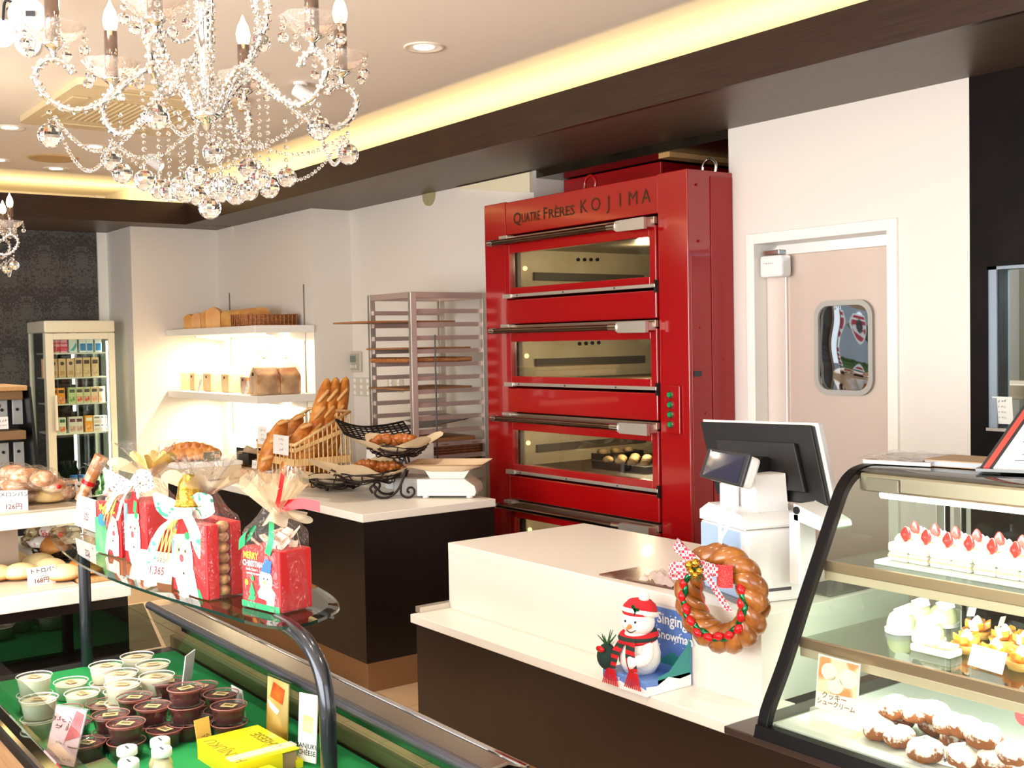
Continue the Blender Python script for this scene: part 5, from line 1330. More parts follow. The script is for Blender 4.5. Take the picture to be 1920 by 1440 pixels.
for s in (-1, 1): obj('eye', MB().ball(face(0.018 * s, -0.049, 0.008), 0.004, nu=8, nv=6), ink_b, hdo)
obj('nose', MB().cyl(face(0, -0.050, -0.006), face(0, -0.070, -0.010), 0.008, 0.004, n=10), M('felt_orange', '#e88a4a', 0.8), hdo)
obj('mouth', MB().tube(smooth_path([face(-0.016, -0.047, -0.020), face(0, -0.050, -0.027), face(0.018, -0.046, -0.018)], 4), 0.0014, 5), ink_b, hdo)
cap = MB().lathe([(0.052, 0.020), (0.057, 0.028), (0.052, 0.048), (0.036, 0.064), (0.0, 0.070)], (sx, sy + 0.004, 0.208), 24)
cpo = obj('red_cap', cap, M('red_felt', '#d0202a', 0.9, bump=0.2, scale=200), sb)
obj('fur_band', MB().tube([(sx + 0.050 * math.cos(a), sy + 0.006 + 0.050 * math.sin(a), 0.234 - 0.012 * math.sin(a)) for a in [2 * PI * k / 24 for k in range(24)]], 0.010, 8, closed=True), snow_m, cpo)
obj('pompom', MB().ball((sx + 0.015, sy + 0.01, 0.283), 0.018, nu=12, nv=8), snow_m, cpo)
hl = MB()
for a in (0.2, 2.4, 4.4): hl.obox((sx + 0.030 + 0.008 * math.cos(a), sy - 0.044, 0.252 + 0.008 * math.sin(a)), (0.009 * math.cos(a), 0, 0.009 * math.sin(a)), (-0.005 * math.sin(a), 0, 0.005 * math.cos(a)), (0, 0.002, 0))
obj('holly', hl, foil_g, cpo)
def striped():
    m = bpy.data.materials.new('striped_scarf'); m.use_nodes = True; nt = m.node_tree; b = nt.nodes['Principled BSDF']; b.inputs['Roughness'].default_value = 0.95
    tc = nt.nodes.new('ShaderNodeTexCoord'); wv = nt.nodes.new('ShaderNodeTexWave'); wv.inputs['Scale'].default_value = 13; wv.bands_direction = 'Z'
    r = nt.nodes.new('ShaderNodeValToRGB'); r.color_ramp.interpolation = 'CONSTANT'
    r.color_ramp.elements[0].color = lin('#c8141e'); r.color_ramp.elements[1].position = 0.5; r.color_ramp.elements[1].color = lin('#25332b')
    nt.links.new(tc.outputs['Object'], wv.inputs[0]); nt.links.new(wv.outputs[1], r.inputs[0]); nt.links.new(r.outputs[0], b.inputs['Base Color']); return m
stp = striped()
sf = MB().tube([(sx + 0.05 * math.cos(a), sy + 0.05 * math.sin(a) - 0.004, 0.158 + 0.008 * math.sin(a)) for a in [2 * PI * k / 24 for k in range(24)]], 0.016, 8, closed=True)
obj('scarf_loop', sf, stp, sb)
for (xa, xb, zb) in ((-0.012, -0.05, 0.055), (0.02, 0.055, 0.065)):
    so = obj('scarf_end', ribbon(MB(), [V((sx + xa, sy - 0.055, 0.155)), V((sx + (xa + xb) / 2, sy - 0.075, 0.11)), V((sx + xb, sy - 0.078, zb))], 0.044, (1, 0, 0.2)), stp, sb)
    fr2 = MB()
    for k in range(9): fr2.tube([(sx + xb - 0.018 + k * 0.0045, sy - 0.078, zb), (sx + xb - 0.026 + k * 0.0068, sy - 0.082, zb - 0.025), (sx + xb - 0.034 + k * 0.009, sy - 0.084, zb - 0.05)], 0.0022, 5)
    obj('fringe', fr2, foil_r if False else M('red_yarn', '#c9151f', 0.9) if 'red_yarn' not in MATS else MATS['red_yarn'], so)
for s in (-1, 1): obj('arm', MB().tube(smooth_path([(sx + 0.05 * s, sy - 0.01, 0.135), (sx + 0.075 * s, sy - 0.045, 0.105), (sx + (0.035 if s > 0 else 0.078 * s), sy - 0.075, 0.09)], 5), 0.02, 10), snow_m, sb)
obj('button', MB().cyl((sx - 0.03, sy - 0.062, 0.125), (sx - 0.03, sy - 0.068, 0.125), 0.006, n=10), MATS['gold_bauble'], sb)
gs = obj('green_sack', MB().ball((-0.092, -0.085, 0.085), 0.036, 1, 0.9, 1.2, 14, 10), M('dark_green_velvet', '#0f2f26', 0.8), sb)
obj('sack_bow', MB().ball((-0.088, -0.118, 0.115), 0.013, 1.6, 0.6, 0.8, 8, 6), foil_r, gs)
sp = MB()
for k in range(10): sp.tube([(-0.092, -0.085, 0.12), (-0.092 + 0.03 * math.cos(k), -0.085 + 0.03 * math.sin(k), 0.145 + 0.01 * (k % 3))], [0.004, 0.001], 5)
obj('fir_sprig', sp, MATS['fir_green'], gs)
# ================================================================ OPEN CHILLER WITH PUDDINGS
HX0, HX1, HY0, HY1, HZ, TZ = -3.95, -1.90, 0.665, 1.418, 0.772, 0.62
hc_ = thing('open_chiller', 'long open chilled showcase with green felt bed, dark rails and glass sides in the foreground', 'showcase', (-2.95, 1.05, 0))
wood_c = M('chiller_side_wood', '#8a6a48', 0.5, col2='#7a5a3a', scale=8, stretch=(0.6, 20, 20))
# carcass as five boards, open at the top
obj('carcass', MB().box(HX0, HX1, HY0, HY0 + 0.02, 0.05, TZ + 0.02).box(HX0, HX1, HY1 - 0.02, HY1, 0.05, TZ + 0.02).box(HX0, HX0 + 0.02, HY0, HY1, 0.05, TZ - 0.05).box(HX1 - 0.02, HX1, HY0, HY1, 0.05, TZ - 0.02).box(HX0, HX1, HY0, HY1, 0.03, 0.06), wood_c, hc_, world=True)
obj('plinth', MB().box(HX0 + 0.04, HX1 - 0.04, HY0 + 0.04, HY1 - 0.04, 0, 0.04), black_p, hc_, world=True)
felt = obj('felt_bed', MB().box(HX0 + 0.14, HX1 - 0.03, HY0 + 0.06, 1.362, TZ - 0.012, TZ), felt_g, hc_, world=True)
obj('bed_tray', MB().box(HX0 + 0.03, HX1 - 0.03, HY0 + 0.025, HY1 - 0.03, TZ - 0.03, TZ - 0.013), M('dark_tray', '#23262a', 0.35, 0.4), hc_, world=True)
glass_in = thin_glass('chiller_glass', '#d5e2da', 1.7)
obj('side_glass', MB().quad((HX0 + 0.03, 1.372, TZ - 0.01), (HX1, 1.372, TZ - 0.01), (HX1, 1.308, HZ - 0.012), (HX0 + 0.03, 1.308, HZ - 0.012)), glass_in, hc_, world=True)
obj('side_glass', MB().quad((HX0 + 0.03, HY0 + 0.05, TZ - 0.01), (HX1, HY0 + 0.05, TZ - 0.01), (HX1, HY0 + 0.04, HZ + 0.035), (HX0 + 0.03, HY0 + 0.04, HZ + 0.035)), glass_in, hc_, world=True)
obj('end_glass', MB().quad((HX0 + 0.02, HY0 + 0.04, TZ - 0.01), (HX0 + 0.02, 1.36, TZ - 0.01), (HX0 + 0.02, 1.30, HZ), (HX0 + 0.02, HY0 + 0.04, HZ)), thin_glass('dark_end_glass', '#7d8480', 1.7, edge=0.35), hc_, world=True)
rail_d = M('rail_dark', '#55545c', 0.25, 0.6)
obj('inner_rail', MB().cyl((HX0 + 0.06, 1.308, HZ - 0.002), (HX1 + 0.02, 1.308, HZ - 0.002), 0.0135, n=14).ball((HX0 + 0.06, 1.308, HZ - 0.002), 0.0135, nu=14, nv=8), rail_d, hc_, world=True)
obj('rail_ledge', MB().box(HX0 + 0.08, HX1 + 0.02, 1.318, 1.402, HZ - 0.03, HZ - 0.004), M('rail_bronze', '#a89886', 0.18, 0.85), hc_, world=True, bevel=0.005)
obj('outer_trim', MB().box(HX0 + 0.10, HX1 + 0.02, 1.402, 1.417, HZ - 0.10, HZ - 0.002), chrome, hc_, world=True, bevel=0.003)
obj('front_rail', MB().box(HX0 + 0.05, HX1, HY0 + 0.0, HY0 + 0.05, TZ + 0.01, TZ + 0.06), chrome, hc_, world=True, bevel=0.012)
# near end cheek with bright band
ck = [(HY0 - 0.01, 0.1), (HY1 + 0.005, 0.1), (HY1 + 0.005, HZ - 0.06), (HY1 - 0.02, HZ - 0.012), (HY1 - 0.06, HZ + 0.006), (HY1 - 0.20, HZ - 0.006), (HY0 + 0.1, TZ - 0.03), (HY0 - 0.01, TZ - 0.05)]
obj('end_cheek', MB().prism(ck, (HX1 + 0.0, 0, 0), (0, 1, 0), (0, 0, 1), (0.035, 0, 0)), M('cheek_dark', '#1d1a1e', 0.2, coat=0.4), hc_, world=True)
obj('end_band', MB().tube([(HX1 + 0.017, y, z + 0.006) for y, z in ck[1:7]], 0.012, 8, flat=0.35), steel, hc_, world=True)
obj('cable_hook', MB().tube(smooth_path([(-2.62, 1.30, 0.985), (-2.58, 1.33, 0.965), (-2.66, 1.35, 0.955), (-2.74, 1.33, 0.965), (-2.62, 1.31, 0.97)], 5), 0.004, 6), M('cable_grey', '#5e6068', 0.4), hc_, world=True)

# boat-shaped glass shelf on two posts
GZ = 1.0
gs_ = thing('glass_shelf', 'boat-shaped clear glass shelf on two dark posts above the chiller', 'shelf', (-3.4, 1.2, GZ))
NE = [(-4.42, 1.155), (-4.30, 1.095), (-4.05, 1.045), (-3.65, 1.005), (-3.345, 1.006), (-3.0, 1.036), (-2.73, 1.075), (-2.55, 1.10), (-2.46, 1.138), (-2.455, 1.20), (-2.50, 1.285), (-2.57, 1.345), (-2.75, 1.395), (-3.1, 1.43), (-3.6, 1.42), (-4.0, 1.35), (-4.3, 1.25), (-4.41, 1.195)]
outl = [(p.x, p.y) for p in smooth_path([(x, y, 0) for x, y in NE], 5, True)]
n = len(outl); cx = sum(p[0] for p in outl) / n; cy = sum(p[1] for p in outl) / n
inn = [(cx + (x - cx) * 0.972, cy + (y - cy) * 0.86) for x, y in outl]
g = MB()
g.add([(x, y, GZ) for x, y in inn], [tuple(range(n))])
g.add([(x, y, GZ) for x, y in inn] + [(x, y, GZ - 0.004) for x, y in outl], [(i, (i + 1) % n, n + (i + 1) % n, n + i) for i in range(n)], 1)
obj('glass_top', g, (thin_glass('shelf_plate', '#d3dfd8', 1.9), thin_glass('shelf_bevel', '#9fb3aa', 2.0)), gs_, world=True)
obj('polished_edge', MB().add([(x, y, GZ - 0.004) for x, y in outl] + [(cx + (x - cx) * 0.999, cy + (y - cy) * 0.996, GZ - 0.012) for x, y in outl], [(i, (i + 1) % n, n + (i + 1) % n, n + i) for i in range(n)]), glass_edge, gs_, world=True)
obj('post', MB().tube([(-3.82, 1.075, TZ), (-3.82, 1.075, GZ - 0.012)], 0.019, 16), gun, gs_, world=True)
obj('post', MB().tube(smooth_path([(-2.285, 1.16, TZ), (-2.285, 1.16, 0.78), (-2.288, 1.16, 0.86), (-2.315, 1.16, 0.925), (-2.375, 1.16, 0.968), (-2.46, 1.165, 0.984), (-2.56, 1.17, 0.986)], 6), 0.019, 16), gun, gs_, world=True)
obj('pad', MB().cyl((-2.54, 1.17, 0.98), (-2.54, 1.17, 0.998), 0.022, n=16), chrome, gs_, world=True)
# faint dotted marks
# ---- pudding cups
def cup(kind):
    t = thing(kind + '_cup', 'x', 'dessert cup')
    r1, r0, h = (0.0475, 0.040, 0.050) if kind == 'pudding' else (0.046, 0.037, 0.043)
    fill = M('pudding_cream', '#faf0dc', 0.35, sub=0.1) if kind == 'pudding' else M('berry_jelly', '#4d0a12', 0.12, coat=0.6)
    lidc = M('pudding_skin', '#f6e2c4', 0.4) if kind == 'pudding' else M('jelly_top', '#5d1218', 0.1, coat=0.5)
    fh = h - 0.006
    rr = r0 + (r1 - r0) * fh / h - 0.0015
    obj('filling', MB().lathe([(0, 0.002), (r0 - 0.002, 0.002), (rr, fh)], n=24), fill, t)
    obj('surface', MB().cyl((0, 0, fh - 0.0005), (0, 0, fh + 0.0005), rr, n=24), lidc, t)
    obj('cup_wall', MB().lathe([(r0, 0.0), (r1, h), (r1 + 0.0025, h), (r1 + 0.0025, h + 0.003)], n=28), cup_pl, t)
    rim_m = M('cup_rim', '#f2f2ee', 0.08, spec=0.8) if kind == 'pudding' else M('cup_rim_red', '#a0605a', 0.1, spec=0.8)
    obj('rim', MB().tube([((r1 + 0.001) * math.cos(a), (r1 + 0.001) * math.sin(a), h + 0.001) for a in [2 * PI * k / 28 for k in range(28)]], 0.0016, 6, closed=True), rim_m, t)
    obj('lid', MB().lathe([(0, h - 0.001), (r1 - 0.006, h - 0.001), (r1 - 0.004, h + 0.002)], n=28), cup_pl, t)
    lb = obj('label', MB().obox((0, 0, h + 0.0002), (0.019, 0, 0), (0, 0.013, 0), (0, 0, 0.0004)), M('cup_label_cream', '#d8b98e', 0.5) if kind == 'pudding' else M('cup_label_gold', '#d9bf84', 0.5), t, rot=(0, 0, 0.5))
    obj('label_print', MB().obox((0, 0.004, h + 0.0009), (0.013, 0, 0), (0, 0.0016, 0), (0, 0, 0.0002)).obox((0, -0.003, h + 0.0009), (0.013, 0, 0), (0, 0.002, 0), (0, 0, 0.0002)), ink_b if kind != 'pudding' else M('label_brown', '#8d7350', 0.6), lb)
    return t
cw, cj = cup('pudding'), cup('jelly')
used = {id(cw): False, id(cj): False}
def place(src, px, py, lv, lab, rz):
    h = 0.052 if src is cw else 0.046
    p = az(px, py, TZ + h * (lv + 1))
    for l in range(lv + 1):
        c = src if not used[id(src)] else dup(src)
        used[id(src)] = True
        c.location = (p.x, p.y, TZ + 0.001 + h * l); c.rotation_euler = (0, 0, rz + 0.4 * l)
        c['label'] = lab if l == lv else ('second' if l == lv - 1 else 'bottom') + ' in the stack under the ' + ' '.join(lab.split()[:10]).rstrip(',')
        c['group'] = 'cream pudding cups' if src is cw else 'dark berry jelly cups'
WC = [((64, 1267), 1, 'cream pudding cup at the far left by the front glass'), ((133, 1277), 0, 'cream pudding cup right of the leftmost stack'), ((154, 1298), 0, 'cream pudding cup in the front row, just behind the jelly cups'), ((73, 1309), 1, 'cream pudding cup seen through the front glass edge'), ((199, 1246), 1, 'cream pudding cup by the dark left post'), ((226, 1261), 1, 'cream pudding cup in the middle of the heap'), ((257, 1229), 1, 'cream pudding cup farthest back in the chiller'), ((287, 1244), 1, 'cream pudding cup at the back right of the heap'), ((294, 1266), 1, 'cream pudding cup just behind the tallest jelly stack'), ((230, 1281), 1, 'cream pudding cup at the front right of the cream heap')]
for (q, lv, lab) in WC: place(cw, q[0], q[1], lv, lab, random.uniform(-.4, .4))
JC = [((122, 1329), 0, 'berry jelly cup at the left end of the jelly cups'), ((138, 1351), 0, 'berry jelly cup half hidden behind the pink card'), ((194, 1317), 0, 'berry jelly cup with reddish rim behind the double stack at the left'), ((207, 1338), 1, 'berry jelly cup topping the left double stack'), ((236, 1354), 1, 'berry jelly cup topping the stack nearest the milk bottles'), ((252, 1305), 1, 'berry jelly cup against the cream puddings, with a pale label'), ((286, 1322), 1, 'berry jelly cup topping the stack in the middle'), ((314, 1275), 1, 'berry jelly cup farthest back, beside the cream puddings'), ((348, 1288), 2, 'berry jelly cup on the tallest stack'), ((376, 1284), 1, 'berry jelly cup just right of and behind the tallest stack'), ((414, 1299), 1, 'berry jelly cup with clear rim at the back right'), ((429, 1321), 1, 'berry jelly cup topping the rightmost stack'), ((309, 1365), 0, 'single berry jelly cup nearest the yellow card'), ((367, 1348), 0, 'single berry jelly cup with a square pale label, right of the middle'), ((162, 1390), 0, 'berry jelly cup behind the bottom corner of the pink card')]
for (q, lv, lab) in JC: place(cj, q[0], q[1], lv, lab, random.uniform(-.4, .4))
# ---- milk bottle puddings
bot_m = solid_glass('bottle_glass', '#f6f6f0', 1.3); milk_m = M('custard_milk', '#f2e3bd', 0.35)
def bottle():
    t = thing('pudding_bottle', 'x', 'bottle')
    obj('contents', MB().lathe([(0, 0.003), (0.026, 0.003), (0.027, 0.045), (0.018, 0.066), (0.017, 0.074), (0, 0.074)], n=20), milk_m, t)
    obj('glass', MB().lathe([(0.0, 0.0), (0.027, 0.0), (0.029, 0.004), (0.029, 0.046), (0.021, 0.066), (0.0195, 0.08), (0.0215, 0.085)], n=24), cup_pl, t)
    obj('cap', MB().lathe([(0.0215, 0.083), (0.0235, 0.084), (0.0235, 0.098), (0.022, 0.101), (0.019, 0.102), (0.018, 0.0995), (0, 0.0995)], n=24), M('bottle_cap', '#eef0ee', 0.35), t)
    obj('cap_print', MB().obox((0, 0, 0.1002), (0.011, 0, 0), (0, 0.0025, 0), (0, 0, 0.0003)), ink_g, t)
    return t
b0 = bottle(); fb = True
for (px, py, lab) in ((238, 1401, 'custard bottle with white cap, behind the nearest one, left pair'), (241, 1426, 'custard bottle nearest the viewer at the bottom edge, left pair'), (300, 1386, 'custard bottle at the back of the right pair, beside the jelly cups'), (303, 1403, 'custard bottle at the front of the right pair')):
    p = az(px, py, TZ + 0.101)
    c = b0 if fb else dup(b0); fb = False
    c.location = (p.x, p.y, TZ + 0.001); c['label'] = lab; c['group'] = 'custard bottles with white caps'
# ---- yellow cake box
yel = M('box_yellow', '#f3e21c', 0.35, coat=0.3)
def yellow_box(o, rot, L1, L2, ztop, lab, words=True):
    o = V((o[0], o[1], ztop)); u = V((math.cos(rot), math.sin(rot), 0)); w = V((-u.y, u.x, 0))
    t = thing('cake_box', lab, 'box', (o.x, o.y, TZ))
    H = ztop - TZ
    obj('sleeve', MB().prism([(0, 0), (L2, 0), (L2, H), (0, H)], u * 0.0, w, (0, 0, 1), u * L1 * 0.72), yel, t, bevel=0.002)
    obj('lid', MB().obox(u * L1 / 2 + w * L2 / 2 + V((0, 0, H)), u * L1 / 2, w * L2 / 2, (0, 0, 0.0012)), yel, t)
    obj('inner_tray', MB().obox(u * L1 * 0.5 + w * L2 / 2 + V((0, 0, H * 0.46)), u * L1 * 0.47, w * L2 * 0.47, (0, 0, H * 0.42)), M('kraft_board', '#a98a63', 0.7), t)
    obj('tray_lip', MB().obox(u * L1 * 1.0 + w * L2 / 2 + V((0, 0, H * 0.2)), u * L1 * 0.05, w * L2 * 0.5, (0, 0, H * 0.2)), yel, t)
    olive = M('olive_print', '#8a7d1c', 0.5) if 'olive_print' not in MATS else MATS['olive_print']
    if words:
        top = V((0, 0, H + 0.0016))
        obj('print', MB().text('HANJUKU', w * L2 * 0.46 + u * L1 * 0.20 + top, w, -u, 0.044, bold=0.01), olive, t)
        obj('print', MB().text('CHEESE', w * L2 * 0.46 + u * L1 * 0.86 + top, w, -u, 0.040, bold=0.01), olive, t)
        rg = MB()
        for (a, b, r) in ((0.10, 0.62, 0.022), (0.26, 0.70, 0.022)):
            rg.tube([u * L1 * b + w * L2 * a + top + u * r * math.cos(q) + w * r * 0.8 * math.sin(q) for q in [2 * PI * k / 20 for k in range(20)]], 0.0006, 4, closed=True)
        obj('ring_print', rg, olive, t)
        obj('clear_band', MB().obox(w * L2 * 0.16 + u * L1 * 0.5 + V((0, 0, H + 0.003)), u * L1 * 0.52, w * L2 * 0.07, (0, 0, 0.0015)), thin_glass('clear_band', '#fbfbf2', 1.6, 0.05, 0.3), t)
    return t
yellow_box((-2.535, 1.047), math.radians(92), 0.165, 0.228, 0.668, 'yellow cheesecake box with open kraft tray, lettered lid, in the near corner of the chiller')
yellow_box((-2.27, 0.99), math.radians(99), 0.168, 0.225, 0.655, 'second yellow box at the bottom edge, below the photo stands', False)
# ---- cards in the chiller
card('price_card', az(372, 1412, TZ), az(399, 1403, TZ), TZ + 0.012, 0.07, 0.2, [('~2', 0.6, 0.3, 0.012, ink_b)], 'small yellow-orange price card left of the yellow cake box', face=M('card_yellow', '#eab95a', 0.5))
card('price_card', az(462, 1352, TZ), az(442, 1340, TZ), TZ + 0.002, 0.085, 0.1, [], 'blank-backed white price card behind the rightmost jelly stack')
card('price_card', az(357, 1225, HZ), az(339, 1238, HZ), 0.70, 0.085, 0.15, [('~1', 0.3, 0.15, 0.014, ink_b)], 'white price card seen edge-on from behind, leaning by the far rail')
pc = card('photo_stand', az(499, 1381, TZ), az(538, 1400, TZ), TZ + 0.005, 0.155, 0.06, [], 'clear acrylic stand with golden cheesecake photo, behind the yellow box', face=M('photo_gold', '#e8b24a', 0.3, col2='#f6dc9a', scale=7, contrast=(0.4, 0.6), detail=1),
     extra=lambda t, o, u, up, fn, w, h: [obj('picture', MB().prism([(w * 0.15, h * 0.68), (w * 0.75, h * 0.62), (w * 0.85, h * 0.88), (w * 0.3, h * 0.95)], o + fn * 0.0006, u, up, fn * 0.0004), M('photo_berry', '#9c3a1a', 0.3, col2='#c9661f', scale=30), t),
        obj('picture', MB().prism([(w * 0.05, h * 0.62), (w * 0.16, h * 0.50), (w * 0.5, h * 0.42), (w * 0.62, h * 0.5), (w * 0.35, h * 0.56)], o + fn * 0.0007, u, up, fn * 0.0004), ink_w, t),
        obj('acrylic', MB().obox(o + u * w / 2 + up * h / 2 - fn * 0.004, u * w * 0.55, up * h * 0.53, fn * 0.004), thin_glass('acrylic_sheet', '#f2faf8', 1.6), t)])
card('product_card', az(558, 1432, TZ), az(592, 1440, TZ), TZ + 0.01, 0.165, 0.08, [('HANJUKU', 0.5, 0.20, 0.017, ink_b), ('CHEESE', 0.5, 0.10, 0.017, ink_b)], 'tall white card with a picture of small orange cakes, beside the curved dark post',
     extra=lambda t, o, u, up, fn, w, h: [obj('picture', MB().prism([(w * 0.2, h * 0.45), (w * 0.75, h * 0.42), (w * 0.8, h * 0.66), (w * 0.3, h * 0.70)], o + fn * 0.0006, u, up, fn * 0.0004), M('cake_print', '#f0b45e', 0.5, col2='#f8dca0', scale=40), t),
        obj('picture', MB().obox(o + u * w * 0.5 + up * h * 0.78 + fn * 0.0006, u * w * 0.32, up * h * 0.07, fn * 0.0002), M('pale_print', '#dfe0d8', 0.5), t)])
p1, p2 = az(92, 1428, TZ), az(128, 1445, TZ)
def pink_extra(t, o, u, up, fn, w, h):
    obj('picture', MB().prism([(w * 0.52, h * 0.40), (w * 0.97, h * 0.52), (w * 0.97, h * 0.92), (w * 0.7, h * 0.97)], o + fn * 0.0006, u, up, fn * 0.0004), M('berry_photo', '#c8202e', 0.3, col2='#e85a64', scale=25), t)
    obj('acrylic', MB().obox(o + u * w / 2 + up * h / 2 - fn * 0.004, u * w * 0.54, up * h * 0.53, fn * 0.0035), MATS['acrylic_sheet'], t)
card('photo_stand', az(82, 1430, TZ), az(138, 1441, TZ), TZ + 0.004, 0.135, 0.35, [('~4', 0.30, 0.72, 0.018, ink_r), ('~3', 0.32, 0.58, 0.018, ink_r), ('----', 0.40, 0.34, 0.016, ink_r), ('~9', 0.5, 0.08, 0.009, ink_r)], 'pink strawberry pudding card in a clear tilted stand by the front glass', face=M('card_pink', '#f2b9c4', 0.4), extra=pink_extra)

# ================================================================ CHRISTMAS GIFT BAGS ON THE GLASS SHELF
tulle = thin_glass('tulle', '#f8efe0', 1.2, 0.5, 0.36, '#efe2c6', 0.3, 200)
ribbon_pat = M('ribbon_print', '#f7f3e6', 0.5, col2='#3f9a86', scale=70, contrast=(0.60, 0.66), detail=0)
santa_w = M('santa_white', '#f7f4ef', 0.5); skin_p = M('santa_skin', '#f3c9a8', 0.5); green_print = M('print_green', '#1f9a5e', 0.5); blue_print = M('print_blue', '#2d63b8', 0.5); yel_print = ink_y
gold_b = M('gold_foil', '#c8a23c', 0.25, 0.7, col2='#8e6f22', scale=60, bump=0.5)
kraft_s = M('straw', '#d9b56c', 0.6)
def bag_wrap(t, w, d, h, htop, neck, seed):
    """cellophane bag around a w x d box: sides, gathered neck and ruffle"""
    rnd = random.Random(seed); ph = rnd.uniform(0, 6)
    def sq(a, s):
        c, q = math.cos(a), math.sin(a); k = 1 / max(abs(c), abs(q)); k = k * (1 - s) + s
        return c * k, q * k
    def fn(u, v):
        a = 2 * PI * u
        if v < 0.42:
            f = v / 0.42; x, y = sq(a, 0.15); z = h * f; g = 1.04 + 0.03 * math.sin(5 * a + ph + 3 * f)
            return (x * w / 2 * g, y * d / 2 * g, z)
        if v < 0.70:
            f = (v - 0.42) / 0.28; s = f ** 0.8; x, y = sq(a, 0.15 + 0.8 * s)
            g = (1.05 * (1 - s) + neck / (w / 2) * s) * (1 + 0.16 * s * math.sin(9 * a + ph))
            gy = (1.05 * (1 - s) + neck / (d / 2) * s) * (1 + 0.16 * s * math.sin(9 * a + ph))
            return (x * w / 2 * g, y * d / 2 * gy, h + (htop * 0.45) * f)
        f = (v - 0.70) / 0.30
        r = neck * (1 + 2.6 * f ** 0.9) * (1 + 0.30 * f * math.sin(7 * a + ph) + 0.12 * f * math.sin(15 * a))
        return (r * math.cos(a), r * math.sin(a), h + htop * (0.45 + 0.55 * f) * (1 - 0.10 * f * (1 + math.sin(3 * a + ph)) * 0.5))
    return obj('cellophane', MB().grid(fn, 44, 30), cello, t)
def ruffle(t, z, r, hgt, seed, mat, name='tulle_ruffle', a0=0.0, a1=2 * PI, kx=1.0):
    rnd = random.Random(seed); ph = rnd.uniform(0, 6)
    def fn(u, v):
        a = a0 + (a1 - a0) * u
        rr = 0.012 + (r * (0.75 + 0.25 * math.sin(6 * a + ph))) * v
        return (kx * rr * math.cos(a), rr * math.sin(a), z + hgt * v * (0.8 + 0.2 * math.sin(8 * a + ph)))
    return obj(name, MB().grid(fn, 40, 6), mat, t)
def bowset(t, c, s, mat, name='bow', tails=True):
    c = V(c); mb = MB(); ex = V((0.8, 0.6, 0)); ez = V((0, 0, 1)); en = V((0.6, -0.8, 0))
    def P(a, b, q): return c + (ex * a + ez * b + en * q) * s
    ribbon(mb, [P(0, 0, 0), P(-0.6, 0.35, 0.35), P(-1.0, 0.30, 0.15), P(-0.65, -0.05, 0.05), P(0, 0, 0)], 0.42 * s, ez + en * 0.4)
    ribbon(mb, [P(0, 0, 0), P(0.6, 0.40, 0.35), P(1.0, 0.25, 0.15), P(0.6, 0.0, 0.05), P(0, 0, 0)], 0.42 * s, ez + en * 0.4)
    if tails:
        ribbon(mb, [P(0, 0, 0.1), P(-0.5, -0.3, 0.4), P(-0.9, -0.9, 0.45), P(-1.05, -1.4, 0.4)], 0.38 * s, ex * 0.8 + ez * 0.3)
        ribbon(mb, [P(0, 0, 0.1), P(0.4, -0.4, 0.4), P(0.6, -0.95, 0.4), P(0.75, -1.25, 0.38)], 0.38 * s, ex)
    return obj(name, mb, mat, t)
def frontcard(t, poly, w, d, mat, name, off=0.0):
    """flat print on the bag's front (-y side); poly in bag-width/height metres from its left bottom"""
    return obj(name, MB().prism(poly, (-w / 2, -d / 2 - 0.001 - off, 0), (1, 0, 0), (0, 0, 1), (0, -0.0005, 0)), mat, t)
def ell(cx, cz, rx, rz, n=20): return [(cx + rx * math.cos(2 * PI * k / n), cz + rz * math.sin(2 * PI * k / n)) for k in range(n)]
def santa(t, x, z, s, w, d, off=0.0012):
    """santa print: beard, face, cap, nose, holly"""
    frontcard(t, ell(x, z, 0.034 * s, 0.055 * s), w, d, santa_w, 'santa_beard', off)
    frontcard(t, ell(x, z + 0.012 * s, 0.022 * s, 0.02 * s), w, d, skin_p, 'santa_face', off + 0.0006)
    frontcard(t, [(x - 0.026 * s, z + 0.034 * s), (x + 0.028 * s, z + 0.04 * s), (x + 0.026 * s, z + 0.075 * s), (x + 0.002 * s, z + 0.085 * s)], w, d, M('santa_cap', '#cf1d26', 0.5) if 'santa_cap' not in MATS else MATS['santa_cap'], 'santa_cap', off + 0.0006)
    frontcard(t, ell(x + 0.03 * s, z + 0.08 * s, 0.008 * s, 0.008 * s, 12), w, d, santa_w, 'pompom', off + 0.0012)
    frontcard(t, [(x - 0.03 * s, z + 0.03 * s), (x + 0.032 * s, z + 0.036 * s), (x + 0.032 * s, z + 0.046 * s), (x - 0.03 * s, z + 0.04 * s)], w, d, santa_w, 'cap_trim', off + 0.0012)
    frontcard(t, ell(x - 0.004 * s, z + 0.006 * s, 0.0065 * s, 0.006 * s, 12), w, d, M('santa_nose', '#d84a5a', 0.5) if 'santa_nose' not in MATS else MATS['santa_nose'], 'santa_nose', off + 0.0018)
    for dx in (-0.012, 0.010): frontcard(t, ell(x + dx * s, z + 0.018 * s, 0.002 * s, 0.0025 * s, 8), w, d, ink_b, 'santa_eye', off + 0.0018)
    frontcard(t, ell(x + 0.002 * s, z - 0.016 * s, 0.0022 * s, 0.002 * s, 8), w, d, ink_b, 'santa_mouth', off + 0.0018)
    frontcard(t, ell(x + 0.018 * s, z + 0.042 * s, 0.009 * s, 0.006 * s, 8), w, d, green_print, 'holly', off + 0.0018)

BZ = GZ + 0.003
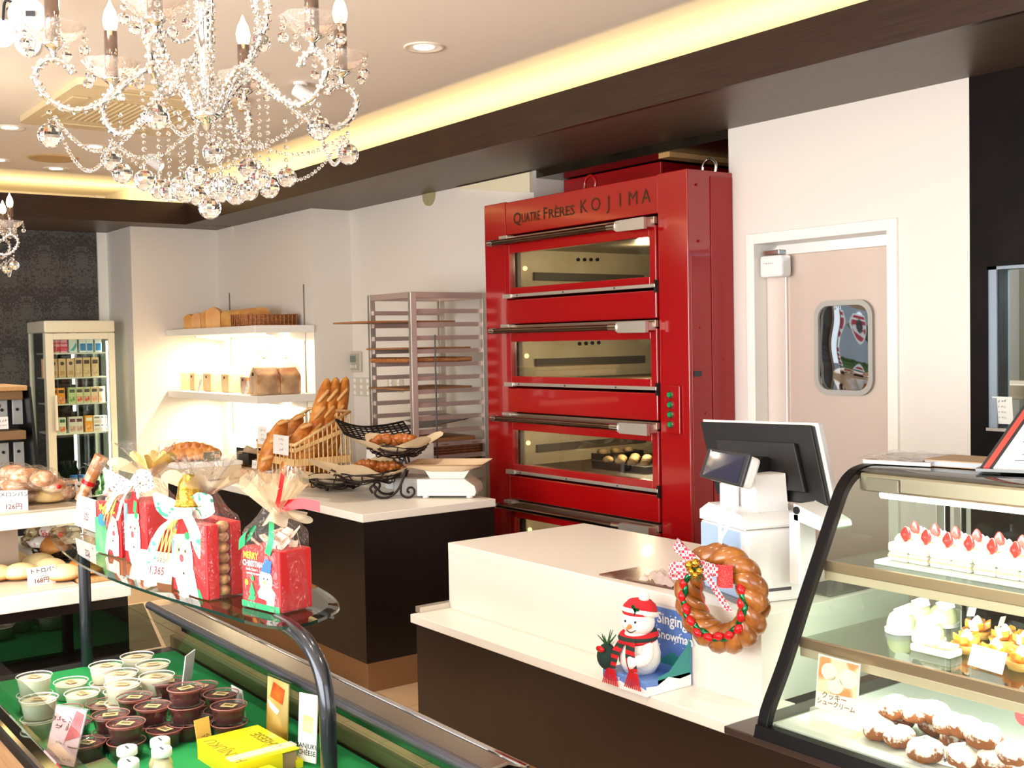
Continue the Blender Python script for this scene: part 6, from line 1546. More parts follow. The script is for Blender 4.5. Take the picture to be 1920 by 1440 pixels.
# (1) snowman bag at the right end
w, d, h = 0.150, 0.098, 0.160
t = thing('gift_bag', 'red gift bag with snowman print and green bow, rightmost on the glass shelf', 'gift bag', (-2.635, 1.207, BZ), 0.205, 'Christmas gift bags on the glass shelf')
hs = 0.125
obj('paper_bag', MB().box(-w / 2, w / 2, -d / 2, d / 2, 0, hs), red_bag, t, bevel=0.004)
obj('ground_strip', MB().box(-w / 2 - 0.001, w / 2 * 0.98, -d / 2 - 0.0012, -d / 2 - 0.0004, 0.0, 0.013), green_bag, t)
frontcard(t, ell(0.098, 0.062, 0.026, 0.024), w, d, santa_w, 'snowman_head', 0.0008)
frontcard(t, [(0.072, 0.013), (0.128, 0.013), (0.134, 0.04), (0.118, 0.05), (0.08, 0.05), (0.066, 0.035)], w, d, santa_w, 'snowman_body', 0.0006)
frontcard(t, [(0.080, 0.080), (0.118, 0.078), (0.124, 0.104), (0.098, 0.108)], w, d, blue_print, 'snowman_hat', 0.0014)
for dx in (-0.006, 0.008): frontcard(t, ell(0.098 + dx, 0.066, 0.002, 0.0026, 8), w, d, ink_b, 'snowman_eye', 0.0016)
frontcard(t, ell(0.094, 0.058, 0.005, 0.0035, 8), w, d, yel_print, 'snowman_nose', 0.0016)
obj('snowman_smile', MB().tube([(-w / 2 + 0.098 + 0.010 * math.cos(a), -d / 2 - 0.003, 0.056 + 0.010 * math.sin(a)) for a in [PI + 0.35 + k * 0.3 for k in range(9)]], 0.0006, 4), ink_b, t)
frontcard(t, [(0.025, 0.016), (0.062, 0.016), (0.05, 0.03), (0.056, 0.03), (0.043, 0.055), (0.03, 0.03), (0.037, 0.03)], w, d, green_print, 'tree_print', 0.0008)
frontcard(t, ell(0.022, 0.052, 0.007, 0.007, 12), w, d, M('orange_print', '#eb9a2c', 0.5), 'ball_print', 0.0008)
frontcard(t, ell(0.046, 0.062, 0.006, 0.006, 12), w, d, green_print, 'ball_print', 0.0008)
frontcard(t, [(0.05, 0.013), (0.10, 0.013), (0.10, 0.022), (0.06, 0.026)], w, d, M('sledge_red', '#a81018', 0.5), 'sledge_print', 0.002)
Yb = -d / 2 - 0.0026
obj('lettering', MB().text('MERRY', (-w / 2 + 0.042, Yb, 0.103), (1, 0, 0), (0, 0, 1), 0.019, bold=0.03), ink_y, t)
obj('lettering', MB().text('CHRISTMAS', (-w / 2 + 0.052, Yb, 0.087), (1, 0, 0), (0, 0, 1), 0.0165, bold=0.03), ink_w, t)
obj('lettering', MB().text('Santa Claus is', (-w / 2 + 0.045, Yb, 0.078), (1, 0, 0), (0, 0, 1), 0.0085), ink_w, t)
obj('lettering', MB().text('coming to town', (-w / 2 + 0.05, Yb, 0.070), (1, 0, 0), (0, 0, 1), 0.0085), ink_w, t)
cf = MB(); rnd = random.Random(5)
for k in range(16): cf.obox((rnd.uniform(-.06, .06), rnd.uniform(-.035, .035), hs + rnd.uniform(0, .03)), V((rnd.uniform(-1, 1), rnd.uniform(-1, 1), rnd.uniform(-1, 1))).normalized() * 0.018, V((rnd.uniform(-1, 1), rnd.uniform(-1, 1), 0.2)).normalized() * 0.012, (0, 0, 0.002))
obj('wrapped_biscuits', cf, M('biscuit_wrap', '#cfa988', 0.35, col2='#f2ece6', scale=50), t)['kind'] = 'stuff'
obj('green_ribbon', ribbon(ribbon(MB(), [V((-0.068, -0.052, 0.122)), V((-0.055, -0.056, 0.150)), V((-0.03, -0.045, 0.165)), V((-0.05, -0.05, 0.135))], 0.030, (1, 0, 0.5)), [V((0.035, -0.054, 0.118)), V((0.050, -0.052, 0.15)), V((0.025, -0.03, 0.185)), V((0.0, 0, 0.2))], 0.022, (1, 0, -0.4)), green_bag, t)
bag_wrap(t, w, d, h, 0.13, 0.018, 2)
ruffle(t, 0.195, 0.075, 0.085, 4, tulle)
ruffle(t, 0.205, 0.085, -0.03, 6, tulle, 'tulle_skirt', -1.2, 1.5)
rb = MB(); ribbon(rb, [V((0, 0, 0.205)), V((0.04, -0.02, 0.225)), V((0.06, -0.02, 0.28))], 0.016, (1, 0, -0.5)); ribbon(rb, [V((0, 0, 0.205)), V((0.06, 0.03, 0.215)), V((0.11, 0.05, 0.21))], 0.022, (0, 0, 1))
obj('red_ribbon', rb, foil_r, t)
t.scale = (1.04, 1.0, 1.2)
# (2) santa bag in the middle
w, d, h = 0.190, 0.110, 0.185
t = thing('gift_bag', 'large red gift bag with santa print, gold bell and snowflake ribbon', 'gift bag', (-2.915, 1.140, BZ), 0.08, 'Christmas gift bags on the glass shelf')
obj('paper_bag', MB().box(-w / 2, w / 2, -d / 2, -0.018, 0, h - 0.01).box(-w / 2, w / 2 - 0.012, 0.022, d / 2, 0, h - 0.01).box(-w / 2, -w / 2 + 0.06, -0.02, 0.024, 0, h - 0.01), red_bag, t, bevel=0.003)
bi = MB(); 
for k in range(7): bi.ball((w / 2 - 0.02, 0.002, 0.016 + k * 0.025), 0.019, 1, 1, 0.72, 10, 7)
obj('biscuits', bi, M('biscuit', '#c79a62', 0.6, col2='#8a5a3a', scale=60), t)['kind'] = 'stuff'
obj('side_print', MB().box(-w / 2 - 0.0012, -w / 2 + 0.03, -d / 2 - 0.0012, -d / 2 - 0.0004, 0.03, h - 0.02), M('print_paleblue', '#8fb8c4', 0.5), t)
obj('base_print', MB().prism([(0.02, 0.0), (0.165, 0), (0.15, 0.018), (0.09, 0.03)], (-w / 2, -d / 2 - 0.0006, 0), (1, 0, 0), (0, 0, 1), (0, -0.0004, 0)), green_bag, t)
santa(t, 0.066, 0.074, 1.6, w, d)
frontcard(t, [(0.10, 0.0), (0.145, 0.0), (0.125, 0.055), (0.105, 0.09)], w, d, santa_w, 'santa_coat', 0.0008)
frontcard(t, [(0.098, 0.135), (0.115, 0.13), (0.125, 0.165), (0.106, 0.17)], w, d, green_print, 'gift_print', 0.002)
obj('lettering', MB().text('NOEL', (-w / 2 + 0.045, -d / 2 - 0.003, 0.135), (1, 0, 0.25), (-0.25, 0, 1), 0.026, bold=0.05), ink_y, t)
bag_wrap(t, w, d, h, 0.15, 0.02, 5)
ruffle(t, 0.235, 0.10, 0.06, 8, tulle, 'tulle_ruffle', -2.6, 1.2, 1.2)
obj('gold_bell', MB().lathe([(0.0, 0.075), (0.012, 0.073), (0.026, 0.058), (0.031, 0.03), (0.037, 0.006), (0.040, 0.0), (0.0, 0.003)], (0.01, -0.055, 0.215), 22), gold_b, t)
bowset(t, (0.0, -0.06, 0.20), 0.085, ribbon_pat)
sg = MB()
for k in range(14): sg.tube([(-0.02, -0.06, 0.20), (-0.05 - 0.004 * k, -0.075, 0.16 - 0.006 * (k % 5)), (-0.06 - 0.006 * k, -0.08, 0.10 - 0.01 * (k % 4))], 0.0016, 4)
obj('straw_tails', sg, kraft_s, t)['kind'] = 'stuff'
t.scale = (1.07, 0.96, 1.1)
# (3) santa bag behind
w, d, h = 0.165, 0.10, 0.175
t = thing('gift_bag', 'red gift bag with santa print and dotted ribbon, partly behind the 1.365 card', 'gift bag', (-3.42, 1.165, BZ), 0.05, 'Christmas gift bags on the glass shelf')
obj('paper_bag', MB().box(-w / 2, w / 2, -d / 2, d / 2, 0, h - 0.01), red_bag, t, bevel=0.003)
obj('side_print', MB().box(-w / 2 - 0.0012, -w / 2 + 0.028, -d / 2 - 0.0012, -d / 2 - 0.0004, 0.03, h - 0.02), MATS['print_paleblue'], t)
santa(t, 0.072, 0.070, 1.45, w, d)
frontcard(t, [(0.075, 0.14), (0.095, 0.135), (0.105, 0.165), (0.085, 0.17)], w, d, green_print, 'gift_print', 0.002)
bag_wrap(t, w, d, h, 0.15, 0.02, 9)
ruffle(t, 0.225, 0.11, 0.05, 11, tulle, 'tulle_ruffle', -2.9, 0.4, 1.25)
ruffle(t, 0.235, 0.07, 0.055, 15, M('gold_tulle', '#d8bd6a', 0.35, 0.4), 'gold_ruffle', -0.6, 3.6)
rd_ = M('ribbon_dotted', '#faf6ec', 0.5, col2='#6a6f6c', scale=160, contrast=(0.66, 0.70), detail=0)
bowset(t, (-0.01, -0.055, 0.205), 0.08, rd_, tails=False)
obj('ribbon_tail', ribbon(ribbon(MB(), [V((-0.01, -0.055, 0.205)), V((-0.07, -0.075, 0.19)), V((-0.12, -0.08, 0.15)), V((-0.15, -0.08, 0.135))], 0.03, (0.2, 0, 1)), [V((-0.01, -0.055, 0.205)), V((-0.03, -0.075, 0.17)), V((-0.055, -0.078, 0.13)), V((-0.075, -0.078, 0.11))], 0.03, (1, 0, 0.3)), rd_, t)
sg = MB()
for k in range(14): sg.tube([(-0.02, -0.055, 0.205), (-0.07 - 0.004 * k, -0.07, 0.19 - 0.005 * (k % 5)), (-0.12 - 0.006 * k, -0.075, 0.13 - 0.01 * (k % 4))], 0.0018, 4)
obj('straw_tails', sg, kraft_s, t)['kind'] = 'stuff'
t.scale = (1.05, 1.0, 1.16)
# (4) green noel bag
w, d, h = 0.16, 0.09, 0.145
t = thing('gift_bag', 'green and red gift bag with white bear print and yellow lettering', 'gift bag', (-3.66, 1.155, BZ), 0.1, 'Christmas gift bags on the glass shelf')
obj('paper_bag', MB().box(-w / 2, w / 2, -d / 2, d / 2, 0, h), red_bag, t, bevel=0.003)
frontcard(t, [(0, 0), (0.075, 0), (0.085, 0.05), (0.06, 0.10), (0, 0.10)], w, d, M('print_leafgreen', '#2fa66a', 0.5, col2='#7cc47a', scale=16), 'tree_print', 0.0006)
frontcard(t, ell(0.045, 0.095, 0.024, 0.018), w, d, M('print_teal', '#2a7f9c', 0.5), 'ball_print', 0.001)
frontcard(t, [(0.062, 0.006), (0.078, 0.0), (0.088, 0.018), (0.11, 0.016), (0.118, 0.002), (0.15, 0.006), (0.152, 0.06), (0.138, 0.105), (0.115, 0.115), (0.09, 0.085), (0.075, 0.055)], w, d, santa_w, 'bear_print', 0.0014)
frontcard(t, ell(0.122, 0.066, 0.009, 0.0075, 12), w, d, MATS['santa_nose'], 'bear_nose', 0.002)
frontcard(t, ell(0.126, 0.086, 0.003, 0.003, 8), w, d, ink_b, 'bear_eye', 0.002)
frontcard(t, ell(0.116, 0.044, 0.0035, 0.003, 8), w, d, ink_b, 'bear_mouth', 0.002)
obj('lettering', MB().text('NOEL', (-w / 2 + 0.095, -d / 2 - 0.003, 0.118), (1, 0, 0.15), (-0.15, 0, 1), 0.03, bold=0.05), ink_y, t)
frontcard(t, [(0.04, 0.118), (0.047, 0.126), (0.058, 0.126), (0.05, 0.133), (0.052, 0.143), (0.043, 0.137), (0.033, 0.141), (0.036, 0.131), (0.03, 0.124), (0.039, 0.125)], w, d, ink_y, 'star_print', 0.0014)
tops = MB(); rnd = random.Random(8)
for k in range(9): tops.cyl((rnd.uniform(-.07, .05), rnd.uniform(-.03, .03), h), (rnd.uniform(-.07, .05), rnd.uniform(-.03, .03), h + 0.025), 0.009, n=8)
obj('wrapped_sweets', tops, M('sweet_stripes', '#e9e2da', 0.4, col2='#b5473a', scale=50), t)['kind'] = 'stuff'
bag_wrap(t, w, d, h + 0.01, 0.11, 0.02, 12)
t.scale = (1.2, 1.1, 1.12)
# (5) flat red packet with the 525 card
t = thing('gift_packet', 'low red cellophane packet of sweets behind the 525 price card, leftmost on the shelf', 'gift packet', (-4.10, 1.262, BZ), 0.04)
obj('tray', MB().box(-0.17, 0.15, -0.05, 0.05, 0, 0.018), white_pl, t, bevel=0.004)
obj('red_filling', MB().ball((-0.01, 0, 0.05), 0.06, 2.4, 0.8, 0.8, 18, 10), red_bag, t)
obj('white_sweets', MB().ball((0.10, -0.025, 0.05), 0.028, 1.6, 0.8, 1.0, 12, 8).ball((0.06, -0.03, 0.08), 0.022, 1.6, 0.8, 1.0, 12, 8), M('sweet_peach', '#e8b9a8', 0.4, col2='#c23a3a', scale=40), t)
obj('cellophane', MB().grid(lambda u, v: ((u - 0.5) * 0.40, (v - 0.5) * 0.13, 0.008 + 0.11 * (math.sin(PI * u) * math.sin(PI * v)) ** 0.45 + 0.006 * math.sin(23 * u) * math.sin(11 * v)), 26, 14), cello, t)
# cards on the shelf
c525 = card('price_card', az(140, 984, BZ + 0.02), az(181, 999, BZ + 0.02), BZ + 0.02, 0.108, 0.12, [('~4', 0.5, 0.74, 0.015, ink_b), ('~5', 0.5, 0.60, 0.016, ink_b), ('525', 0.5, 0.28, 0.034, ink_r), ('円', 0.78, 0.08, 0.014, ink_r)], 'white handwritten 525 price card at the left end of the glass shelf')
obj('clip', MB().cyl((-0.03, 0, -0.02), (-0.03, 0, 0.01), 0.003, n=8).cyl((-0.03, 0, -0.02), (-0.03, 0, -0.017), 0.012, n=12), steel, c525)
c136 = card('price_card', az(248, 1084, BZ + 0.012), az(320, 1096, BZ + 0.012), BZ + 0.012, 0.082, 0.18, [('サンタBOX', 0.62, 0.66, 0.017, ink_b), ('1.365', 0.62, 0.26, 0.030, ink_r), ('円', 0.85, 0.10, 0.010, ink_r)], 'white handwritten 1.365 price card in front of the santa bags')
obj('logo', MB().tube([V((-0.028, -0.016, 0.02)) + V((0.011 * math.cos(a), 0.001, 0.011 * math.sin(a))) for a in [2 * PI * k / 16 for k in range(16)]], 0.0007, 4, closed=True), ink_g, c136)
obj('clip', MB().box(-0.012, 0.012, -0.016, 0.012, -0.012, 0.010), white_pl, c136)
# ================================================================ CARTONS IN THE FRIDGE
def carton_mesh(name, w, d, h, body, band, pic, kind):
    """small drink carton, front towards +x"""
    mb = MB().box(-d, 0, -w / 2, w / 2, 0, h, 0)
    if kind == 'gable':
        mb = MB().box(-d, 0, -w / 2, w / 2, 0, h * 0.84, 0).prism([(-d, 0), (0, 0), (-d / 2, h * 0.16)], (0, -w / 2, h * 0.84), (1, 0, 0), (0, 0, 1), (0, w, 0), 0)
    e = 0.0006
    def rect(y0, y1, z0, z1, m): mb.quad((e, y0, z0), (e, y1, z0), (e, y1, z1), (e, y0, z1), m)
    if kind == 'disc':
        mb.prism(ell(0, h * 0.74, w * 0.27, w * 0.27, 14), (e, 0, 0), (0, 1, 0), (0, 0, 1), (0.0004, 0, 0), 1)
        rect(-w * 0.32, w * 0.32, h * 0.12, h * 0.36, 2)
    elif kind == 'wave':
        rect(-w * 0.36, w * 0.36, h * 0.66, h * 0.74, 1); mb.prism([(-w * .4, h * .1), (w * .1, h * .08), (w * .4, h * .3), (w * .36, h * .5), (w * .05, h * .3)], (e, 0, 0), (0, 1, 0), (0, 0, 1), (0.0003, 0, 0), 2)
    elif kind == 'stripe':
        rect(-w * 0.5, w * 0.5, h * 0.06, h * 0.3, 2); rect(-w * 0.42, w * 0.42, h * 0.62, h * 0.78, 1); rect(-w * 0.5, w * 0.5, h * 0.42, h * 0.50, 2)
    else:
        rect(-w * 0.38, w * 0.38, h * 0.68, h * 0.88, 1); rect(-w * 0.42, w * 0.42, h * 0.08, h * 0.42, 2)
    return mesh(name, mb, (M(name + '_body', body, 0.4), M(name + '_band', band, 0.4), M(name + '_art', pic, 0.4, col2='#f2d9b0' if kind == 'fruit' else None, scale=60)))
FROW = {  # z, list of (y pixel, kind)
    1: (1.452, 1.645), }
kinds = {
    'pink': carton_mesh('pink_carton', 0.047, 0.05, 0.135, '#f0a6b2', '#a8566c', '#e04458', 'stripe'),
    'teal': carton_mesh('teal_carton', 0.05, 0.05, 0.135, '#eef2ee', '#39403f', '#4fb8b4', 'wave'),
    'blue': carton_mesh('blue_carton', 0.043, 0.05, 0.140, '#f2f4f4', '#2c3a63', '#3d8ec9', 'gable'),
    'tan': carton_mesh('tan_carton', 0.046, 0.05, 0.125, '#d8b184', '#4a4038', '#c2955f', 'disc'),
    'brown': carton_mesh('brown_carton', 0.046, 0.05, 0.128, '#dcb98c', '#4d3a33', '#c9a07a', 'fruit'),
    'orange': carton_mesh('orange_carton', 0.045, 0.05, 0.105, '#f0962c', '#4a3a22', '#e8601c', 'fruit'),
    'green': carton_mesh('green_carton', 0.045, 0.05, 0.105, '#c3cf8e', '#42503a', '#4f9a4a', 'fruit'),
    'red': carton_mesh('red_carton', 0.045, 0.05, 0.105, '#d4d2a0', '#5a4a48', '#d5303a', 'fruit'),
    'peach': carton_mesh('peach_carton', 0.045, 0.05, 0.105, '#efcfa8', '#4f4540', '#eb8f78', 'fruit'),
    'carrot': carton_mesh('carrot_carton', 0.045, 0.05, 0.105, '#e9e6cf', '#3f6a4c', '#e2592a', 'fruit'),
    'plum': carton_mesh('plum_carton', 0.045, 0.05, 0.105, '#e8ddd0', '#66304c', '#c2888e', 'fruit'),
    'citrus': carton_mesh('citrus_carton', 0.05, 0.05, 0.108, '#f3a43a', '#f6eedc', '#f08a1e', 'fruit'),
    'white': carton_mesh('white_carton', 0.045, 0.05, 0.052, '#f0eae4', '#8f7f8a', '#dfc6cc', 'fruit')}
names = {'pink': 'pink striped drink carton', 'teal': 'white and teal milk carton', 'blue': 'white gable-top milk carton with blue wave', 'tan': 'tan coffee carton with dark disc', 'brown': 'tan carton with dark brown panel', 'orange': 'orange juice carton', 'green': 'green vegetable juice carton', 'red': 'red fruit juice carton', 'peach': 'peach juice carton', 'carrot': 'carrot juice carton with green top', 'plum': 'purple-topped juice carton', 'citrus': 'wide orange and white carton', 'white': 'small white and pink carton'}
shelves = [(1.452, 'top', [(96, 'pink'), (108, 'pink'), (121, 'pink'), (139, 'teal'), (157, 'blue'), (170, 'blue'), (186, 'blue')]),
           (1.240, 'second', [(88, 'tan'), (101, 'tan'), (117, 'tan'), (133, 'tan'), (148, 'brown'), (163, 'brown'), (179, 'brown')]),
           (1.013, 'third', [(100, 'orange'), (114, 'orange'), (134, 'green'), (148, 'red'), (162, 'red'), (176, 'peach'), (190, 'peach')]),
           (0.760, 'fourth', [(100, 'carrot'), (114, 'carrot'), (133, 'plum'), (146, 'plum'), (164, 'citrus'), (179, 'white'), (192, 'white')])]
ordn = ['first', 'second', 'third', 'fourth', 'fifth', 'sixth', 'seventh']
tops = {'top': None}
zs_ = {'top': ax(150, 661, FX - 0.06).z, 'second': ax(150, 707, FX - 0.06).z, 'third': ax(150, 756, FX - 0.06).z, 'fourth': ax(150, 811, FX - 0.06).z}
for (z_, nm, items) in shelves:
    z = zs_[nm]
    obj('wire_shelf', MB().box(-9.83, FX - 0.05, FY0 + 0.05, FY1 - 0.05, z - 0.012, z), M('shelf_white', '#dcd9cc', 0.4) if 'shelf_white' not in MATS else MATS['shelf_white'], fr, world=True, bevel=0.003)
    for i, (px, k) in enumerate(items):
        p = ax(px, 700, FX - 0.065)
        for lv in range(2 if k == 'white' else 1):
            o = bpy.data.objects.new('drink_carton', kinds[k]); COL.objects.link(o)
            o.location = (FX - 0.065, p.y, z + 0.001 + lv * 0.0635); o.scale = (1, 1.2, 1.2)
            up_ = '' if k != 'white' else (' upper' if lv else ' lower')
            tag(o, '%s,%s %s from left, %s fridge shelf' % (names[k], up_, ordn[i], nm), 'carton', 'cartons on the %s fridge shelf' % nm)
            if k != 'white' or True:
                for q in (1,):
                    pass
# bottles and jars on the fridge floor
z = ax(150, 905, FX - 0.06).z
z = max(z, 0.27) if z > 0.27 else 0.272
jar = mesh('jar', MB().cyl((0, 0, 0), (0, 0, 0.14), 0.033, n=16, m=0).cyl((0, 0, 0.14), (0, 0, 0.17), 0.03, n=16, m=1), (M('jar_pale', '#d6e0ea', 0.3, col2='#7aa0c8', scale=14, contrast=(0.5, 0.55)), M('jar_blue', '#2d62a8', 0.4)))
gbt = mesh('bottle', MB().lathe([(0, 0), (0.03, 0), (0.032, 0.11), (0.014, 0.16), (0.013, 0.19)], n=16, m=0).cyl((0, 0, 0.185), (0, 0, 0.21), 0.017, n=12, m=1), (M('bottle_green', '#3f7a3f', 0.2, col2='#a9c79a', scale=18, contrast=(0.45, 0.55)), white_pl))
zb = ax(150, 930, FX - 0.1).z
sh5 = obj('wire_shelf', MB().box(-9.83, FX - 0.05, FY0 + 0.05, FY1 - 0.05, zb - 0.012, zb), MATS['shelf_white'], fr, world=True, bevel=0.003)
for i, (px, me, lab) in enumerate(((138, jar, 'blue-lidded pale jar at the left on the bottom fridge shelf'), (152, jar, 'blue-lidded pale jar second from the left on the bottom fridge shelf'), (170, gbt, 'green bottle with white cap beside the jars on the bottom fridge shelf'), (182, gbt, 'green bottle with white cap in the middle on the bottom fridge shelf'), (195, gbt, 'green bottle with white cap at the right on the bottom fridge shelf'))):
    p = ax(px, 880, FX - 0.1)
    o = bpy.data.objects.new('drink_jar' if me is jar else 'drink_bottle', me); COL.objects.link(o); o.location = (FX - 0.1, p.y, zb + 0.001)
    tag(o, lab, 'jar' if me is jar else 'bottle', 'jars and bottles at the bottom of the fridge')

# ================================================================ LOAVES ON THE CORNER SHELVES
def tin_loaf(w, d, h, dome, mat):
    """tin loaf; front end towards -y, long axis y"""
    prof = [(-w / 2, 0), (w / 2, 0), (w / 2 * 1.03, h * 0.72), (w / 2 * 0.98, h * 0.86), (w / 2 * 0.6, h * (1.0)), (0, h * (1.0 + dome)), (-w / 2 * 0.6, h), (-w / 2 * 0.98, h * 0.86), (-w / 2 * 1.03, h * 0.72)]
    return MB().prism(prof, (0, -d / 2, 0), (1, 0, 0), (0, 0, 1), (0, d, 0))
lf1 = mesh('sandwich_loaf', tin_loaf(0.11, 0.11, 0.125, 0.10, None), M('toast_crust', '#d68f3e', 0.5, col2='#ecb66a', scale=7))
ZU, ZL = 1.802, 1.307
for i, (px, lab, s, rz) in enumerate(((340, 'tin loaf at the left end of the upper wall shelf', 1.0, 0.1), (356, 'narrow browner tin loaf, second from the left on the upper wall shelf', 0.85, -0.2), (369, 'tin loaf, third from the left on the upper wall shelf', 0.9, 0.2), (385, 'tin loaf, fourth from the left on the upper wall shelf', 1.0, 0.5), (399, 'taller tin loaf, fifth from the left on the upper wall shelf', 1.12, 0.1))):
    p = ay(px, 612, 3.50)
    o = bpy.data.objects.new('tin_loaf', lf1); COL.objects.link(o); o.location = (p.x, 3.52, ZU); o.rotation_euler = (0, 0, rz + 0.75); o.scale = (s * 0.95, 0.9, s * 1.08)
    tag(o, lab, 'bread', 'tin loaves on the upper wall shelf')
p = ay(455, 612, 3.56)
o = obj('long_loaf', tin_loaf(0.13, 0.62, 0.135, 0.03, None), MATS['toast_crust'], loc=(p.x, 3.58, ZU), rot=(0, 0, PI / 2), bevel=0.012)
tag(o, 'long brown pullman loaf lying behind the wicker tray on the upper wall shelf', 'bread')
wk = thing('wicker_tray', 'low rectangular tan wicker tray at the right end of the upper wall shelf', 'basket', (-7.83, 3.54, ZU))
mb = MB()
for k in range(7):
    zz = 0.008 + k * 0.011
    g = 1 + 0.006 * k
    mb.tube([(0.13 * g * sx, 0.19 * g * sy, zz) for sx, sy in ((1, 1), (-1, 1), (-1, -1), (1, -1))], 0.007, 6, closed=True)
obj('weave', mb, wicker_m, wk)
st = MB()
for k in range(13):
    y = -0.19 + 0.38 * k / 12; st.cyl((0.138, y, 0), (0.142, y, 0.085), 0.004, n=5); st.cyl((-0.138, y, 0), (-0.142, y, 0.085), 0.004, n=5)
for k in range(9):
    x = -0.13 + 0.26 * k / 8; st.cyl((x, -0.198, 0), (x, -0.202, 0.085), 0.004, n=5); st.cyl((x, 0.198, 0), (x, 0.202, 0.085), 0.004, n=5)
obj('stakes', st, wicker_m, wk)['kind'] = 'stuff'
obj('base', MB().box(-0.13, 0.13, -0.19, 0.19, 0, 0.008), wicker_m, wk)
bagf = thin_glass('bread_bag', '#fdfbf6', 1.45, 0.1, 0.10, '#fff8ec', 0.5, 40)
bagt = thin_glass('tied_bag', '#fbf3e6', 1.45, 0.1, 0.28, '#ecd3ae', 0.6, 40)
def bagged(w, d, h, mat, lab, x, y, rz, tied, group, neck=0.10):
    t = thing('bagged_loaf', lab, 'bread', (x, y, ZL), rz, group)
    if tied: obj('loaf', tin_loaf(w, d, h * 0.80, 0.22, None), mat, t, bevel=0.012)
    else: obj('loaf', MB().box(-w / 2, w / 2, -d / 2, d / 2, 0, h * 0.9), mat, t, bevel=0.008)
    def fn(u, v):
        a = 2 * PI * u; c, s = math.cos(a), math.sin(a); k = 1 / max(abs(c), abs(s)); k = k * 0.9 + 0.1
        if v < 0.5: f = v / 0.5; return (c * k * w / 2 * 1.04, s * k * d / 2 * 1.04, h * 0.93 * f)
        if v < 0.8:
            f = (v - 0.5) / 0.3; q = (1 - f) ** 0.8
            return (c * (k * w / 2 * 1.04 * q + 0.008 * f), s * (k * d / 2 * 1.04 * q + 0.008 * f), h * 0.93 + neck * 0.65 * f)
        f = (v - 0.8) / 0.2; r = 0.008 + 0.03 * f * (1 + 0.4 * math.sin(6 * a)); return (c * r, s * r, h * 0.93 + neck * (0.65 + 0.6 * f))
    obj('bag', MB().grid(fn, 28, 20), bagt if tied else bagf, t)
    if tied: obj('tie', MB().tube([(0.010 * math.cos(a), 0.010 * math.sin(a), h * 0.93 + neck * 0.65) for a in [2 * PI * k / 10 for k in range(10)]], 0.004, 5, closed=True), M('tie_tan', '#c9b088', 0.4) if 'tie_tan' not in MATS else MATS['tie_tan'], t)
    obj('date_sticker', MB().box(-w / 2 * 1.07, -w / 2 * 1.06, -0.012, 0.012, h * 0.66, h * 0.78).box(-0.012, 0.012, -d / 2 * 1.07, -d / 2 * 1.06, h * 0.66, h * 0.78), ink_b, t)
    return t
toast = M('toast_side', '#f0c078', 0.6, col2='#f6d69a', scale=5)
for (px, w, mat, lab) in ((349, 0.12, toast, 'bagged white sandwich loaf at the left end of the lower wall shelf'), (403, 0.17, toast, 'bagged golden sandwich loaf in the middle of the lower wall shelf'), (437, 0.15, toast, 'bagged golden sandwich loaf right of the middle on the lower wall shelf'), (375, 0.11, toast, 'bagged sandwich loaf half hidden by the leaning tag on the lower wall shelf')):
    p = ay(px, 735, 3.50); bagged(w, 0.13, 0.155, mat, lab, p.x, 3.50, 0.0, False, 'bagged sandwich loaves on the lower wall shelf', 0.07)
brn = M('tied_loaf', '#9a5a30', 0.5, col2='#e0b98a', scale=9, contrast=(0.4, 0.62), bump=0.1)
p = ax(497, 738, -7.60)
bagged(0.14, 0.17, 0.205, brn, 'large brown loaf in tied clear bag, front corner of the lower wall shelf', -7.63, ax(497, 738, -7.63).y, 0.0, True, 'tied brown loaves on the lower wall shelf', 0.11)
bagged(0.14, 0.16, 0.20, brn, 'large brown loaf in tied clear bag, second one on the lower wall shelf', -7.63, ax(537, 737, -7.63).y, 0.1, True, 'tied brown loaves on the lower wall shelf', 0.11)
p = ay(461, 738, 3.42)
bagged(0.12, 0.12, 0.14, brn, 'small brown bagged loaf with a leaning price tag, left of the large tied loaves', p.x + 0.0, 3.46, 0.0, False, 'tied brown loaves on the lower wall shelf', 0.08)
for (px, lab) in ((371, 'narrow leaning price tag between the left loaves on the lower wall shelf'), (459, 'narrow leaning price tag before the small brown loaf on the lower wall shelf')):
    p = ay(px, 738, 3.37); card('price_card', (p.x - 0.02, 3.37, 0), (p.x + 0.03, 3.37, 0), ZL, 0.10, 0.3, [('~2', 0.5, 0.55, 0.018, ink_b), ('--', 0.5, 0.25, 0.02, ink_g)], lab)

# ================================================================ BREAD ISLAND AT THE LEFT
ib = thing('bread_island', 'white two-tier bread display island with black base at the left edge', 'display table', (-5.2, 0.6, 0))
IX, IY1, IZ = -4.50, 1.445, 0.735
obj('base', MB().box(-6.0, IX - 0.012, -0.6, IY1 - 0.012, 0.0, IZ - 0.055), black_l, ib, world=True)
obj('lower_slab', MB().box(-6.0, IX, -0.6, IY1, IZ - 0.055, IZ), white_l, ib, world=True, bevel=0.004)
obj('upper_slab', MB().box(-5.9, -4.80, -0.6, 1.44, 0.945, 1.002), white_l, ib, world=True, bevel=0.004)
for y in (1.03,): obj('upright', MB().box(-4.98, -4.93, y, y + 0.10, IZ, 0.945), M('upright_taupe', '#9a8778', 0.5), ib, world=True)
obj('upright', MB().box(-5.6, -5.55, 1.0, 1.1, IZ, 0.945), MATS['upright_taupe'], ib, world=True)
tr_m = M('glass_tray', '#cfc3ae', 0.25)
tag(obj('bread_tray', MB().box(-5.0, -4.56, 0.5, 1.26, IZ, IZ + 0.008), tr_m, bevel=0.003), 'shallow pale tray under the round buns on the lower tier', 'tray')
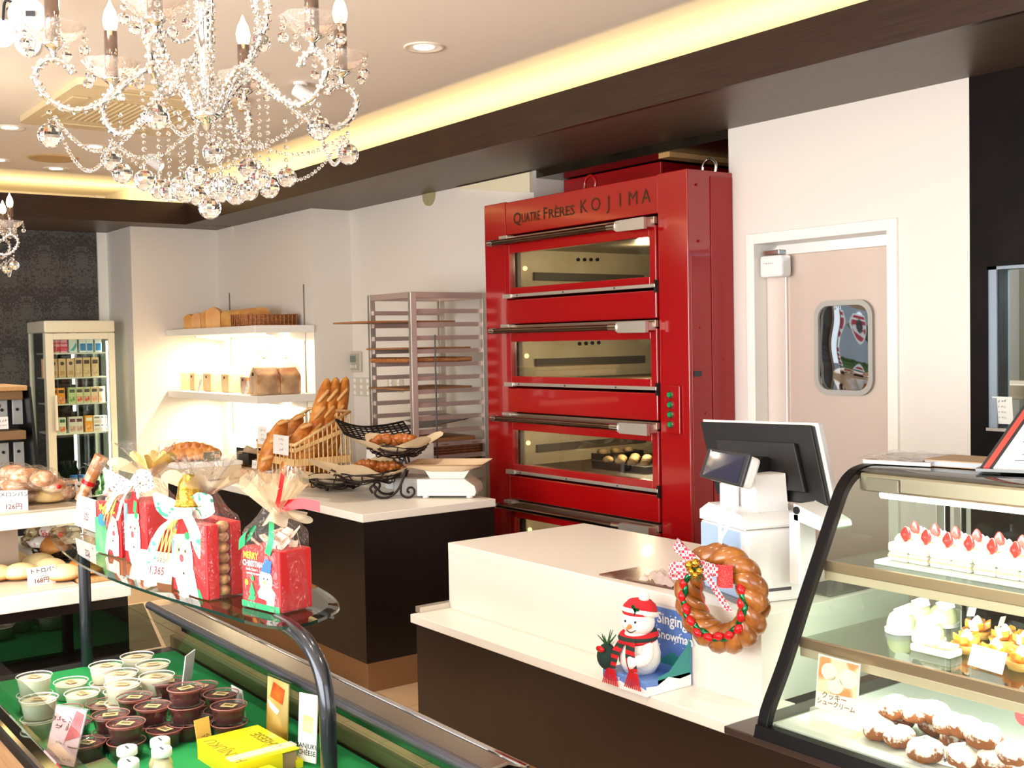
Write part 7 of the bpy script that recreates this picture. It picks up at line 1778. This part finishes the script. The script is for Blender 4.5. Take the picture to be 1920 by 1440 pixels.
tag(obj('bread_tray', MB().box(-5.3, -4.84, 0.5, 1.36, 1.002, 1.010), tr_m, bevel=0.003), 'shallow pale tray under the wrapped breads on the upper tier', 'tray')
def bun_mesh(name, r, hgt, mat, mat2):
    m = MB().ball((0, 0, hgt * 0.30), r, 1, 1, hgt / r * 0.72, 20, 12, fn=lambda p, th, a: V((p.x, p.y, p.z if p.z > 0 else p.z * 0.45)))
    return mesh(name, m, mat)
def two_tone(name, top, side):
    m = bpy.data.materials.new(name); m.use_nodes = True; nt = m.node_tree; b = nt.nodes['Principled BSDF']; b.inputs['Roughness'].default_value = 0.5
    tc = nt.nodes.new('ShaderNodeTexCoord'); sp = nt.nodes.new('ShaderNodeSeparateXYZ'); r = nt.nodes.new('ShaderNodeValToRGB')
    nt.links.new(tc.outputs['Object'], sp.inputs[0]); nt.links.new(sp.outputs[2], r.inputs[0])
    r.color_ramp.elements[0].position = 0.012; r.color_ramp.elements[0].color = lin(side); r.color_ramp.elements[1].position = 0.03; r.color_ramp.elements[1].color = lin(top)
    nt.links.new(r.outputs[0], b.inputs['Base Color']); return m
bun_me = bun_mesh('soft_bun', 0.068, 0.062, two_tone('soft_bun_bake', '#f0dba6', '#c98a45'), None)
for (px, py, lab) in ((-8, 1083, 'round pale bun cropped at the left edge on the lower tier'), (38, 1080, 'round pale bun in the front row, left of the price card'), (119, 1082, 'round pale bun in the front row, right of the price card'), (22, 1056, 'round pale bun in the back row, leftmost one'), (73, 1060, 'round pale bun in the back row, middle one'), (93, 1070, 'round pale bun behind the price card on the lower tier')):
    p = az(px, py, IZ + 0.02)
    o = bpy.data.objects.new('soft_bun', bun_me); COL.objects.link(o); o.location = (p.x, p.y, IZ + 0.009); o.rotation_euler = (0, 0, px); tag(o, lab, 'bun', 'round pale buns on the lower tier')
p = az(106, 1052, IZ)
wb2 = thing('wire_basket', 'small dark wire basket holding one browned bun on the lower tier', 'basket', (p.x, p.y, IZ + 0.012))
obj('wires', wire_bowl(0.12, 0.04, 21), wire_m, wb2)
o = bpy.data.objects.new('browned_bun', bun_mesh('browned_bun', 0.072, 0.085, crust, None)); COL.objects.link(o); o.location = (p.x, p.y, IZ + 0.03); o.scale = (1.2, 0.9, 1)
tag(o, 'oval browned bun sitting in the small wire basket on the lower tier', 'bun')
# bread sticks on a board at the right end
tag(obj('cutting_board', MB().box(-4.95, -4.58, 1.27, 1.43, IZ, IZ + 0.018), wood_l, bevel=0.004), 'pale wooden board at the right end of the lower tier', 'board')
tag(obj('flat_loaf', MB().ball((0, 0, 0.02), 0.075, 1.9, 0.75, 0.30, 20, 10), crust, loc=(-4.75, 1.345, IZ + 0.02)), 'flat golden loaf on the wooden board behind the shelf post', 'bread')
# pile of foil-wrapped sweets behind the post of the lower tier
fw_ = MB(); rnd = random.Random(12)
wrapm = M('wrapped_assort', '#c9b58a', 0.25, col2='#7a5f45', scale=40, contrast=(0.45, 0.55), coat=0.5)
ws_ = [mesh('wrapped_snack', MB().ball((0, 0, 0.025), 0.045, 1.2, 1, 0.65, 12, 8, fn=lambda p, th, a: p * (1 + 0.10 * math.sin(7 * a + 3 * th))), mm) for mm in (wrapm, M('wrap_white', '#efe9e0', 0.25, col2='#d24a4a', scale=26, contrast=(0.55, 0.62), coat=0.5))]
def snack_spot(i, px, py, lv):
    p = az(px, py, IZ + 0.03 + 0.045 * lv); o = bpy.data.objects.new('wrapped_snack', ws_[i % 2]); COL.objects.link(o)
    o.location = (p.x, p.y, IZ + 0.002 + 0.05 * lv); o.rotation_euler = (0, 0, i * 1.3); return o
for i, (px, py, lv, lab) in enumerate(((58, 1012, 0, 'foil-wrapped snack nearest the taupe upright on the lower tier'), (78, 1016, 0, 'white-wrapped snack second from the upright on the lower tier'), (100, 1014, 0, 'foil-wrapped snack in the middle of the heap behind the wire basket'), (122, 1018, 0, 'white-wrapped snack at the right of the heap behind the wire basket'), (68, 996, 1, 'foil-wrapped snack on top of the heap, by the upright'), (92, 996, 1, 'white-wrapped snack on top of the heap, in the middle'), (115, 1000, 1, 'foil-wrapped snack on top of the heap, at the right'))):
    tag(snack_spot(i, px, py, lv), lab, 'snack', 'wrapped snacks under the upper tier')
# wrapped fruit breads on the upper tier and one melon bread
U = 1.011
wr_br = M('wrapped_bread', '#b87848', 0.3, col2='#e6c3a4', scale=26, contrast=(0.42, 0.6), bump=0.2, coat=0.4)
def wrapped(lab, loc, rz, s=1.0):
    t = thing('wrapped_bread', lab, 'bread', loc, rz, 'wrapped fruit breads on the upper tier')
    obj('bread', MB().ball((0, 0, 0.032), 0.05, 1.35, 0.95, 0.62, 16, 10, fn=lambda p, th, a: p * (1 + 0.07 * math.sin(6 * a + 2 * th))), wr_br, t)
    obj('wrapper', MB().grid(lambda u, v: (0.085 * (2 * u - 1) * (1 + 0.08 * math.sin(9 * v)), 0.056 * math.cos(2 * PI * v) * (1 - (2 * u - 1) ** 6 * 0.75) , 0.034 + 0.040 * math.sin(2 * PI * v) * (1 - (2 * u - 1) ** 6 * 0.8)), 16, 16), cello, t)
    obj('red_tie', MB().ball((0.082, 0, 0.034), 0.010, 0.5, 1, 1, 8, 6), foil_r, t)
    t.scale = (s, s, s); return t
k = 0
spots = [(20, 935, 0), (52, 930, 0), (85, 922, 0), (118, 925, 0), (5, 925, 0), (35, 912, 1), (68, 908, 1), (100, 912, 1), (10, 905, 1), (50, 895, 2), (82, 900, 2), (25, 888, 2), (130, 915, 0)]
wl = ['front row, by the printed cards', 'front row, behind the right card edge', 'front row, just behind the melon bread', 'at the right end of the front row', 'in the front row at the cropped left edge', 'second layer, left of the middle', 'second layer, in the middle', 'second layer, at the right', 'second layer, at the cropped left edge', 'top of the heap, in the middle', 'top of the heap, at the right', 'top of the heap, at the left', 'farthest right, beside the 94 yen card']
for i, (px, py, lv) in enumerate(spots):
    p = az(px, py, U + 0.03 + 0.05 * lv)
    wrapped('wrapped fruit bread, ' + wl[i], (p.x, p.y, U + 0.052 * lv), i * 0.9, 1.0)
p = az(138, 880, U + 0.15)
tw_ = thing('wrapped_stick', 'upright twisted wrapped bread with red tie poking out at the right of the heap', 'bread', (p.x, p.y + 0.02, U + 0.0))
obj('wrapper', MB().cyl((0, 0, 0.02), (0.05, 0.08, 0.20), 0.022, 0.03, n=10), wr_br, tw_, bevel=0.004); obj('red_tie', MB().cyl((0.018, 0.03, 0.085), (0.022, 0.036, 0.1), 0.028, n=10), foil_r, tw_)
p = az(92, 942, U)
mel = MB().ball((0, 0, 0.016), 0.062, 1, 1, 0.85, 22, 12, fn=lambda p, th, a: V((p.x, p.y, (p.z if p.z > 0 else p.z * 0.3))) * (1 - 0.05 * max(0, math.cos(6 * a)) ** 8))
tag(obj('melon_bread', mel, melon_m, loc=(p.x, p.y, U)), 'sugary domed melon bread at the front of the upper tier', 'bread')
# black wire basket at the right of the pile
p = az(128, 932, U)
tag(obj('wire_basket', wire_bowl(0.10, 0.05, 33), wire_m, loc=(p.x, p.y + 0.05, U + 0.004)), 'black wire basket at the right end of the upper tier', 'basket')
# cards of the island
def icard(bl, br, z, h, texts, lab, lean=0.12): return card('price_card', az(*bl, z), az(*br, z), z, h, lean, texts, lab)
icard((-14, 932), (50, 926), U, 0.052, [('~6', 0.62, 0.6, 0.018, ink_b), ('-----', 0.6, 0.2, 0.018, ink_g)], 'white price card at the left edge, standing behind the melon pan card', 0.0)
icard((-6, 960), (53, 958), U - 0.005, 0.085, [('メロンパン', 0.58, 0.72, 0.023, ink_b), ('-----', 0.6, 0.45, 0.02, ink_g), ('126円', 0.55, 0.12, 0.028, ink_r)], 'white melon pan price card with 126 on the front edge of the upper tier', 0.0)
c94 = icard((144, 936), (173, 932), U, 0.075, [('~5', 0.55, 0.7, 0.014, ink_b), ('94', 0.5, 0.2, 0.024, ink_r)], 'white 94 yen price card with black wire loop, right end of upper tier')
icard((53, 1100), (105, 1092), IZ + 0.008, 0.07, [('トトロパン', 0.6, 0.68, 0.021, ink_b), ('-----', 0.6, 0.42, 0.016, ink_g), ('168円', 0.5, 0.12, 0.024, ink_r)], 'white 168 price card before the round pale buns on the lower tier')
obj('wire_loop', MB().tube(smooth_path([(-0.012, 0.0, 0), (-0.015, -0.02, 0.10), (0, -0.0, 0.135), (0.015, 0.02, 0.10), (0.012, 0.004, 0)], 5), 0.003, 6), black_p, c94)

# ================================================================ STEEL TRAY STAND AT THE FAR LEFT
tst = thing('tray_stand', 'dark framed steel stand with shelves and compartments at the far left edge', 'stand', (-7.9, 1.5, 0))
def P7(px, py): return ax(px, py, -7.5)
ztop = P7(30, 727).z; yr = P7(52, 727).y
obj('top_board', MB().box(-8.1, -7.5, 0.9, yr, ztop - 0.02, ztop + 0.012), wood_l, tst, world=True, bevel=0.006)
obj('top_box', MB().box(-8.05, -7.54, 0.9, yr - 0.02, ztop - 0.075, ztop - 0.02), M('bronze_box', '#8a6a48', 0.35, 0.4), tst, world=True, bevel=0.004)
obj('slanted_side', MB().prism([(P7(53, 727).y, ztop + 0.01), (P7(58, 730).y, ztop), (P7(73, 870).y, P7(73, 870).z), (P7(76, 1000).y, 0.0), (P7(70, 1000).y, 0.0), (P7(66, 870).y, P7(66, 870).z)], (-7.5, 0, 0), (0, 1, 0), (0, 0, 1), (-0.6, 0, 0)), thin_glass('smoked_side', '#3a3c3c', 1.8) if False else black_p, tst, world=True)
lk = M('locker_grey', '#b4b6b2', 0.4, 0.4)
for (y0, y1) in ((P7(-10, 780).y, P7(25, 780).y), (P7(34, 780).y, P7(54, 780).y)):
    c = obj('compartment_door', MB().box(-7.66, -7.64, y0, y1, P7(0, 800).z, P7(0, 752).z), lk, tst, world=True, bevel=0.003)
    obj('lock', MB().cyl((-7.64, y1 - 0.035, P7(0, 771).z), (-7.632, y1 - 0.035, P7(0, 771).z), 0.010, n=12), black_p, c, world=True)
    c2 = obj('compartment_door', MB().box(-7.66, -7.64, y0, y1, P7(0, 885).z, P7(0, 834).z), lk, tst, world=True, bevel=0.003)
    obj('lock', MB().cyl((-7.64, y1 - 0.035, P7(0, 852).z), (-7.632, y1 - 0.035, P7(0, 852).z), 0.010, n=12), black_p, c2, world=True)
obj('name_slot', MB().box(-7.64, -7.636, P7(-5, 760).y, P7(11, 760).y, P7(0, 766).z, P7(0, 760).z), M('slot_dark', '#4a4e4c', 0.4), tst, world=True)
obj('shelf_tray', MB().box(-7.98, -7.48, 0.9, P7(48, 810).y, P7(0, 826).z, P7(0, 809).z), M('tray_bronze', '#9b7b5a', 0.3, 0.5), tst, world=True, bevel=0.006)
obj('back_panel', MB().box(-7.9, -7.88, 0.9, P7(56, 800).y, 0, ztop - 0.05), M('stand_dark', '#2b2a2a', 0.5), tst, world=True)
pw = P7(14, 801)
card('price_card', (-7.47, P7(-6, 803).y, 0), (-7.47, P7(14, 803).y, 0), P7(0, 806).z + 0.005, 0.075, 0.1, [('~3', 0.5, 0.6, 0.02, ink_g), ('---', 0.5, 0.25, 0.02, ink_g)], 'white card standing on the bronze tray of the steel stand')
# ================================================================ CHANDELIERS
HUB = V((-2.2225, 0.894, 2.128))
chn = thing('chandelier', 'large crystal chandelier with six candle arms hanging in the foreground', 'chandelier', HUB, math.radians(-38.9), 'crystal candle chandeliers')
bead0 = MB().ball((0, 0, 0), 0.0044, nu=6, nv=4, smooth=False)
def beads(mb, pts, step=0.0105, off=None, r=1.0):
    P = [V(p) for p in pts]; acc = 0.0
    for a, b in zip(P, P[1:]):
        L = (b - a).length; t = step - acc
        while t <= L:
            p = a + (b - a) * (t / L)
            if off: p = p + off
            M4 = Matrix.Translation(p) @ Matrix.Rotation(p.x * 300, 4, 'Z') @ Matrix.Scale(r, 4)
            mb.join(bead0, M4); t += step
        acc = (acc + L) % step
def radial(pts, a):
    c, s = math.cos(a), math.sin(a); return [V((r * c, r * s, z)) for r, z in pts]
ARM = [(0.022, -0.015), (0.045, 0.025), (0.075, 0.060), (0.105, 0.070), (0.140, 0.050), (0.185, 0.008), (0.225, -0.016), (0.262, -0.020), (0.298, -0.002), (0.318, 0.034), (0.308, 0.062), (0.285, 0.073), (0.262, 0.064), (0.252, 0.048)]
UP = [(0.034, 0.0), (0.058, 0.05), (0.100, 0.10), (0.132, 0.17), (0.125, 0.25), (0.085, 0.33), (0.05, 0.42), (0.045, 0.50)]
RB = 0.285
def ring_side(pts):
    out = []
    for i, p in enumerate(pts):
        t = (pts[min(i + 1, len(pts) - 1)] - pts[max(i - 1, 0)]).normalized(); out.append(t.orthogonal().normalized())
    return out
arm_path = smooth_path(radial(ARM, 0), 6); up_path = smooth_path(radial(UP, 0), 6)
def trimmed(path):
    m = MB()
    for k in range(len(path) - 1): pass
    # beads wound round the tube as a loose helix
    L = 0; acc = 0; ph = 0
    for a, b in zip(path, path[1:]):
        seg = (b - a).length; t = (b - a).normalized(); o1 = V((0, 1, 0)); o2 = t.cross(o1).normalized()
        n = max(1, int(seg / 0.0036))
        for q in range(n):
            p = a + (b - a) * (q / n); ph += 1.9
            m.join(bead0, Matrix.Translation(p + (o1 * math.cos(ph) + o2 * math.sin(ph)) * 0.0056) @ Matrix.Rotation(ph, 4, 'X'))
    return m
arm_me = mesh('arm', MB().tube(arm_path, 0.0055, 8), chrome)
trim_me = mesh('crystal_trim', trimmed(arm_path), pearl)
up_me = mesh('upper_scroll', MB().tube(up_path, 0.004, 8), chrome)
uptrim_me = mesh('crystal_trim', trimmed(up_path), pearl)
bob_me = mesh('bobeche', MB().lathe([(0.010, 0.0), (0.030, 0.006), (0.048, 0.020), (0.059, 0.036)], n=32, wob=lambda a, z: 1 + (0.05 * math.cos(8 * a)) * (z / 0.036)).lathe([(0.008, -0.002), (0.029, 0.004), (0.047, 0.018), (0.058, 0.034)], n=32, wob=lambda a, z: 1 + (0.05 * math.cos(8 * a)) * (z / 0.036)), bobeche_m)
cupb_me = mesh('arm_cup', MB().lathe([(0.004, -0.026), (0.007, -0.018), (0.005, -0.012), (0.018, -0.002), (0.022, 0.002), (0.0, 0.004)], n=18), chrome)
cand_me = mesh('candle_sleeve', MB().lathe([(0.0, 0.012), (0.0135, 0.012), (0.0135, 0.110), (0.0, 0.110)], n=20), dark_chrome)
flame_me = mesh('flame_bulb', MB().lathe([(0.009, 0.110), (0.014, 0.120), (0.016, 0.134), (0.012, 0.152), (0.005, 0.166), (0.0015, 0.176), (0, 0.178)], n=16), bulb_m)
small_me = mesh('small_crystal', MB().ball((0, 0, 0), 0.0105, nu=10, nv=7, smooth=False).ball((0, 0, 0.019), 0.006, nu=8, nv=5, smooth=False).ball((0, 0, 0.031), 0.004, nu=6, nv=4, smooth=False), crystal)
def facet_ball(r):
    m = MB().ball((0, 0, 0), r, nu=14, nv=9, smooth=False); m.cyl((0, 0, r), (0, 0, r + 0.006), 0.003, n=6, m=1); return m
big_me = mesh('crystal_ball', facet_ball(0.0228), (crystal, chrome))
mid_me = mesh('crystal_ball', facet_ball(0.0212), (crystal, chrome))
def put(me, par, loc, rz=0.0, name=None, s=1.0):
    o = bpy.data.objects.new(name or me.name.split('.')[0], me); COL.objects.link(o); o.parent = par; o.location = loc; o.rotation_euler = (0, 0, rz)
    if s != 1.0: o.scale = (s, s, s)
    return o
col = MB().lathe([(0.0, -0.045), (0.008, -0.040), (0.012, -0.030), (0.028, -0.022), (0.036, -0.014), (0.030, -0.006), (0.012, 0.0), (0.013, 0.05), (0.017, 0.06), (0.013, 0.07), (0.013, 0.19), (0.020, 0.20), (0.010, 0.21), (0.010, 0.822)], n=22)
obj('column', col, chrome, chn)
obj('ceiling_rose', MB().lathe([(0.01, 0.78), (0.055, 0.80), (0.06, 0.822), (0, 0.822)], n=22), chrome, chn)
obj('glass_vase', MB().lathe([(0.012, 0.215), (0.03, 0.235), (0.036, 0.27), (0.028, 0.30), (0.014, 0.315)], n=16, smooth=False), crystal, chn)
rnd = random.Random(17)
def hang(z0, z1, x, y, me, s=1.0):
    """string of beads from z0 down to a ball at z1"""
    m = MB(); z = z0; k = 0
    while z > z1 + 0.028 * s:
        rr = 1.15 if k % 2 == 0 else 0.75
        m.join(bead0, Matrix.Translation((x, y, z)) @ Matrix.Rotation(k, 4, 'Z') @ Matrix.Scale(rr, 4)); z -= 0.0135; k += 1
    if m.v:
        b_ = obj('bead_string', m, crystal, chn)
    put(me, chn, (x, y, z1), rnd.uniform(0, 1), 'crystal_ball', s)
lowpt = []
for k in range(6):
    a = k * PI / 3; c, s = math.cos(a), math.sin(a)
    A = put(arm_me, chn, (0, 0, 0), a, 'arm'); T = put(trim_me, A, (0, 0, 0), 0, 'crystal_trim'); T['kind'] = 'stuff'
    U_ = put(up_me, chn, (0, 0, 0), a + 0.4, 'upper_scroll'); T = put(uptrim_me, U_, (0, 0, 0), 0, 'crystal_trim'); T['kind'] = 'stuff'
    put(cupb_me, A, (RB, 0, 0.098), 0, 'arm_cup')
    B = put(bob_me, chn, (RB * c, RB * s, 0.100), a, 'bobeche')
    for q in range(5):
        aa = 2 * PI * q / 5 + 0.4; put(small_me, B, (0.056 * math.cos(aa), 0.056 * math.sin(aa), -0.008), q, 'small_crystal')
    put(cand_me, chn, (RB * c, RB * s, 0.090), a, 'candle_sleeve'); put(flame_me, chn, (RB * c, RB * s, 0.090), a, 'flame_bulb')
    hang(-0.028, -0.072, 0.296 * c, 0.296 * s, big_me)
    hang(0.045, -0.150, 0.128 * math.cos(a + 0.12), 0.128 * math.sin(a + 0.12), mid_me)
    hang(-0.02, -0.163, 0.078 * math.cos(a + 0.6), 0.078 * math.sin(a + 0.6), mid_me)
    if k % 2 == 0: hang(0.0, -0.118, 0.192 * math.cos(a + 0.35), 0.192 * math.sin(a + 0.35), mid_me)
    if k % 2: hang(0.17, 0.125, 0.118 * math.cos(a + 0.4), 0.118 * math.sin(a + 0.4), mid_me, 0.9)
    # swags: between neighbouring arms, and from each arm's low point in to the hub
    p0, p1 = V((0.290 * c, 0.290 * s, -0.03)), V((0.290 * math.cos(a + PI / 3), 0.290 * math.sin(a + PI / 3), -0.03))
    sw_ = MB(); beads(sw_, [p0.lerp(p1, t / 20) - V((0, 0, 0.085 * (1 - (2 * t / 20 - 1) ** 2))) for t in range(21)], 0.0112)
    obj('bead_swag', sw_, crystal, chn)['kind'] = 'stuff'
    p1 = V((0.05 * c, 0.05 * s, -0.03)); sw_ = MB(); beads(sw_, [p0.lerp(p1, t / 16) - V((0, 0, 0.05 * (1 - (2 * t / 16 - 1) ** 2))) for t in range(17)], 0.0118)
    if k % 2 == 0: obj('bead_swag', sw_, crystal, chn)['kind'] = 'stuff'
    p0 = V((0.13 * math.cos(a + 0.4), 0.13 * math.sin(a + 0.4), 0.19)); p1 = V((0.275 * c, 0.275 * s, 0.10)); sw_ = MB(); beads(sw_, [p0.lerp(p1, t / 16) - V((0, 0, 0.06 * (1 - (2 * t / 16 - 1) ** 2))) for t in range(17)], 0.0118)
    if k in (0, 3): obj('bead_swag', sw_, pearl, chn)['kind'] = 'stuff'
hang(-0.05, -0.197, 0, 0, big_me)
for (x, y, z) in ((0.03, 0.02, -0.160), (-0.035, 0.03, -0.150), (0.0, -0.05, -0.165)): hang(-0.03, z, x, y, mid_me)
p = V((-5.76, 1.338, 0)) - V((0.595, 0.804, 0)) * 0.288
chn2 = dup(chn, (p.x, p.y, 2.128), math.radians(-38.9 + 32.4), 'second crystal chandelier, cropped at the left edge, before the damask wall')
for ch_, pw_ in ((chn, 1.3), (chn2, 1.3)):
    for k in range(0, 6):
        l = bpy.data.lights.new('candle_light', 'POINT'); l.energy = pw_; l.color = (1, 0.82, 0.6); l.shadow_soft_size = 0.02
        o = bpy.data.objects.new('candle_light', l); COL.objects.link(o)
        a = ch_.rotation_euler.z + k * PI / 3
        o.location = V(ch_.location) + V((RB * math.cos(a), RB * math.sin(a), 0.29))

# ================================================================ CEILING FITTINGS
CZ_ = 2.95
def spot(loc, power, ang=95, col_=(1, 0.93, 0.82), size=0.06):
    l = bpy.data.lights.new('downlight', 'SPOT'); l.energy = power; l.spot_size = math.radians(ang); l.spot_blend = 0.6; l.color = col_; l.shadow_soft_size = size
    o = bpy.data.objects.new('downlight', l); COL.objects.link(o); o.location = loc; return o
trim_w = M('downlight_trim', '#e9dfd0', 0.4)
tr_me = mesh('trim_ring', MB().lathe([(0.062, 0.0), (0.078, -0.004), (0.088, -0.007), (0.090, 0.0)], n=28), trim_w)
can_me = mesh('reflector', MB().lathe([(0.064, -0.001), (0.05, 0.03), (0.045, 0.04)], n=24), M('reflector_gold', '#d9b27a', 0.2, 0.6))
lamp_me = mesh('lamp', MB().cyl((0, 0, -0.002), (0, 0, 0.0), 0.045, n=24), spot_m)
DL = [((795, 88), 'recessed ceiling downlight alone above the back counter, right of the big chandelier', 60), ((178, 275), 'recessed ceiling downlight seen through the left beads of the big chandelier', 40), ((18, 239), 'recessed ceiling downlight at the left edge, level with the ceiling air unit', 40), ((105, 316), 'recessed ceiling downlight nearest the glowing far cove', 40), ((-4, 300), 'recessed ceiling downlight cropped at the left edge, near the second chandelier', 40)]
for (q, lab, pw) in DL:
    p = az(*q, CZ_)
    t = thing('downlight', lab, 'ceiling light', (p.x, p.y, CZ_), 0, 'recessed ceiling downlights')
    put(tr_me, t, (0, 0, 0)); put(lamp_me, t, (0, 0, -0.001))
    spot((p.x, p.y, CZ_ - 0.02), pw)
for (x, y, pw) in ((-2.6, 0.6, 130), (-3.6, 0.8, 120), (-1.6, 1.8, 45), (-4.9, 0.7, 60), (-2.9, 2.0, 25)):
    spot((x, y, CZ_ - 0.02), pw, 75)
p = az(100, 296, CZ_)
t = thing('ceiling_speaker', 'round bronze ceiling speaker grille beyond the air unit', 'speaker', (p.x, p.y, CZ_))
obj('grille', MB().lathe([(0.0, -0.006), (0.13, -0.006), (0.15, -0.010), (0.165, 0.0)], n=32), M('speaker_bronze', '#c9a878', 0.5), t)
for (q, lab) in (((286, 307), 'small white spotlight between the bead strings, pointing at the niche'), ((564, 178), 'small white spotlight seen just right of the big chandelier column'), ((214, 320), 'small white spotlight low among the left crystal balls')):
    p = az(*q, CZ_ - 0.06)
    t = thing('spotlight', lab, 'spotlight', (p.x, p.y, CZ_), 0, 'small white ceiling spotlights')
    obj('base', MB().cyl((0, 0, -0.012), (0, 0, 0), 0.035, n=20), white_pl, t)
    obj('stem', MB().cyl((0, 0, -0.035), (0, 0, -0.01), 0.008, n=8), white_pl, t)
    obj('head', MB().cyl((-0.02, -0.02, -0.03), (0.035, 0.045, -0.085), 0.032, 0.036, n=20), white_pl, t, bevel=0.003)
    obj('lamp', MB().cyl((0.0352, 0.0452, -0.0852), (0.036, 0.046, -0.086), 0.028, n=20), spot_m, t)
# cassette air unit
ac = thing('ceiling_air_unit', 'square cream ceiling cassette air conditioner behind the big chandelier', 'air conditioner', (-6.2, 2.05, CZ_))
ac_m = M('ac_cream', '#ddc9a2', 0.45)
hx, hy = 0.58, 0.42
obj('panel', MB().prism(rrect(-hx, hx, -hy, hy, 0.05), (0, 0, -0.035), (1, 0, 0), (0, 1, 0), (0, 0, 0.034)), ac_m, ac, bevel=0.012)
obj('intake_grille', MB().box(-0.30, 0.30, -0.24, 0.24, -0.042, -0.034), M('ac_grille', '#c9b48c', 0.5), ac, bevel=0.004)
gl_ = mesh('grille_slat', MB().box(-0.28, 0.28, -0.004, 0.004, -0.047, -0.041), ac_m)
for k in range(14): put(gl_, ac, (0, -0.21 + k * 0.0325, 0), 0, 'grille_slat')
for (x0, x1, y0, y1) in ((-0.30, 0.30, -0.37, -0.29), (-0.30, 0.30, 0.29, 0.37), (-0.50, -0.42, -0.24, 0.24), (0.42, 0.50, -0.24, 0.24)):
    obj('louvre', MB().box(x0, x1, y0, y1, -0.044, -0.035), M('ac_louvre', '#d6c198', 0.4) if 'ac_louvre' not in MATS else MATS['ac_louvre'], ac, bevel=0.004)
# plug-in sensor lamp at the top left corner
p = az(52, 30, 2.80)
sn = thing('motion_sensor', 'white double-disc motion sensor with black cord in the top left corner', 'sensor', (p.x, p.y, 2.80))
tow = V((0.92, -0.35, -0.12)).normalized()
rt_ = CR; dn = V((0, 0, -1))
obj('body', MB().cyl(V((0, 0, 0.0)) - tow * 0.03, V((0, 0, 0.0)) + tow * 0.02, 0.062, n=28), white_pl, sn, bevel=0.012)
obj('lens', MB().cyl(dn * 0.095 - tow * 0.03, dn * 0.095 + tow * 0.03, 0.043, n=28), white_pl, sn, bevel=0.014)
obj('lens_ring', MB().tube([dn * 0.095 + tow * 0.032 + (rt_ * math.cos(a) + V((0, 0, 1)) * math.sin(a)) * 0.026 for a in [2 * PI * k / 24 for k in range(24)]], 0.003, 6, closed=True), M('sensor_ring', '#dcd8d0', 0.5), sn)
obj('neck', MB().cyl(V((0, 0, -0.03)), dn * 0.07, 0.025, n=16), white_pl, sn)
obj('switch', MB().obox(tow * 0.022 + rt_ * 0.012 + V((0, 0, 0.005)), rt_ * 0.016, (0, 0, 0.009), tow * 0.002), grey_p, sn)
obj('mount', MB().cyl((0, 0, 0.03), (0, 0, 0.148), 0.02, n=14), white_pl, sn)
obj('cord', MB().tube(smooth_path([rt_ * -0.03 + V((0, 0, 0.06)), rt_ * -0.07 + V((0, 0, 0.02)), rt_ * -0.04 + V((0, 0, 0.035)), rt_ * -0.075 + V((0, 0, 0.05)), rt_ * -0.085 + V((0, 0, -0.015))], 6), 0.005, 6), black_p, sn)
p = az(4, 62, 2.80)
sl_ = thing('globe_lamp', 'bare lit bulb in a clip holder at the top left edge, beside the motion sensor', 'lamp', (p.x, p.y, 2.80))
obj('bulb', MB().ball((0, 0, 0), 0.045, 1, 1, 1.1, 18, 12), spot_m, sl_)
obj('holder', MB().cyl((0, 0, 0.045), (0, 0, 0.09), 0.024, n=14), chrome, sl_)
obj('mount', MB().cyl((0, 0, 0.09), (0, 0, 0.149), 0.008, n=8), chrome, sl_)
